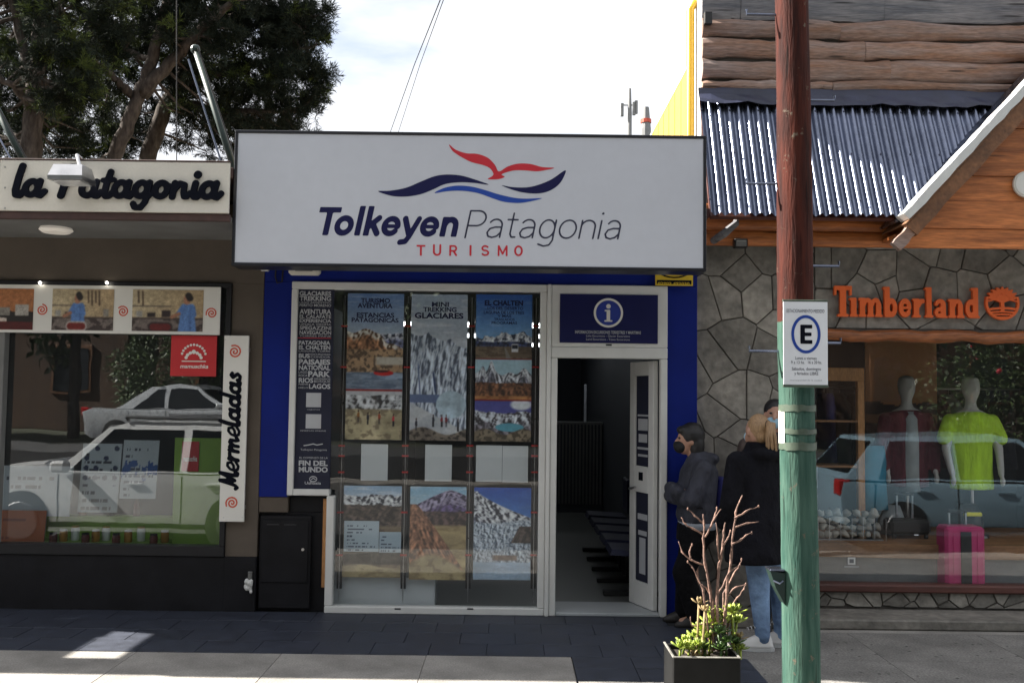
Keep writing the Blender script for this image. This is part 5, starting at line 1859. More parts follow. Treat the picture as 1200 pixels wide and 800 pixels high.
word = 'Timberland'
tot = sum(SG[c_][1] for c_ in word)
YL = YW0 - .045
e0, e1 = at(978, 372, YL), at(1149, 374, YL)
ku = (e1.x - e0.x) / tot
zb_, zt_ = at(1000, 371, YL).z, at(1000, 335, YL).z
kvv = (zt_ - zb_) / 1.62
x = 0
for ch in word:
    pr, wd = SG[ch]
    fn = lambda u, v, d, x=x: (e0.x + (x + u) * ku, YL + d, zb_ + v * kvv)
    mobj('letter', field_mesh(pr, .05, fn, .035), 'store_orange', ss)
    x += wd
ec = at(1175, 355, YL)
er = (at(1195, 355, YL).x - at(1155, 355, YL).x) / 2
tp = [('s', arc(0, 0, .93, .93, 165, 375, 40), .14), ('s', [(0, -.45), (0, .2)], .20), ('s', [(-.85, -.38), (-.3, -.32), (.3, -.30), (.85, -.36)], .13), ('s', [(-.78, -.55), (0, -.5), (.78, -.55)], .10), ('s', [(-.66, -.70), (0, -.66), (.66, -.70)], .10), ('s', [(-.45, -.84), (.45, -.84)], .10)]
for i in range(9):
    a = math.radians(15 + 150 * i / 8)
    p_ = (.95 * math.cos(a), .12 + .80 * math.sin(a))
    mid = (.45 * math.cos(a), .1 + .42 * math.sin(a))
    tp.append(('s', [(0, .05), mid, p_], .10))
    for s in (-.25, .25):
        tp.append(('s', [mid, (mid[0] + .42 * math.cos(a + s * 2.2), mid[1] + .38 * math.sin(a + s * 2.2))], .075))
mobj('emblem', field_mesh(tp, .045, lambda u, v, d: (ec.x + u * er, YL + d, ec.z + v * er), .03), 'store_orange', ss)

# display behind the store glass
pl = thing('display_plinth', 'low grey window platform with curved wooden edge in the store', 'platform', (3.5, .6, 0))
zpt = at(1080, 634, .5).z
pts = []
for i in range(25):
    x = XG + .003 + (sxr - .12 - XG) * i / 24
    pts.append((x, .40 - .07 * math.sin(PI * i / 24) ** 1))
def strip(z0, z1, off, nm, mat):
    vs, fs = [], []
    for (x, y) in pts:
        vs += [(x, y - off, z0), (x, y - off, z1), (x, 1.5, z1), (x, 1.5, z0)]
    for i in range(24):
        for q in range(4):
            fs.append((i * 4 + q, i * 4 + (q + 1) % 4, (i + 1) * 4 + (q + 1) % 4, (i + 1) * 4 + q))
    fs += [(3, 2, 1, 0), (96, 97, 98, 99)]
    MB().add(vs, fs).build(nm, mat, pl)
strip(.012, zpt - .12, 0, 'base', 'display_grey')
strip(zpt - .119, zpt, .03, 'edge_board', 'shelf_wood')


def p_sunset(u, v):
    im = np.ones(u.shape + (3,)) * (C(.62, .42, .26) * (1 - v[..., None]) + C(.78, .52, .28) * v[..., None])
    im = mixc(im, (v > ridge(u, .62, .06, 3, 4)) * 1., C(.20, .15, .17))
    im = mixc(im, (v > ridge(u, .70, .05, 4, 14)) * 1., C(.55, .38, .24))
    return mixc(im, (v > .8) * 1., C(.16, .13, .14))


o = print_panel('mountain_backdrop', 1014, 1098, 396, 520, 1.6, p_sunset, None, .02, .6)
tag(o, 'orange sunset mountain picture behind the mannequins', 'picture')


def mannequin(px, top_py, Y, label, mats, half, scale=1.0):
    q = at(px, top_py, Y)
    X, T = q.x, q.z
    t = thing('mannequin', label, 'mannequin', (X, Y, zpt))
    b = MB()
    b.loft([(X, Y, T, .03, .03, 0), (X, Y, T - .02, .065, .08, 0), (X, Y, T - .08, .076, .10, 0), (X, Y - .005, T - .15, .07, .09, 0), (X, Y - .01, T - .20, .05, .06, 0), (X, Y, T - .23, .045, .05, 0), (X, Y, T - .29, .055, .055, 0), (X, Y, T - .32, .12, .07, 0), (X, Y, T - .36, .18, .09, 0), (X, Y, T - .55, .15, .10, 0), (X, Y, T - .8, .13, .09, 0), (X, Y, T - .95, .15, .10, 0)], 20)
    b.ball((X, Y - .10, T - .12), (.012, .018, .02))
    for s in (-1, 1):
        b.cap((X + s * .18, Y, T - .40), .05, (X + s * .24, Y - .02, T - .66), .04)
        b.cap((X + s * .24, Y - .02, T - .66), .038, (X + s * .22, Y - .10, T - .88), .028)
        b.ball((X + s * .22, Y - .12, T - .94), (.025, .03, .05))
    remesh('body', b, .014, 'manikin', t, 4)
    MB().tube([(X, Y, zpt + .02), (X, Y, T - .9)], .016, 8).build('stand', 'steel', t)
    MB().loft([(X, Y, zpt + .001, .14, .14, 0), (X, Y, zpt + .02, .13, .13, 0)], 20).build('base', 'steel', t)
    c_ = MB()
    c_.loft([(X, Y, T - .315, .09, .075, 0), (X, Y, T - .35, .19, .105, 0), (X, Y, T - .42, .215, .12, 0), (X, Y, T - .6, .185, .125, 0), (X, Y, T - .85, .185, .125, 0), (X, Y, T - 1.02, .195, .13, 0)], 24)
    for s in (-1, 1):
        c_.cap((X + s * .185, Y, T - .41), .075, (X + s * .255, Y - .02, T - (.56 if half else .66)), .066 if half else .055)
        if not half:
            c_.cap((X + s * .25, Y - .02, T - .66), .055, (X + s * .23, Y - .08, T - .86), .045)
    remesh('shirt' if half else 'jacket', c_, .014, mats[0], t, 5)
    if not half:
        MB().loft([(X, Y - .045, T - .33, .05, .05, 0), (X, Y - .06, T - .40, .075, .075, 0), (X, Y - .06, T - .6, .085, .085, 0), (X, Y - .06, T - .85, .085, .085, 0), (X, Y - .06, T - 1.06, .09, .085, 0)], 20).build('shirt', mats[1], t, 'all')


mannequin(1062, 440, 1.0, 'mannequin in open burgundy jacket over a grey shirt', ('burgundy', 'tee_grey'), False)
mannequin(1137, 441, .85, 'mannequin in a lime green t-shirt near the right edge', ('tee_lime', None), True)

rk = thing('display_rack', 'orange wooden display rack at left of the store window', 'rack', at(990, 630, .8))
xr0, xr1 = at(952, 500, .8).x, at(1012, 500, .8).x
zr1 = at(1000, 431, .8).z
MB().box(xr1 - .062, xr1, .77, .83, zpt + .001, zr1 - .12, .004).build('post', 'rack_wood', rk)
MB().box(xr0 - .25, xr1 + .0, .765, .835, zr1 - .119, zr1, .004).build('beam', 'rack_wood', rk)
MB().box(xr0 - .25, xr0 - .19, .77, .83, zpt + .001, zr1 - .12, .004).build('post', 'rack_wood', rk)
for py in (492, 545):
    z = at(985, py, .8).z
    MB().box(xr0 - .18, xr1 - .065, .77, 1.1, z - .02, z, .003).build('shelf', 'shelf_wood', rk)
q = at(975, 492, .85)
bt = thing('water_bottle', 'tall blue water bottle on the upper rack shelf', 'bottle', (q.x, .9, q.z))
zb_ = at(985, 492, .8).z
MB().loft([(q.x, .9, zb_ + .001, .04, .04, 0), (q.x, .9, zb_ + .2, .04, .04, 0), (q.x, .9, zb_ + .24, .025, .025, 0)], 16).build('flask', 'pack_blue', bt, True)
MB().loft([(q.x, .9, zb_ + .241, .027, .027, 0), (q.x, .9, zb_ + .28, .027, .027, 0)], 14).build('lid', 'black_plastic', bt)
q = at(1026, 560, .9)
tr = MB()
tr.loft([(q.x, .9, at(1026, 597, .9).z, .115, .035, 0), (q.x - .01, .9, at(1026, 570, .9).z, .11, .05, 0), (q.x, .9, at(1026, 540, .9).z, .10, .05, 0), (q.x, .9, at(1026, 522, .9).z, .08, .05, 0)], 20)
tag(tr.build('hanging_towel', 'turquoise', None, 'all'), 'turquoise cloth hanging between rack and burgundy mannequin', 'cloth')
GC = [('dark blue', 'pack_blue'), ('black', 'black_plastic'), ('brown', 'jacket_brown'), ('burgundy', 'burgundy'), ('grey', 'tee_grey'), ('slate', 'jacket_slate')]
zra = at(1100, 455, 1.9).z
rl = thing('clothes_rail', 'steel clothes rail deep in the store window', 'rail', (4.0, 1.95, .01))
MB().tube([(at(952, 455, 1.95).x, 1.95, zra), (sxr - .25, 1.95, zra)], .014, 8).build('bar', 'steel', rl)
for xx in (at(956, 455, 1.95).x, sxr - .3):
    MB().tube([(xx, 1.95, .012), (xx, 1.95, zra - .012)], .014, 8).build('upright', 'steel', rl)
for i, px in enumerate((966, 984, 1002, 1098, 1112, 1172)):
    xg = at(px, 500, 1.95).x
    g = thing('hanging_jacket', GC[i][0] + ' jacket hanging on the rail behind the mannequins', 'jacket', (xg, 1.95, zra - .8), 'jackets on the rail')
    mb_ = MB()
    mb_.loft([(xg, 1.95, zra - .06, .03, .05, 0), (xg, 1.95, zra - .10, .05, .16, 0), (xg, 1.95, zra - .2, .07, .22, .15), (xg, 1.95, zra - .5, .075, .21, .1), (xg, 1.95, zra - .8, .085, .23, .2)], 18)
    mb_.build('cloth', GC[i][1], g, 'all')
    MB().tube([(xg, 1.95, zra - .06), (xg, 1.95, zra - .016)], .004, 5).build('hook', 'steel', g)
# wire basket of pale stones
def rock(c, s, rs):
    m = MB().ball((0, 0, 0), 1.0, 9, 6)
    k = [rs.uniform(.75, 1.15) for _ in range(6)]
    ro = Matrix.Rotation(rs.uniform(-.8, .8), 3, 'Y')
    out = []
    for v in m.v:
        f = 1 + .16 * math.sin(v[0] * 4 + k[0] * 9) + .14 * math.sin(v[2] * 5 + k[1] * 9) + .1 * math.sin(v[1] * 6 + k[2] * 7)
        p = ro @ Vector((v[0] * s * k[3] * f, v[1] * s * f, v[2] * s * .75 * k[4] * f))
        out.append((c[0] + p.x, c[1] + p.y, c[2] + p.z))
    m.v = out
    return m


gb = thing('stone_basket', 'low wire basket piled with pale rounded stones in store window', 'basket', at(995, 632, .6))
g0, g1 = at(952, 610, .6).x, at(1030, 610, .6).x
bz = zpt
MB().box(g0, g1, .5, .72, bz + .001, bz + .012, 0).build('tray', 'steel', gb)
rs = random.Random(4)
zrow = bz + .05
for r in range(4):
    x = g0 + .04 + (r % 2) * .03
    while x < g1 - .03:
        s = rs.uniform(.034, .05)
        y = .50 + rs.uniform(0, .05) + r * .012
        rock((x, y, zrow + rs.uniform(-.006, .006)), s, rs).build('stone', 'pale_stone', gb, 'all')
        x += s * 1.75
    zrow += .058
for k in range(7):
    x = g0 + (g1 - g0) * k / 6
    MB().tube([(x, .44, bz + .005), (x, .44, bz + .20)], .003, 5).build('wire', 'steel', gb)
# suitcases and backpack
def suitcase(px0, px1, py0, py1, Y, zb, label, mat, ribs=True, handle=.1):
    a, b, zt = at(px0, py0, Y).x, at(px1, py0, Y).x, at((px0 + px1) / 2, py0, Y).z
    t = thing('suitcase', label, 'suitcase', ((a + b) / 2, Y, zb))
    MB().box(a, b, Y, Y + .2, zb + .04, zt, .025).build('shell', mat, t)
    if ribs:
        for k in range(1, 5):
            x = a + (b - a) * k / 5
            MB().box(x - .006, x + .006, Y - .006, Y - .0005, zb + .08, zt - .05, .002).build('rib', mat, t)
        MB().box((a + b) / 2 - .045, (a + b) / 2 + .045, Y - .010, Y - .0065, zb + .10, zt - .04, .002).build('strap', 'black_plastic', t)
    for x in (a + .04, b - .04):
        MB().tube([(x - .012, Y + .03, zb + .02), (x + .012, Y + .03, zb + .02)], .019, 10).build('wheel', 'black_plastic', t)
    for x in ((a + b) / 2 - .07, (a + b) / 2 + .07):
        MB().box(x - .008, x + .008, Y + .14, Y + .16, zt - .01, zt + handle, .002).build('handle_rod', 'steel', t)
    MB().box((a + b) / 2 - .08, (a + b) / 2 + .08, Y + .135, Y + .165, zt + handle + .0005, zt + handle + .025, .004).build('handle_grip', 'black_plastic', t)


suitcase(1108, 1155, 617, 680, .17, .01, 'bright pink suitcase standing low behind the store glass', 'pink')
suitcase(1044, 1092, 609, 632, .62, zpt, 'black carry-on with raised silver handle on the platform', 'black_plastic', False, .2)
bk = thing('backpack', 'dark hiking backpack with a bright yellow band', 'backpack', at(1138, 630, .75))
q = at(1136, 630, .75)
bb = MB()
bb.loft([(q.x, .8, zpt + .002, .10, .08, 0), (q.x, .8, zpt + .06, .15, .10, 0), (q.x, .8, zpt + .2, .14, .10, 0), (q.x, .8, zpt + .30, .08, .07, 0)], 20)
bb.build('bag', 'black_plastic', bk, 'all')
MB().box(q.x - .08, q.x + .08, .665, .695, zpt + .20, zpt + .235, .008).build('band', 'hi_yellow', bk)
vt = thing('grey_garment', 'grey patterned garment folded on the platform below the burgundy jacket', 'garment', at(1066, 625, .95))
q = at(1062, 600, .75)
gm = MB().loft([(q.x - .05, .95, zpt + .002, .13, .1, 0), (q.x - .05, .95, zpt + .12, .12, .1, 0), (q.x - .05, .95, zpt + .26, .07, .06, 0)], 18)
gm.build('cloth', 'tee_grey', vt, 'all')
stkr = thing('glass_sticker', 'tiny white square sticker low on the store glass', 'sticker', at(998, 658, YW0 + .03))
q = at(998, 657, YW0 + .035)
MB().box(q.x - .032, q.x + .032, YW0 + .036, YW0 + .0385, q.z - .03, q.z + .03, .001).build('square', 'white_paint', stkr)
MB().box(q.x - .018, q.x + .018, YW0 + .0345, YW0 + .0358, q.z - .016, q.z + .016, .001).build('mark', 'display_grey', stkr)
MB().box(q.x - .06, q.x + .06, YW0 + .036, YW0 + .0385, q.z - .05, q.z - .042, 0).build('text_line', 'grey_ink', stkr)

# ------------------------------------------------------------------ street pole with parking sign
PY = -2.60
pm_ = bpy.data.materials.new('pole_paint')
pm_.use_nodes = True
t_ = pm_.node_tree
b_ = t_.nodes['Principled BSDF']
b_.inputs['Roughness'].default_value = .8
b_.inputs['Specular IOR Level'].default_value = .15
c_ = t_.nodes.new('ShaderNodeTexCoord')
sx_ = t_.nodes.new('ShaderNodeSeparateXYZ')
t_.links.new(c_.outputs['Object'], sx_.inputs[0])
mpn = t_.nodes.new('ShaderNodeMapping')
mpn.inputs['Scale'].default_value = (3, 3, .35)
t_.links.new(c_.outputs['Object'], mpn.inputs['Vector'])
n1 = t_.nodes.new('ShaderNodeTexNoise')
n1.inputs['Scale'].default_value = 9
n1.inputs['Detail'].default_value = 7
t_.links.new(mpn.outputs[0], n1.inputs['Vector'])
def ramp(c0, c1, a=.35, b=.7):
    r = t_.nodes.new('ShaderNodeValToRGB')
    r.color_ramp.elements[0].position, r.color_ramp.elements[1].position = a, b
    r.color_ramp.elements[0].color, r.color_ramp.elements[1].color = c0 + (1,), c1 + (1,)
    return r
rg = ramp((.026, .068, .052), (.066, .125, .096))
rbk = ramp((.030, .010, .008), (.085, .020, .012))
t_.links.new(n1.outputs['Fac'], rg.inputs['Fac'])
t_.links.new(n1.outputs['Fac'], rbk.inputs['Fac'])
ma = t_.nodes.new('ShaderNodeMath')
ma.operation = 'MULTIPLY_ADD'
ma.inputs[1].default_value = .05
t_.links.new(n1.outputs['Fac'], ma.inputs[0])
t_.links.new(sx_.outputs['Z'], ma.inputs[2])
gt = t_.nodes.new('ShaderNodeMath')
gt.operation = 'GREATER_THAN'
gt.inputs[1].default_value = at(916, 378, PY).z + .03
t_.links.new(ma.outputs[0], gt.inputs[0])
mxp = t_.nodes.new('ShaderNodeMix')
mxp.data_type = 'RGBA'
t_.links.new(gt.outputs[0], mxp.inputs['Factor'])
t_.links.new(rg.outputs[0], mxp.inputs['A'])
t_.links.new(rbk.outputs[0], mxp.inputs['B'])
mpc = t_.nodes.new('ShaderNodeMapping')
mpc.inputs['Scale'].default_value = (26, 26, 1.6)
t_.links.new(c_.outputs['Object'], mpc.inputs['Vector'])
nc = t_.nodes.new('ShaderNodeTexNoise')
nc.inputs['Scale'].default_value = 1.0
nc.inputs['Detail'].default_value = 4
t_.links.new(mpc.outputs[0], nc.inputs['Vector'])
crk = ramp((.25, .25, .25), (1, 1, 1), .30, .38)
t_.links.new(nc.outputs['Fac'], crk.inputs['Fac'])
mcr = t_.nodes.new('ShaderNodeMix')
mcr.data_type = 'RGBA'
mcr.blend_type = 'MULTIPLY'
mcr.inputs['Factor'].default_value = 1
t_.links.new(mxp.outputs['Result'], mcr.inputs['A'])
t_.links.new(crk.outputs[0], mcr.inputs['B'])
nf = t_.nodes.new('ShaderNodeTexNoise')
nf.inputs['Scale'].default_value = 14
nf.inputs['Detail'].default_value = 8
nf.inputs['Roughness'].default_value = .7
t_.links.new(c_.outputs['Object'], nf.inputs['Vector'])
flk = ramp((0, 0, 0), (1, 1, 1), .62, .68)
t_.links.new(nf.outputs['Fac'], flk.inputs['Fac'])
mfl = t_.nodes.new('ShaderNodeMix')
mfl.data_type = 'RGBA'
mfl.inputs['B'].default_value = (.14, .115, .085, 1)
t_.links.new(flk.outputs[0], mfl.inputs['Factor'])
t_.links.new(mcr.outputs['Result'], mfl.inputs['A'])
t_.links.new(mfl.outputs['Result'], b_.inputs['Base Color'])
n2 = t_.nodes.new('ShaderNodeTexNoise')
n2.inputs['Scale'].default_value = 30
n2.inputs['Detail'].default_value = 6
t_.links.new(mpn.outputs[0], n2.inputs['Vector'])
bp_ = t_.nodes.new('ShaderNodeBump')
bp_.inputs['Strength'].default_value = .55
bp_.inputs['Distance'].default_value = .012
t_.links.new(n2.outputs['Fac'], bp_.inputs['Height'])
t_.links.new(bp_.outputs[0], b_.inputs['Normal'])
MATS['pole_paint'] = pm_

pole = thing('utility_pole', 'wooden street pole painted green below and reddish brown above', 'pole', (at(938, 800, PY).x, PY, 0))
px_c = [(938.7, 800), (937, 600), (934.5, 450), (931.5, 250), (927.5, 0)]
cb = at(938.7, 800, PY)
ct = at(927.5, 0, PY)
zs = [-.05, .1, .5, 1.0, 1.5, 2.0, 2.5, 3.0, 3.5, 4.0, 5.0, 6.5, 8.0]
pp = []
rr = []
for i, z in enumerate(zs):
    f = (z - cb.z) / (ct.z - cb.z)
    pp.append(Vector((cb.x + (ct.x - cb.x) * f + .004 * math.sin(z * 2.3), PY, z)))
    rr.append(.1015 - .002 * z + .002 * math.sin(z * 3))
m = MB()
# resample finely for an uneven surface
fine, fr = [], []
for i in range(len(zs) - 1):
    for k in range(8):
        f = k / 8
        fine.append(pp[i].lerp(pp[i + 1], f))
        fr.append(rr[i] * (1 - f) + rr[i + 1] * f + random.uniform(-.001, .001))
m.tube(fine, fr, 28)
m.build('shaft', 'pole_paint', pole, 'all')


def pole_c(z):
    f = (z - cb.z) / (ct.z - cb.z)
    return cb.x + (ct.x - cb.x) * f


for (py, side, tip) in ((17, -1, 875), (118, 1, 978), (215, -1, 874), (312, 1, 983), (411, -1, 878), (402, 1, 985), (-80, 1, 975)):
    q = at(tip, py, PY)
    xc = pole_c(q.z)
    MB().tube([(xc, PY, q.z), (q.x, PY, q.z), (q.x, PY, q.z + .028)], .0075, 8).build('step_bolt', 'galvanised', pole)
for (py, h, s) in ((478, .018, 1), (505, .014, 1), (522, .022, 1), (498, .10, 0)):
    z = at(937, py, PY).z
    xc = pole_c(z)
    m = MB()
    a0_, a1_ = (-1.0, 4.2) if s else (2.6, 3.6)
    vs, fs = [], []
    N = 24 if s else 8
    for i in range(N + 1):
        a = a0_ + (a1_ - a0_) * i / N + PI * 0
        R_ = .1015 - .002 * z + .003
        for dz in (-h, h):
            w = random.uniform(-.004, .004)
            vs.append((xc + R_ * math.cos(-a), PY + R_ * math.sin(-a), z + dz + w))
    for i in range(N):
        fs.append((2 * i, 2 * i + 1, 2 * i + 3, 2 * i + 2))
    m.add(vs, fs)
    m.build('tape_band', 'tape' if s else 'cream_board', pole, 'all')
br = thing('meter_bracket', 'small open green metal bracket fixed low on the pole', 'bracket', at(908, 690, PY))
q0, q1 = at(900, 667, PY), at(917, 706, PY)
MB().add([(q0.x, PY - .05, q0.z), (q1.x, PY - .05, q0.z - .01), (q1.x, PY - .05, q1.z), (q0.x + .03, PY - .05, q0.z - .09),
          (q0.x, PY + .05, q0.z), (q1.x, PY + .05, q0.z - .01), (q1.x, PY + .05, q1.z), (q0.x + .03, PY + .05, q0.z - .09)],
         [(3, 2, 1, 0), (4, 5, 6, 7), (0, 4, 7, 3), (3, 7, 6, 2), (1, 2, 6, 5)]).build('plate', 'green_steel', br)
MB().box(q0.x - .004, q1.x, PY - .055, PY + .055, q0.z + .001, q0.z + .010, .002).build('top_edge', 'galvanised', br)
MB().tube([(q0.x + .015, PY - .053, q0.z - .05), (q0.x + .05, PY - .056, q0.z - .065), (q1.x - .01, PY - .053, q0.z - .05)], .005, 6).build('strap', 'galvanised', br)

pk = thing('parking_sign', 'white parking sign with black E in blue ring on the pole', 'sign', at(944, 452, PY - .13))
YK = PY - .125
k0_, k1_ = at(918, 400, YK).x, at(970, 400, YK).x
kz1, kz0 = at(944, 352, YK).z, at(944, 453, YK).z
MB().box(k0_, k1_, YK, YK + .006, kz0, kz1, .002).build('panel', 'sign_bright', pk)
MB().box(k0_ - .002, k1_ + .002, YK - .001, YK + .012, kz1 - .008, kz1 + .004, .002).build('top_rim', 'tape', pk)
MB().box(k0_ - .002, k1_ + .002, YK - .001, YK + .012, kz0 - .004, kz0 + .012, .002).build('bottom_rim', 'tape', pk)
MB().box(pole_c(2.1) - .015, pole_c(2.1) + .015, YK + .0065, PY - .08, kz0 + .03, kz1 - .03, .002).build('clamp', 'steel', pk)
kc = at(944.5, 391.5, YK - .002)
kr = (at(960, 391, YK).x - at(929, 391, YK).x) / 2
mobj('ring', field_mesh([('s', arc(0, 0, 1, 1.34, 0, 360, 48), .22)], .05, lambda u, v, d: (kc.x + u * kr, YK - .0015, kc.z + v * kr), 0), 'royal', pk)
mobj('letter_e', field_mesh([('b', -.42, -.08, -.72, .72), ('b', -.42, .48, .44, .72), ('b', -.42, .42, -.14, .13), ('b', -.42, .48, -.72, -.44)], .04, lambda u, v, d: (kc.x + u * kr, YK - .0015, kc.z + v * kr), 0), 'letter_black', pk)
txt('ESTACIONAMIENTO MEDIDO', 922, 966, 366, 362, YK - .0015, 'thin_ink', pk, off=.0)
txt('Lunes a viernes', 932, 957, 421, 417.5, YK - .0015, 'thin_ink', pk)
txt('9 a 13 hs.', 927, 943, 426, 422.5, YK - .0015, 'thin_ink', pk)
txt('16 a 20 hs.', 947, 963, 426, 422.5, YK - .0015, 'thin_ink', pk)
txt('Sábados, domingos', 928, 962, 433.5, 430, YK - .0015, 'thin_ink', pk)
txt('y feriados LIBRE', 931, 959, 439, 435.5, YK - .0015, 'thin_ink', pk)
txt('municipalidad de la ciudad', 926, 963, 446, 444, YK - .0015, 'grey_ink', pk)

# ------------------------------------------------------------------ planter with bare shrub and succulents
d1 = -2.38
plx0, plx1 = at(789, 772, d1).x, at(868, 772, d1).x
plz = at(830, 771, d1).z
plt = thing('planter', 'square black planter box on the pavement in front of the pole', 'planter', ((plx0 + plx1) / 2, d1 + .17, 0))
pd = d1 + .34
w_ = .025
MB().box(plx0, plx1, d1, d1 + w_, .003, plz, .005).build('side', 'planter_black', plt)
MB().box(plx0, plx1, pd - w_, pd, .003, plz, .005).build('side', 'planter_black', plt)
MB().box(plx0, plx0 + w_, d1 + w_ + .0005, pd - w_ - .0005, .003, plz, .005).build('side', 'planter_black', plt)
MB().box(plx1 - w_, plx1, d1 + w_ + .0005, pd - w_ - .0005, .003, plz - .002, .005).build('side', 'planter_black', plt)
MB().box(plx0 + w_, plx1 - w_, d1 + w_, pd - w_, .02, plz - .03, 0).build('soil', 'soil', plt)
MB().box(plx0 - .004, plx1 + .002, d1 - .004, d1 + .012, plz + .0005, plz + .008, .003).build('rim', 'planter_rim', plt)
MB().box(plx0 - .004, plx0 + .010, d1 + .0125, pd, plz + .0005, plz + .008, .003).build('rim', 'planter_rim', plt)
MB().box(plx1 - .012, plx1 + .002, d1 + .0125, pd, plz + .0005, plz + .008, .003).build('rim', 'planter_rim', plt)

shrub = thing('bare_shrub', 'leafless reddish shrub rising from the black planter', 'shrub', at(835, 765, d1 + .17))
BR = [[(848, 762), (850, 718), (852, 690), (857, 650), (860, 620), (862, 600), (870, 580)],
      [(861, 607), (874, 599), (889, 593)], [(860, 618), (875, 613), (889, 611)], [(858, 637), (868, 632), (874, 627), (881, 624)],
      [(836, 762), (835, 720), (832, 690), (826, 660), (824, 630), (825, 612), (824, 602)],
      [(825, 613), (814, 604), (806, 596)], [(826, 629), (834, 615), (838, 606), (845, 596)], [(833, 617), (838, 603), (840, 595)],
      [(842, 762), (840, 700), (843, 660), (847, 642), (848, 622), (850, 612)], [(847, 640), (853, 630), (856, 622)], [(843, 655), (841, 632), (839, 612)],
      [(830, 740), (824, 690), (816, 672), (811, 664), (806, 658)], [(824, 661), (809, 655), (799, 646), (795, 634)], [(809, 655), (808, 646), (811, 638)],
      [(824, 626), (812, 619), (803, 613), (798, 606)], [(845, 740), (848, 695), (860, 672), (867, 662), (869, 655)], [(852, 698), (862, 688), (874, 684)], [(840, 700), (850, 680), (856, 668), (866, 663)],
      [(838, 745), (836, 705), (829, 690), (822, 684)], [(852, 745), (856, 712), (864, 700), (872, 690), (874, 684)], [(832, 755), (828, 730), (811, 733), (809, 722)]]
rs = random.Random(12)
for i, ln in enumerate(BR):
    main = i in (0, 4, 8)
    yb = d1 + .17 + rs.uniform(-.07, .07)
    dy = rs.uniform(-.12, .12)
    pts_, rad_ = [], []
    for k, (x, y) in enumerate(ln):
        f = k / (len(ln) - 1)
        p = at(x, y, yb + (0 if main else dy * f * .5))
        pts_.append(p)
        rad_.append((.0098 if main else .0062) * (1 - f * .62))
    dense, dr = [], []
    for k in range(len(pts_) - 1):
        for s in range(3):
            f = s / 3
            jit = Vector((rs.uniform(-.004, .004), rs.uniform(-.004, .004), rs.uniform(-.004, .004))) if s else Vector()
            dense.append(pts_[k].lerp(pts_[k + 1], f) + jit)
            dr.append(rad_[k] * (1 - f) + rad_[k + 1] * f + (.0022 if s == 0 and k else 0))
    dense.append(pts_[-1])
    dr.append(rad_[-1])
    mm_ = MB().tube(dense, dr, 7)
    if i % 2:
        mm_.ball(pts_[-1], (.0055, .0055, .010), 6, 5)
    mm_.build('branch', 'twig', shrub, 'all')


def rosette(name, label, px, py, Y, R_, mat, nleaf, seed):
    rs = random.Random(seed)
    c = at(px, py, Y)
    m = MB()
    m.tube([(c.x + rs.uniform(-.02, .02), Y, plz - .04), (c.x, Y, c.z)], .007, 6)
    for k in range(nleaf):
        a = k * 2.4 + rs.uniform(-.2, .2)
        el = math.radians(8 + 70 * k / nleaf) + rs.uniform(-.15, .15)
        ln = R_ * (1.0 - .45 * k / nleaf)
        d = Vector((math.cos(a) * math.cos(el), math.sin(a) * math.cos(el), math.sin(el)))
        s = d.cross(Vector((0, 0, 1))).normalized()
        up = s.cross(d)
        wdt = ln * .22
        b0 = c
        prof = [(0, .25), (.35, .8), (.7, 1.0), (.92, .6), (1.0, .1)]
        vs, fs = [], []
        for (f, w) in prof:
            o = b0 + d * (ln * f) + up * (ln * .18 * f * f)
            vs += [o - s * (wdt * w), o + up * (wdt * .22 * w), o + s * (wdt * w), o - up * (wdt * .2 * w)]
        for q in range(len(prof) - 1):
            for e_ in range(4):
                fs.append((q * 4 + e_, q * 4 + (e_ + 1) % 4, (q + 1) * 4 + (e_ + 1) % 4, (q + 1) * 4 + e_))
        m.add(vs, fs)
    o = m.build(name, mat, None, 'all')
    tag(o, label, 'plant', 'succulents in the planter')


RO = [(797, 762, .02, .05, 0), (808, 764, .04, .055, 0), (818, 760, .05, .05, 0), (826, 750, .12, .06, 0), (822, 742, .18, .055, 0), (834, 735, .14, .065, 0), (842, 745, .08, .06, 1), (850, 732, .17, .06, 0), (859, 722, .14, .065, 0), (863, 733, .2, .055, 0), (836, 722, .2, .055, 0), (851, 755, .07, .05, 1), (862, 757, .12, .05, 1), (845, 764, .05, .05, 1), (868, 764, .10, .04, 0), (826, 764, .06, .045, 1), (803, 756, .16, .05, 0), (815, 750, .22, .05, 0)]
WH = ['front left corner of the planter', 'planter front, second from the left corner', 'planter front between left corner and stems', 'left of the stems at mid height', 'left of the stems behind the others', 'beside the middle stem', 'dark one in the middle of the clump', 'right of the middle stem', 'top right of the clump', 'far right of the clump', 'highest one behind the stems', 'dark one low at right', 'dark one by the right rim', 'dark one low in the middle', 'right rim of the planter', 'dark one low left of the stems', 'left rim towards the back', 'left behind the stems, low']
for i, (x, y, dy, r_, dk) in enumerate(RO):
    rosette('succulent', ('dark' if dk else 'bright') + ' green succulent, ' + WH[i], x, y - 3, d1 + dy + .04, r_ * 1.45, 'succulent_dark' if dk else 'succulent', 16, 50 + i)

for i, (x, y, dy) in enumerate(((819, 707, .16), (826, 716, .10), (858, 716, .22), (812, 768, .08), (866, 748, .18))):
    rosette('dry_succulent', 'withered tan leaf tuft, ' + ('topmost left of the stems', 'just below the topmost tuft', 'right of the stems', 'low at the front rim', 'low by the right rim')[i], x, y, d1 + dy, .06, 'dry_leaf', 11, 90 + i)

# ------------------------------------------------------------------ people
def V3(*a):
    return Vector(a)


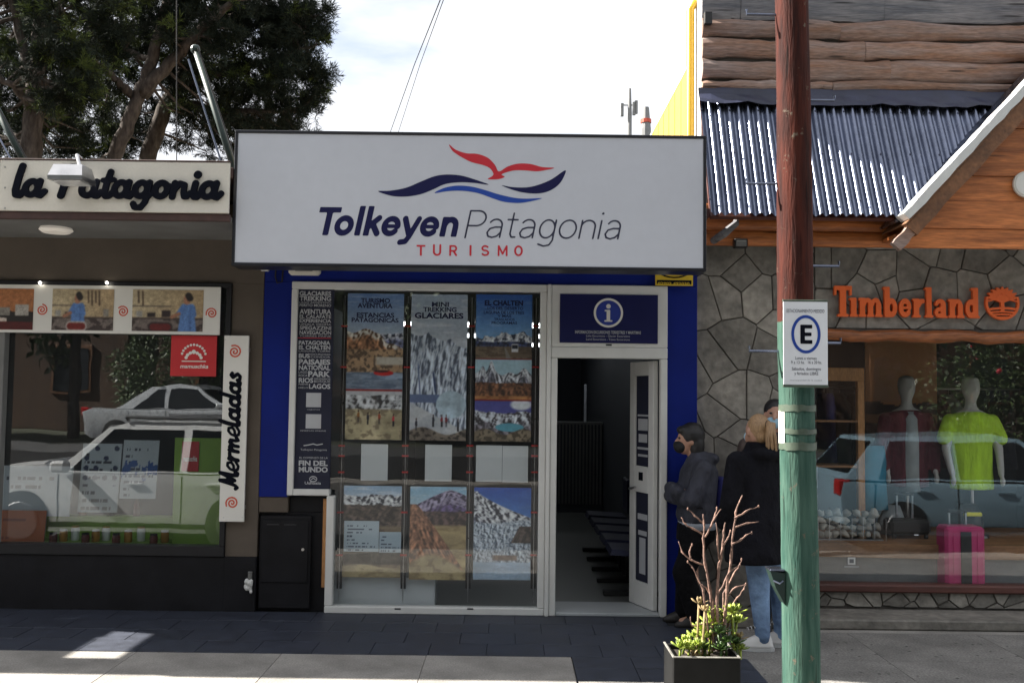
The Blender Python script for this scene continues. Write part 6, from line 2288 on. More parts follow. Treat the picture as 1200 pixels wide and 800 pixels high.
def skinned_hand(m, wrist, d, side, up, s=1.0):
    """palm and five curled fingers added to a body mesh; d = hand direction, side = thumb side"""
    d, side, up = d.normalized(), side.normalized(), up.normalized()
    m.cap(wrist, .026 * s, wrist + d * .07 * s, .032 * s, 10)
    for k, ln in enumerate((.070, .078, .072, .058)):
        b = wrist + d * .085 * s + side * ((.027 - .018 * k) * s)
        mid = b + d * (ln * .5 * s)
        tip = mid + d * (ln * .35 * s) - up * (ln * .4 * s)
        m.cap(b, .0095 * s, mid, .009 * s, 8)
        m.cap(mid, .009 * s, tip, .008 * s, 8)
    b = wrist + d * .03 * s + side * .03 * s
    m.cap(b, .0115 * s, b + d * .045 * s + side * .025 * s, .0095 * s, 8)


# --- woman by the door, facing left, arms folded
WX, WY = at(810, 727, -.25).x, -.25
w1 = thing('person', 'person in slate jacket and black mask with folded arms by the door', 'person', (WX, WY, 0))
b = MB()
hz = 1.44
hx = WX - .02
b.ball((hx, WY, hz + .02), (.092, .074, .105))
b.ball((hx - .035, WY, hz - .045), (.06, .055, .065))
b.cap((hx - .092, WY, hz + .01), .013, (hx - .108, WY, hz - .018), .014, 8)          # nose
b.ball((hx + .01, WY - .073, hz - .005), (.022, .012, .032))
b.ball((hx + .01, WY + .073, hz - .005), (.022, .012, .032))
b.cap((hx + .02, WY, hz - .06), .05, (WX + .05, WY, 1.25), .055)
b.loft([(WX + .05, WY, .84, .11, .14, 0), (WX + .05, WY, 1.0, .09, .12, 0), (WX + .05, WY, 1.18, .10, .15, 0), (WX + .05, WY, 1.27, .06, .10, 0)], 16)
for s in (-1, 1):
    b.cap((WX + .06, WY + s * .15, 1.22), .045, (WX - .02, WY + s * .20, .99), .036)
    b.cap((WX - .02, WY + s * .20, .99), .036, (WX - .13, WY - s * .04, 1.02 + .03 * s), .026)
    skinned_hand(b, V3(WX - .13, WY - s * .04, 1.02 + .03 * s), V3(.25, -s * 1.0, .0), V3(-.2, 0, 1), V3(-1, 0, 0), .85)
    b.cap((WX + .04, WY + s * .075, .84), .075, (WX - .01, WY + s * .08, .46), .05)
    b.cap((WX - .01, WY + s * .08, .46), .05, (WX + .02, WY + s * .085, .1), .034)
    b.cap((WX + .02, WY + s * .085, .07), .032, (WX - .09, WY + s * .095, .045), .028)
remesh('body', b, .009, 'skin', w1, 4)
j = MB()
j.loft([(WX + .045, WY, .80, .15, .19, 0), (WX + .04, WY, .86, .165, .20, 0), (WX + .045, WY, .95, .15, .19, 0), (WX + .05, WY, 1.08, .155, .20, 0), (WX + .06, WY, 1.2, .15, .20, 0), (WX + .06, WY, 1.275, .11, .15, 0), (WX + .05, WY, 1.33, .075, .085, 0), (WX + .045, WY, 1.36, .075, .08, 0)], 24)
j.ball((WX + .15, WY, 1.30), (.075, .11, .05))                                         # hood lying on the back
for s in (-1, 1):
    j.cap((WX + .06, WY + s * .165, 1.225), .078, (WX - .03, WY + s * .225, .99), .064)
    j.cap((WX - .03, WY + s * .225, .99), .066, (WX - .155, WY + s * .06, 1.03 + .03 * s), .056)
    j.cap((WX - .155, WY + s * .06, 1.03 + .03 * s), .054, (WX - .14, WY - s * .17, 1.02 + .03 * s), .056)
jk = remesh('jacket', j, .013, 'jacket_slate', w1, 5)
MB().box(WX - .04, WX + .05, WY - .212, WY - .205, .93, .935, .001).build('pocket_seam', 'coat_black', jk)
MB().loft([(WX + .045, WY, .755, .150, .185, 0), (WX + .045, WY, .83, .150, .188, 0)], 24).build('shirt', 'shirt_grey', w1, 'all')
tr_ = MB()
tr_.loft([(WX + .04, WY, .87, .13, .165, 0), (WX + .04, WY, .76, .155, .185, 0), (WX + .03, WY, .66, .15, .18, 0)], 20)
for s in (-1, 1):
    tr_.cap((WX + .03, WY + s * .085, .68), .10, (WX - .05 + .03 * s, WY + s * .09, .42), .088)
    tr_.cap((WX - .05 + .03 * s, WY + s * .09, .42), .088, (WX + .0 - .03 * s, WY + s * .095, .09), .085)
remesh('trousers', tr_, .013, 'trousers_black', w1, 5)
for s in (-1, 1):
    x = WX - .0 - .03 * s
    MB().loft([(x - .05, WY + s * .095, .003, .13, .045, 0), (x - .05, WY + s * .095, .03, .13, .045, 0), (x - .03, WY + s * .095, .06, .10, .042, 0), (x + .01, WY + s * .095, .10, .05, .04, 0)], 16).build('shoe', 'dark_shoe', w1, 'all')
h = MB()
h.ball((hx + .024, WY, hz + .045), (.106, .094, .106))
h.ball((hx + .055, WY, hz - .03), (.070, .090, .125))
h.ball((hx + .07, WY, hz - .08), (.045, .07, .07))
h.ball((hx - .055, WY, hz + .085), (.045, .065, .035))
remesh('hair', h, .009, 'hair_black', w1, 4)
k_ = MB()
k_.ball((hx - .070, WY, hz - .048), (.055, .064, .052))
k_.ball((hx - .098, WY, hz - .035), (.03, .03, .035))
k_.tube([(hx - .05, WY - .066, hz - .03), (hx + .005, WY - .08, hz + .01)], .003, 6)
remesh('face_mask', k_, .007, 'mask_black', w1, 3)
for s in (-1, 1):
    MB().ball((hx - .082, WY + s * .032, hz + .022), (.010, .012, .009), 8, 6).build('eye', 'hair_black', w1)
bp2 = MB()
bp2.loft([(WX + .25, WY, .80, .07, .12, 0), (WX + .26, WY, .85, .09, .14, 0), (WX + .255, WY, 1.05, .085, .14, 0), (WX + .235, WY, 1.16, .05, .10, 0)], 20)
remesh('backpack', bp2, .014, 'pack_blue', thing('blue_backpack', 'dark blue backpack worn by the person in slate jacket', 'backpack', (WX + .25, WY, .8)), 5)

# --- woman with ponytail seen from behind, black coat
BX, BY = 1.775, -1.03
w2 = thing('person', 'blond ponytailed person from behind in long black coat and jeans', 'person', (BX, BY, 0))
fd = V3(-.5, .86, 0).normalized()          # facing away to the left
sd = V3(fd.y, -fd.x, 0)                     # right-hand side
ang = math.atan2(sd.y, sd.x)
hc = at(887, 504, BY)
HX, HZ = hc.x, hc.z - .005
b = MB()
b.ball((HX, BY, HZ), (.08, .09, .112))
b.ball(V3(HX, BY, HZ - .05) + fd * .04, (.06, .06, .06))
b.cap(V3(HX, BY, HZ) + fd * .09, .014, V3(HX, BY, HZ - .025) + fd * .102, .014, 8)
for s in (-1, 1):
    b.ball(V3(HX, BY, HZ - .01) + sd * (.082 * s), (.016, .018, .032))
b.cap((HX, BY, HZ - .07), .052, (BX, BY, 1.36), .058)
b.loft([(BX, BY, .88, .15, .11, ang), (BX, BY, 1.1, .13, .10, ang), (BX, BY, 1.3, .16, .10, ang), (BX, BY, 1.39, .08, .06, ang)], 16)
for s in (-1, 1):
    p0_, p1_, p2_ = V3(BX, BY, 1.34) + sd * (.17 * s), V3(BX, BY, 1.07) + sd * (.23 * s), V3(BX, BY, .93) + sd * (.18 * s) + fd * .14
    b.cap(p0_, .045, p1_, .037)
    b.cap(p1_, .036, p2_, .027)
    skinned_hand(b, p2_, fd * .6 - sd * (.5 * s) + V3(0, 0, -.3), V3(0, 0, 1), fd, .9)
L1 = (V3(at(888, 660, BY).x, BY, .66), V3(at(890, 700, BY).x, BY, .40), V3(at(894, 745, BY).x, BY, .09))
L2 = (V3(at(915, 660, BY - .02).x, BY + .06, .66), V3(at(918, 700, BY).x, BY + .09, .42), V3(at(921, 745, BY).x, BY + .12, .09))
for (a_, k2, f_) in (L1, L2):
    b.cap(V3(BX, BY, .9), .08, a_, .07)
    b.cap(a_, .07, k2, .05)
    b.cap(k2, .05, f_, .034)
    b.cap(f_, .033, f_ + V3(-.11, .03, -.05), .026)
remesh('body', b, .009, 'skin', w2, 4)
c2 = MB()
c2.loft([(BX - .01, BY, .625, .255, .19, ang), (BX - .01, BY, .66, .262, .195, ang), (BX - .01, BY, .85, .25, .18, ang), (BX, BY, 1.06, .225, .155, ang), (BX, BY, 1.25, .235, .15, ang), (BX, BY, 1.35, .20, .13, ang), (BX, BY, 1.42, .11, .10, ang), (BX, BY, 1.475, .085, .085, ang)], 28)
c2.ball(V3(BX, BY, 1.395) - fd * .10, (.15, .09, .055), 16, 9, Matrix.Rotation(ang, 3, 'Z'))
for s in (-1, 1):
    p0_, p1_, p2_ = V3(BX, BY, 1.33) + sd * (.20 * s), V3(BX, BY, 1.06) + sd * (.27 * s), V3(BX, BY, .90) + sd * (.22 * s) + fd * .12
    c2.cap(p0_, .085, p1_, .072)
    c2.cap(p1_, .072, p2_, .06)
remesh('coat', c2, .014, 'coat_black', w2, 5)
tj_ = MB()
for (a_, k2, f_) in (L1, L2):
    tj_.cap(V3(BX, BY, .86), .10, a_, .098)
    tj_.cap(a_, .098, k2, .073)
    tj_.cap(k2, .073, f_, .052)
remesh('jeans', tj_, .012, 'jeans', w2, 5)
for (a_, k2, f_) in (L1, L2):
    sh = MB()
    d_ = V3(-1, .15, 0).normalized()
    ro = math.atan2(d_.y, d_.x)
    c0 = f_ + d_ * .05
    sh.loft([(c0.x, c0.y, .026, .125, .045, ro), (c0.x, c0.y, .045, .122, .044, ro), (c0.x - d_.x * .02, c0.y, .075, .095, .042, ro), (f_.x, f_.y, .11, .052, .045, ro), (f_.x, f_.y, .125, .045, .042, ro)], 18)
    s_ = sh.build('shoe', 'sneaker', w2, 'all')
    MB().loft([(c0.x, c0.y, .003, .130, .046, ro), (c0.x, c0.y, .0255, .132, .049, ro)], 18).build('sole', 'sole', s_)
    for k in range(3):
        q = c0 + d_ * (.01 + .022 * k)
        MB().tube([q + V3(-.0, -.03, .075 - .008 * k), q + V3(0, 0, .09 - .01 * k), q + V3(0, .03, .075 - .008 * k)], .004, 5).build('lace', 'sole', s_)
hr = MB()
hr.ball(V3(HX, BY, HZ + .022) - fd * .018, (.083, .092, .104))
hr.ball(V3(HX, BY, HZ - .035) - fd * .045, (.060, .068, .06))
hb_ = V3(HX, BY, HZ + .05) - fd * .09
hr.ball(hb_, .036)
remesh('hair', hr, .008, 'hair_blond', w2, 3)
pt = MB()
tx = at(902, 524, BY - .1).x
pq = [hb_, hb_ + V3(.025, -.035, .0), V3(tx - .005, hb_.y - .05, HZ - .04), V3(tx, hb_.y - .045, HZ - .12), V3(tx + .008, hb_.y - .03, HZ - .17)]
pt.tube(pq, [.026, .034, .036, .03, .010], 12)
rs9 = random.Random(9)
for k in range(26):
    off = V3(rs9.uniform(-.028, .028), rs9.uniform(-.028, .028), 0)
    dz9 = rs9.uniform(-.03, .012)
    pt.tube([pq[0], pq[1] + off * .6, pq[2] + off * 1.25, pq[3] + off * 1.3 + V3(0, 0, dz9), pq[4] + off * 1.1 + V3(0, 0, dz9)], [.006, .007, .007, .006, .002], 5)
pt.build('ponytail', 'hair_blond', w2, 'all')
hb2 = MB().tube([hb_ + V3(-.0, 0, .0), hb_ + V3(.012, -.016, .0)], .031, 12)
hb2.build('hair_tie', 'mask_black', w2)
mk = MB()
mk.ball(V3(HX, BY, HZ - .045) + fd * .062, (.050, .050, .048))
mk.tube([V3(HX, BY, HZ - .03) + fd * .05 - sd * .06, V3(HX, BY, HZ + .01) - sd * .09], .003, 5)
remesh('face_mask', mk, .007, 'mask_blue', w2, 3)

# --- man mostly hidden behind pole and coat
MX, MY = at(908, 500, -.32).x, -.32
w3 = thing('person', 'dark-haired person in pale blue mask half hidden behind the pole', 'person', (MX, MY, 0))
mh = at(908, 487, MY).z
b = MB()
b.ball((MX, MY, mh), (.078, .095, .115))
b.ball((MX - .02, MY - .03, mh - .055), (.055, .06, .06))
b.cap((MX - .03, MY - .092, mh + .01), .013, (MX - .035, MY - .105, mh - .02), .014, 8)
for s in (-1, 1):
    b.ball((MX + s * .08, MY, mh - .01), (.014, .022, .034))
b.cap((MX, MY, mh - .07), .058, (MX, MY + .01, 1.44), .062)
b.loft([(MX, MY, .92, .16, .12, 0), (MX, MY, 1.2, .16, .11, 0), (MX, MY, 1.40, .19, .11, 0), (MX, MY, 1.48, .09, .07, 0)], 16)
for s in (-1, 1):
    b.cap((MX + s * .20, MY, 1.42), .05, (MX + s * .25, MY, 1.12), .04)
    b.cap((MX + s * .25, MY, 1.12), .04, (MX + s * .23, MY - .06, .88), .03)
    skinned_hand(b, V3(MX + s * .23, MY - .06, .88), V3(0, -.1, -1), V3(0, -1, 0), V3(s * 1.0, 0, 0), .95)
    b.cap((MX + s * .09, MY, .9), .085, (MX + s * .10, MY - .01, .5), .058)
    b.cap((MX + s * .10, MY - .01, .5), .058, (MX + s * .10, MY, .09), .038)
    b.cap((MX + s * .10, MY, .075), .035, (MX + s * .11, MY - .13, .05), .03)
remesh('body', b, .009, 'skin', w3, 4)
j = MB()
j.loft([(MX, MY, .84, .20, .15, 0), (MX, MY, 1.1, .20, .145, 0), (MX, MY, 1.36, .235, .14, 0), (MX, MY, 1.45, .18, .11, 0), (MX, MY, 1.52, .09, .085, 0)], 24)
for s in (-1, 1):
    j.cap((MX + s * .215, MY, 1.40), .08, (MX + s * .265, MY, 1.12), .066)
    j.cap((MX + s * .265, MY, 1.12), .066, (MX + s * .235, MY - .055, .92), .052)
remesh('jacket', j, .014, 'jacket_brown', w3, 5)
tr_ = MB()
for s in (-1, 1):
    tr_.cap((MX + s * .08, MY, .86), .115, (MX + s * .10, MY, .5), .085)
    tr_.cap((MX + s * .10, MY, .5), .085, (MX + s * .10, MY, .09), .07)
    MB().loft([(MX + s * .105, MY - .06, .003, .05, .14, 0), (MX + s * .105, MY - .06, .04, .048, .135, 0), (MX + s * .10, MY, .10, .045, .06, 0)], 16).build('shoe', 'dark_shoe', w3, 'all')
remesh('trousers', tr_, .014, 'trousers_black', w3, 5)
h = MB()
h.ball((MX + .005, MY + .02, mh + .045), (.088, .098, .092))
h.ball((MX, MY + .06, mh - .02), (.075, .05, .07))
remesh('hair', h, .009, 'hair_black', w3, 4)
k_ = MB()
k_.ball((MX - .025, MY - .052, mh - .052), (.060, .058, .052))
k_.tube([(MX - .07, MY - .03, mh - .03), (MX - .083, MY + .01, mh)], .003, 5)
remesh('face_mask', k_, .007, 'mask_blue', w3, 3)
for s in (-1, 1):
    MB().ball((MX - .02 + s * .034, MY - .084, mh + .022), (.012, .010, .009), 8, 6).build('eye', 'hair_black', w3)

# ------------------------------------------------------------------ pines behind the jam shop
def pine(label, trunks, lobes, n_clump, n_blade, seed, light=.12, ln=(.07, .15), wd=.012):
    """trunks: list of (points, r0, r1); lobes: (centre, radii, weight); needle clumps fill the lobes' outer volume"""
    rs = np.random.RandomState(seed)
    t = thing('pine_tree', label, 'tree', trunks[0][0][0], 'pines behind the jam shop')
    for (pts, r0, r1) in trunks:
        P, R_ = [], []
        N = len(pts)
        for k in range(N - 1):
            for s in range(6):
                f = s / 6
                g = (k + f) / (N - 1)
                P.append(Vector(pts[k]).lerp(Vector(pts[k + 1]), f) + Vector(rs.normal(0, .012, 3)))
                R_.append((r0 + (r1 - r0) * g) * (1 + rs.normal(0, .04)))
        P.append(Vector(pts[-1]))
        R_.append(r1)
        MB().tube(P, R_, 12).build('trunk' if (pts, r0, r1) == trunks[0] else 'limb', 'bark', t, 'all')
    wsum = np.array([l[2] for l in lobes], float)
    wsum /= wsum.sum()
    cen, outw, lob = [], [], []
    for i in range(n_clump):
        l = lobes[rs.choice(len(lobes), p=wsum)]
        d = unit(rs.normal(0, 1, 3))
        r = rs.uniform(.35, 1.0) ** .6
        cen.append(np.array(l[0]) + d * np.array(l[1]) * r)
        outw.append(d)
    cen, outw = np.array(cen), np.array(outw)
    # twigs carrying the clumps
    tw = MB()
    limbs = np.array([[list(p) for p in (pp_[0], pp_[-1])] for pp_ in [tr[0] for tr in trunks]])
    allp = np.vstack([np.array([list(Vector(a).lerp(Vector(b_), f)) for f in np.linspace(0, 1, 8)]) for tr in trunks for a, b_ in zip(tr[0][:-1], tr[0][1:])])
    for i in range(0, n_clump, 5):
        d2 = ((allp - cen[i]) ** 2).sum(1)
        a = allp[d2.argmin()]
        if math.sqrt(d2.min()) > 2.2:
            continue
        mid = (a + cen[i]) / 2 + np.array([0, 0, -.08]) + rs.normal(0, .06, 3)
        tw.tube([tuple(a), tuple(mid), tuple(cen[i])], [.03, .02, .008], 5, False)
    tw.build('twigs', 'bark', t)['kind'] = 'stuff'
    for lit in (0, 1):  # sunlit and shaded foliage painted as two needle colours
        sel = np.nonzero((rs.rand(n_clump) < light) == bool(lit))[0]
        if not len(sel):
            continue
        n = len(sel) * n_blade
        c = np.repeat(cen[sel], n_blade, 0)
        o = np.repeat(outw[sel], n_blade, 0)
        # short shoots inside each clump, needles along them
        sh = unit(np.repeat(rs.normal(0, 1, (len(sel) * 6, 3)) + np.repeat(outw[sel], 6, 0) * .9 + np.array([0, 0, .35]), n_blade // 6, 0))
        m_ = len(sh)
        P = c[:m_] + sh * (rs.rand(m_, 1) * .22)
        D = unit(sh * .9 + rs.normal(0, .65, (m_, 3)))
        S = unit(np.cross(D, rs.normal(0, 1, (m_, 3))))
        blades('crown', P, D, S, rs.uniform(ln[0], ln[1], m_), rs.uniform(.6, 1.3, m_) * wd, 'needle_sunlit' if lit else 'needle_shaded', t)['kind'] = 'stuff'
    return t


def W_(px, py, Y):
    return tuple(at(px, py, Y))


pine('tall pine with straight trunk at far left above the fascia',
     [([(at(36, 190, 7).x, 7, -.1), W_(36, 190, 7), W_(44, 90, 7), W_(48, 20, 7), W_(52, -80, 7)], .19, .09),
      ([W_(42, 110, 7), W_(28, 60, 7), W_(12, -10, 6.8)], .10, .05), ([W_(46, 60, 7), W_(66, 30, 6.8), W_(80, -30, 6.6)], .09, .05),
      ([W_(40, 130, 7), W_(15, 100, 6.6), W_(-20, 80, 6.4)], .07, .03)],
     [(W_(95, 30, 6.3), (.75, .6, .7), 2.2), (W_(75, 90, 6.2), (.5, .5, .5), 1.5), (W_(5, 40, 7), (.9, .8, 1.1), 3), (W_(0, 140, 7.5), (.9, .8, .6), 2), (W_(60, -60, 7), (1.8, 1.4, .9), 3), (W_(100, 130, 8), (.7, .7, .5), 1.4), (W_(20, 165, 9), (1.6, .6, .5), 2.5)],
     520, 210, 3, .25)
pine('pine with forked leaning trunk in the middle of the group',
     [([(at(128, 190, 8).x, 8, -.1), W_(132, 186, 8), W_(160, 120, 8), W_(178, 70, 8), W_(196, 5, 8), W_(204, -60, 8)], .135, .07),
      ([W_(165, 112, 8), W_(205, 68, 8), W_(240, 30, 7.8), W_(275, 0, 7.6)], .12, .05), ([W_(155, 112, 8), W_(130, 88, 7.8), W_(110, 70, 7.6)], .08, .03),
      ([W_(178, 72, 8), W_(150, 60, 8.2), W_(120, 30, 8.3)], .06, .03)],
     [(W_(170, 10, 8.4), (1.1, .9, .9), 3), (W_(250, 40, 8.2), (.9, .8, .7), 2.6), (W_(130, 50, 8.8), (.8, .7, .5), 1.4), (W_(230, 110, 9), (.7, .8, .45), 1.2), (W_(215, -50, 8), (1.8, 1.3, .9), 3), (W_(110, 160, 9.5), (1.0, .6, .4), 1.6), (W_(80, 80, 10.5), (1.3, .6, .9), 2.2)],
     520, 210, 4, .14)
pine('broad dark pine with ragged right edge beside the big sign',
     [([(at(170, 190, 9.5).x, 9.5, -.1), W_(172, 186, 9.5), W_(192, 130, 9.5), W_(225, 70, 9.5), W_(262, 0, 9.5), W_(285, -80, 9.5)], .17, .08),
      ([W_(205, 105, 9.5), W_(255, 85, 9.2), W_(320, 70, 9.0), W_(365, 55, 9.0)], .11, .03), ([W_(200, 118, 9.5), W_(260, 130, 9.3), W_(340, 130, 9.0)], .10, .03),
      ([W_(245, 30, 9.5), W_(310, 10, 9.2), W_(375, 20, 9.0)], .10, .03)],
     [(W_(300, 60, 9.2), (.95, .8, .75), 3), (W_(345, 100, 9.0), (.62, .7, .42), 2), (W_(350, 35, 9.0), (.50, .6, .42), 1.6), (W_(300, 130, 9.3), (.85, .8, .5), 2.4), (W_(318, 10, 9.4), (.7, .8, .6), 2.4), (W_(230, 30, 10), (1.2, .9, .8), 2.4), (W_(380, 20, 9.0), (.14, .3, .14), .25), (W_(378, 88, 9.0), (.12, .3, .10), .2), (W_(368, 138, 9.0), (.16, .3, .10), .2), (W_(260, -70, 9.5), (1.6, 1.4, .8), 2.5), (W_(230, 150, 11), (1.7, .6, .45), 2.4), (W_(60, 60, 11), (1.8, .7, 1.0), 2), (W_(290, 165, 10.5), (1.3, .6, .35), 2.0), (W_(170, 100, 11), (1.5, .6, .8), 2.2)],
     950, 210, 5, .05)

# leaning green posts with stay wires on the roof
for i, (a, b_, yy, lab) in enumerate((((229, 58), (292, 252), 1.6, 'leaning green steel post with stay wires left of the big sign'), ((-14, 108), (42, 215), 1.6, 'leaning green steel post at the far left roof edge'))):
    t = thing('leaning_post', lab, 'post', W_(b_[0], b_[1], yy), 'leaning posts on the jam shop roof')
    p, q = at(a[0], a[1], yy), at(b_[0], b_[1], yy)
    MB().tube([p, q], .034, 10).build('shaft', 'green_steel', t, 'all')
    MB().tube([p + Vector((-.05, -.05, -.12)), q + Vector((-.10, -.05, 0))], .010, 6).build('stay_wire', 'galvanised', t)
    MB().tube([p + Vector((.04, -.05, .0)), q + Vector((.06, -.05, 0))], .008, 6).build('stay_wire', 'cable', t)
    MB().ball(p, .05, 10, 6).build('cap', 'green_steel', t)
# overhead cables
for i, (a, b_, Y0, Y1, lab, r) in enumerate((((524, -20), (452, 170), 3, 16, 'thin overhead cable slanting across the white sky', .008), ((527, -20), (462, 170), 3, 16, 'second thin cable just right of the slanting overhead cable', .006), ((207, -20), (207, 196), 3.0, 3.0, 'thin vertical cable in front of the pines', .006))):
    o = MB().tube([at(a[0], a[1], Y0), at((a[0] + b_[0]) / 2 - (2 if i < 2 else 0), (a[1] + b_[1]) / 2, (Y0 + Y1) / 2), at(b_[0], b_[1], Y1)], r, 6).build('overhead_cable', 'cable')
    tag(o, lab, 'cable')
# far masts
for (px, top, Y, r, lab, panels) in ((738, 104, 60, .16, 'distant grey antenna mast with panel antennas above the sign', True), (757, 126, 70, .42, 'distant stubby banded chimney mast beside the antenna mast', False)):
    t = thing('antenna_mast', lab, 'mast', (at(px, 150, Y).x, Y, -.3))
    p = at(px, top, Y)
    MB().tube([(p.x, Y, -.3), (p.x, Y, p.z - 1.8), (p.x, Y, p.z)], [r * 1.3, r, r * .6], 10).build('shaft', 'mast_grey', t)
    if panels:
        for dx, dz in ((-.55, -1.5), (.30, -1.4), (.45, -1.3)):
            MB().box(p.x + dx - .11, p.x + dx + .11, Y - .2, Y, p.z + dz - .55, p.z + dz + .4, .02).build('panel_antenna', 'mast_grey', t)
        MB().tube([(p.x - .6, Y, p.z - 1.2), (p.x + .55, Y, p.z - 1.2)], .05, 6).build('crossbar', 'mast_grey', t)
    else:
        MB().tube([(p.x, Y, p.z - 1.3), (p.x, Y, p.z - 1.0)], r * 1.06, 12).build('red_band', 'spiral_red', t)

# ------------------------------------------------------------------ across the street: what the shop windows mirror
def car(name, label, x, y, heading, Ln, Wd, H, paint, style, z0=-.13):
    t = thing(name, label, 'car', (x, y, z0))
    def T(p):
        c_, s_ = math.cos(heading), math.sin(heading)
        return (x + p[0] * c_ - p[1] * s_, y + p[0] * s_ + p[1] * c_, z0 + p[2])
    def put(mb, nm, mat, parent=t, sm=False):
        mb.v = [T(v) for v in mb.v]
        return mb.build(nm, mat, parent, sm)
    hl, hw = Ln / 2, Wd / 2
    belt = H * .60
    if style == 'suv':
        hood = [(hl, .45), (hl - .03, .80), (hl - .18, .95), (hl - 1.05, 1.06), (hl - 1.15, belt + .02)]
        roof = [(hl - 1.15, belt), (hl - 1.75, H - .08), (hl - 2.1, H), (-hl + .55, H - .03), (-hl + .12, belt)]
        tail = [(-hl + .05, belt), (-hl, .75), (-hl + .05, .4)]
    elif style == 'sedan':
        hood = [(hl, .4), (hl - .03, .68), (hl - .2, .80), (hl - 1.1, .94), (hl - 1.2, belt)]
        roof = [(hl - 1.15, belt), (hl - 1.95, H - .05), (hl - 2.35, H), (-hl + 1.55, H - .06), (-hl + .75, belt + .04)]
        tail = [(-hl + .7, belt + .03), (-hl + .15, belt + .02), (-hl, .82), (-hl + .04, .35)]
    else:
        hood = [(hl, .4), (hl - .03, .66), (hl - .2, .80), (hl - .95, .96), (hl - 1.0, belt)]
        roof = [(hl - .98, belt), (hl - 1.75, H - .06), (hl - 2.1, H), (-hl + .55, H - .06), (-hl + .10, belt + .02)]
        tail = [(-hl + .05, belt), (-hl, .7), (-hl + .05, .36)]
    low = hood + tail[0:1] + tail[1:] + [(-hl + .2, .24), (hl - .2, .24)]
    # lower body: profile swept with side curvature
    secs = [(-hw, .90, -.03), (-hw * .985, .97, 0), (-hw * .8, 1.0, .02), (hw * .8, 1.0, .02), (hw * .985, .97, 0), (hw, .90, -.03)]
    vs, fs = [], []
    n = len(low)
    cz = .6
    for (yy, k, dz) in secs:
        for (px_, pz) in low:
            vs.append((px_ * (1 - (1 - k) * .35), yy, cz + (pz - cz) * k + (dz if pz > .5 else 0)))
    for i in range(len(secs) - 1):
        for q in range(n):
            fs.append((i * n + q, (i + 1) * n + q, (i + 1) * n + (q + 1) % n, i * n + (q + 1) % n))
    fs.append(tuple(range(n)))
    fs.append(tuple((len(secs) - 1) * n + q for q in range(n))[::-1])
    body = put(MB().add(vs, fs), 'body', paint, t, True)
    # cabin
    m = len(roof)
    vs, fs = [], []
    tum = .20
    for s in (-1, 1):
        for (px_, pz) in roof:
            f = (pz - belt) / (H - belt)
            vs.append((px_, s * (hw * .96 - tum * max(0, f)), pz))
    fs = [tuple(range(m))[::-1], tuple(m + q for q in range(m))] + [(q, (q + 1) % m, m + (q + 1) % m, m + q) for q in range(m)]
    put(MB().add(vs, fs), 'cabin', paint, t)
    # side glass (front, rear) and windscreens as proud dark panes
    def side_pt(px_, pz, s, o=.006):
        f = (pz - belt) / (H - belt)
        return (px_, s * (hw * .96 - tum * f + o), pz)
    top = H - .10
    bot = belt + .04
    fx_, rx_ = roof[0][0], roof[-1][0]
    f_top = roof[1][0] + (roof[0][0] - roof[1][0]) * max(0, (roof[1][1] - top)) / max(.01, roof[1][1] - belt) - .10
    r_top = roof[-2][0] + (.12 if style != 'sedan' else .10)
    bx_ = (fx_ + rx_) / 2 - .12
    for s in (-1, 1):
        for quad in ([(fx_ - .20, bot), (bx_ + .05, bot), (bx_ + .05, top), (f_top, top)], [(bx_ - .05, bot), (rx_ + (.42 if style != 'sedan' else .45), bot), (r_top + (.28 if style == 'suv' else .05), top), (bx_ - .05, top)]):
            P = [side_pt(a, b_, s) for a, b_ in quad]
            put(MB().add(P, [(0, 1, 2, 3) if s > 0 else (3, 2, 1, 0)]), 'window', 'car_glass')
        for hx_ in (fx_ - 1.05, rx_ + .95):
            put(MB().box(hx_ - .09, hx_ + .09, s * (hw + .012) - .012, s * (hw + .012) + .012, belt - .13, belt - .10, .006), 'door_handle', paint, body)
        put(MB().box(-hl + .85, hl - .85, s * (hw - .005) - .012, s * (hw - .005) + .012, .30, .36, .006), 'side_trim', 'black_plastic', body)
        for sx9 in (bx_, fx_ - .1, rx_ + .35):
            put(MB().box(sx9 - .006, sx9 + .006, s * (hw - .002) - .004, s * (hw - .002) + .004, .36, belt - .02, 0), 'door_seam', 'black_plastic', body)
        put(MB().box(rx_ + .2, fx_ - .1, s * (hw * .965) - .012, s * (hw * .965) + .012, belt - .012, belt + .015, .004), 'belt_trim', 'black_plastic', body)
        put(MB().box(fx_ - .26, fx_ - .06, s * (hw + .09) - .07, s * (hw + .09) + .07, belt + .02, belt + .16, .03), 'mirror', paint)
        put(MB().box(-hl - .006, -hl + .16, s * (hw - .12) - .10, s * (hw - .12) + .10, .72, .92, .02), 'tail_lamp', 'lamp_red')
        put(MB().box(hl - .16, hl + .006, s * (hw - .16) - .14, s * (hw - .16) + .14, .64, .76, .02), 'headlight', 'lamp_clear')
        for wx in (hl - .80, -hl + .80):
            R_ = .33 if style != 'suv' else .36
            wy = s * (hw - .08)
            w = MB()
            w.tube([(wx, wy - .10, R_), (wx, wy - .09, R_), (wx, wy + .09, R_), (wx, wy + .10, R_)], [R_ - .04, R_, R_, R_ - .04], 28)
            ty = put(w, 'tyre', 'tyre', t, True)
            put(MB().tube([(wx, wy + s * .085, R_), (wx, wy + s * .112, R_)], [R_ * .68, R_ * .60], 20), 'rim', 'rim_metal', ty)
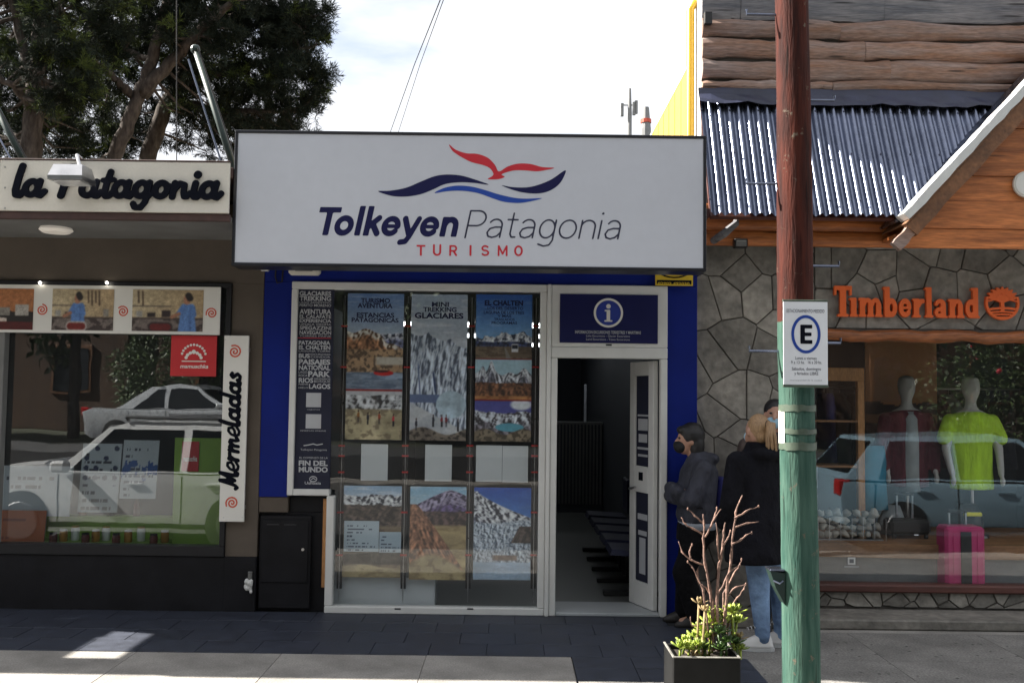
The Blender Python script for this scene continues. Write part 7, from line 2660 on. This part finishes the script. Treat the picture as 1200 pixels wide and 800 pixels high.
    for (i0_, i1_) in ((0, 1), (-2, -1)):
        (xa, za), (xb_, zb2) = roof[i0_], roof[i1_]
        dx, dz = xb_ - xa, zb2 - za
        off = .008 if i0_ == 0 else -.008
        P = []
        for f in (.10, .88):
            xx, zz = xa + dx * f, za + dz * f
            k = (zz - belt) / (H - belt)
            for s in (-1, 1):
                P.append((xx + off, s * (hw * .96 - tum * k - .06), zz + .006))
        put(MB().add([P[0], P[1], P[3], P[2]], [(0, 1, 2, 3)]), 'windscreen', 'car_glass')
    if style == 'suv':
        for s in (-1, 1):
            put(MB().tube([(hl - 2.0, s * (hw - .22), H - .01), (hl - 1.95, s * (hw - .22), H + .05), (-hl + .75, s * (hw - .22), H + .03), (-hl + .7, s * (hw - .22), H - .03)], .022, 8), 'roof_rail', 'rim_metal', t, True)
    return t


car('parked_car', 'white high-roofed car mirrored in the jam shop window', -4.68, -4.3, PI, 4.2, 1.76, 1.55, 'car_white', 'suv')
car('parked_car', 'pale blue hatchback mirrored in the outdoor store window', 6.15, -4.75, 0, 4.1, 1.72, 1.5, 'car_blue', 'hatch')
car('parked_car', 'silver saloon mirrored above the white car in the jam window', -7.95, -14.2, 0, 4.5, 1.75, 1.47, 'car_silver', 'sedan', .5)
# raised terrace across the street where the saloon stands
struct(MB().box(-60, 60, -40, -16.005, -.28, .5, .02).build('terrace', 'ground'))
struct(MB().box(-60, 60, -16.004, -12.6, -.005, .5, .02).build('terrace', 'asphalt'))
for (h0, h1, hz_, lab) in ((-30, -13.5, 6.2, 'left'), (-12.5, 3, 5.6, 'middle'), (4, 26, 6.4, 'right')):
    oh = thing('timber_house', lab + ' one of the dark timber houses across the street', 'house', ((h0 + h1) / 2, -23, .5), 'timber houses across the street')
    MB().box(h0, h1, -30, -23, .5, hz_, .02).build('wall', 'far_wood', oh)
    MB().add([(h0 - .4, -22.4, hz_ - .1), (h1 + .4, -22.4, hz_ - .1), (h1 + .4, -26.5, hz_ + 2.8), (h0 - .4, -26.5, hz_ + 2.8), (h0 - .4, -30.6, hz_ - .1), (h1 + .4, -30.6, hz_ - .1)], [(0, 1, 2, 3), (3, 2, 5, 4), (0, 3, 4), (1, 5, 2), (0, 4, 5, 1)]).build('roof', 'navy_flashing', oh)
    for k in range(int((h1 - h0) / 3.2)):
        xx = h0 + 1.2 + k * 3.2
        wn = MB().box(xx, xx + 1.3, -22.995, -22.93, 1.7, 3.3, .01).build('window', 'barge_wood', oh)
        MB().box(xx + .1, xx + 1.2, -22.929, -22.92, 1.8, 3.2, 0).build('pane', 'car_glass', wn)


def leafy(name, label, cen, rad, n, seed, flowers=0, trunk=None, ln=.10, wd=.05, mat='leaf_dark', cat='shrub'):
    rs = np.random.RandomState(seed)
    t = thing(name, label, cat, (cen[0], cen[1], cen[2] - rad[2]))
    d = unit(rs.normal(0, 1, (n, 3)))
    r = rs.uniform(.25, 1, (n, 1)) ** .45
    wob = 1 + .22 * np.sin(d[:, :1] * 7 + seed) + .15 * np.sin(d[:, 2:3] * 9)
    P = np.array(cen) + d * np.array(rad) * r * wob
    D = unit(d + rs.normal(0, .8, (n, 3)))
    S = unit(np.cross(D, rs.normal(0, 1, (n, 3))))
    blades('crown' if trunk else 'foliage', P, D, S, rs.uniform(.6, 1.4, n) * ln, rs.uniform(.6, 1.4, n) * wd, mat, t)['kind'] = 'stuff'
    if flowers:
        k = rs.choice(n, flowers, replace=False)
        m = MB()
        for i in k:
            m.ball(P[i] + d[i] * .08, .05, 6, 4)
        m.build('flowers', 'rose_red', t)['kind'] = 'stuff'
    zb = cen[2] - rad[2]
    MB().tube([(cen[0], cen[1], min(zb, trunk[0] if trunk else zb) - .0), (cen[0] + .05, cen[1], cen[2] - rad[2] * .3), (cen[0], cen[1], cen[2])], [.06 if not trunk else trunk[1], .05 if not trunk else trunk[1] * .8, .02], 8).build('trunk' if trunk else 'stem', 'bark', t)
    return t


leafy('hedge_bush', 'tall dark rose bush across the street mirrored in the store glass', (9.3, -9.6, 1.75), (1.4, 1.0, 1.75), 9000, 21, 14)
leafy('hedge_bush', 'round dark bush across the street mirrored in the jam window', (-9.0, -14.5, 2.2), (1.0, .9, 1.5), 5000, 22)
TR_ = [(-19, -17, 6.5), (-13, -18.5, 7), (-8.5, -20, 6.2), (-3.5, -17.5, 7), (1.5, -19, 6.5), (6, -17.5, 7), (11, -18.5, 6.8), (16.5, -17, 7)]
TL_ = 'leftmost second third fourth fifth sixth seventh rightmost'.split()
for i, (x, y, h_) in enumerate(TR_):
    leafy('street_tree', TL_[i] + ' tree of the leafy row across the street', (x, y, h_), (2.9, 2.2, 4.2), 11000, 40 + i, 0, (.5, .17), .3, .17, 'leaf_dark', 'tree')
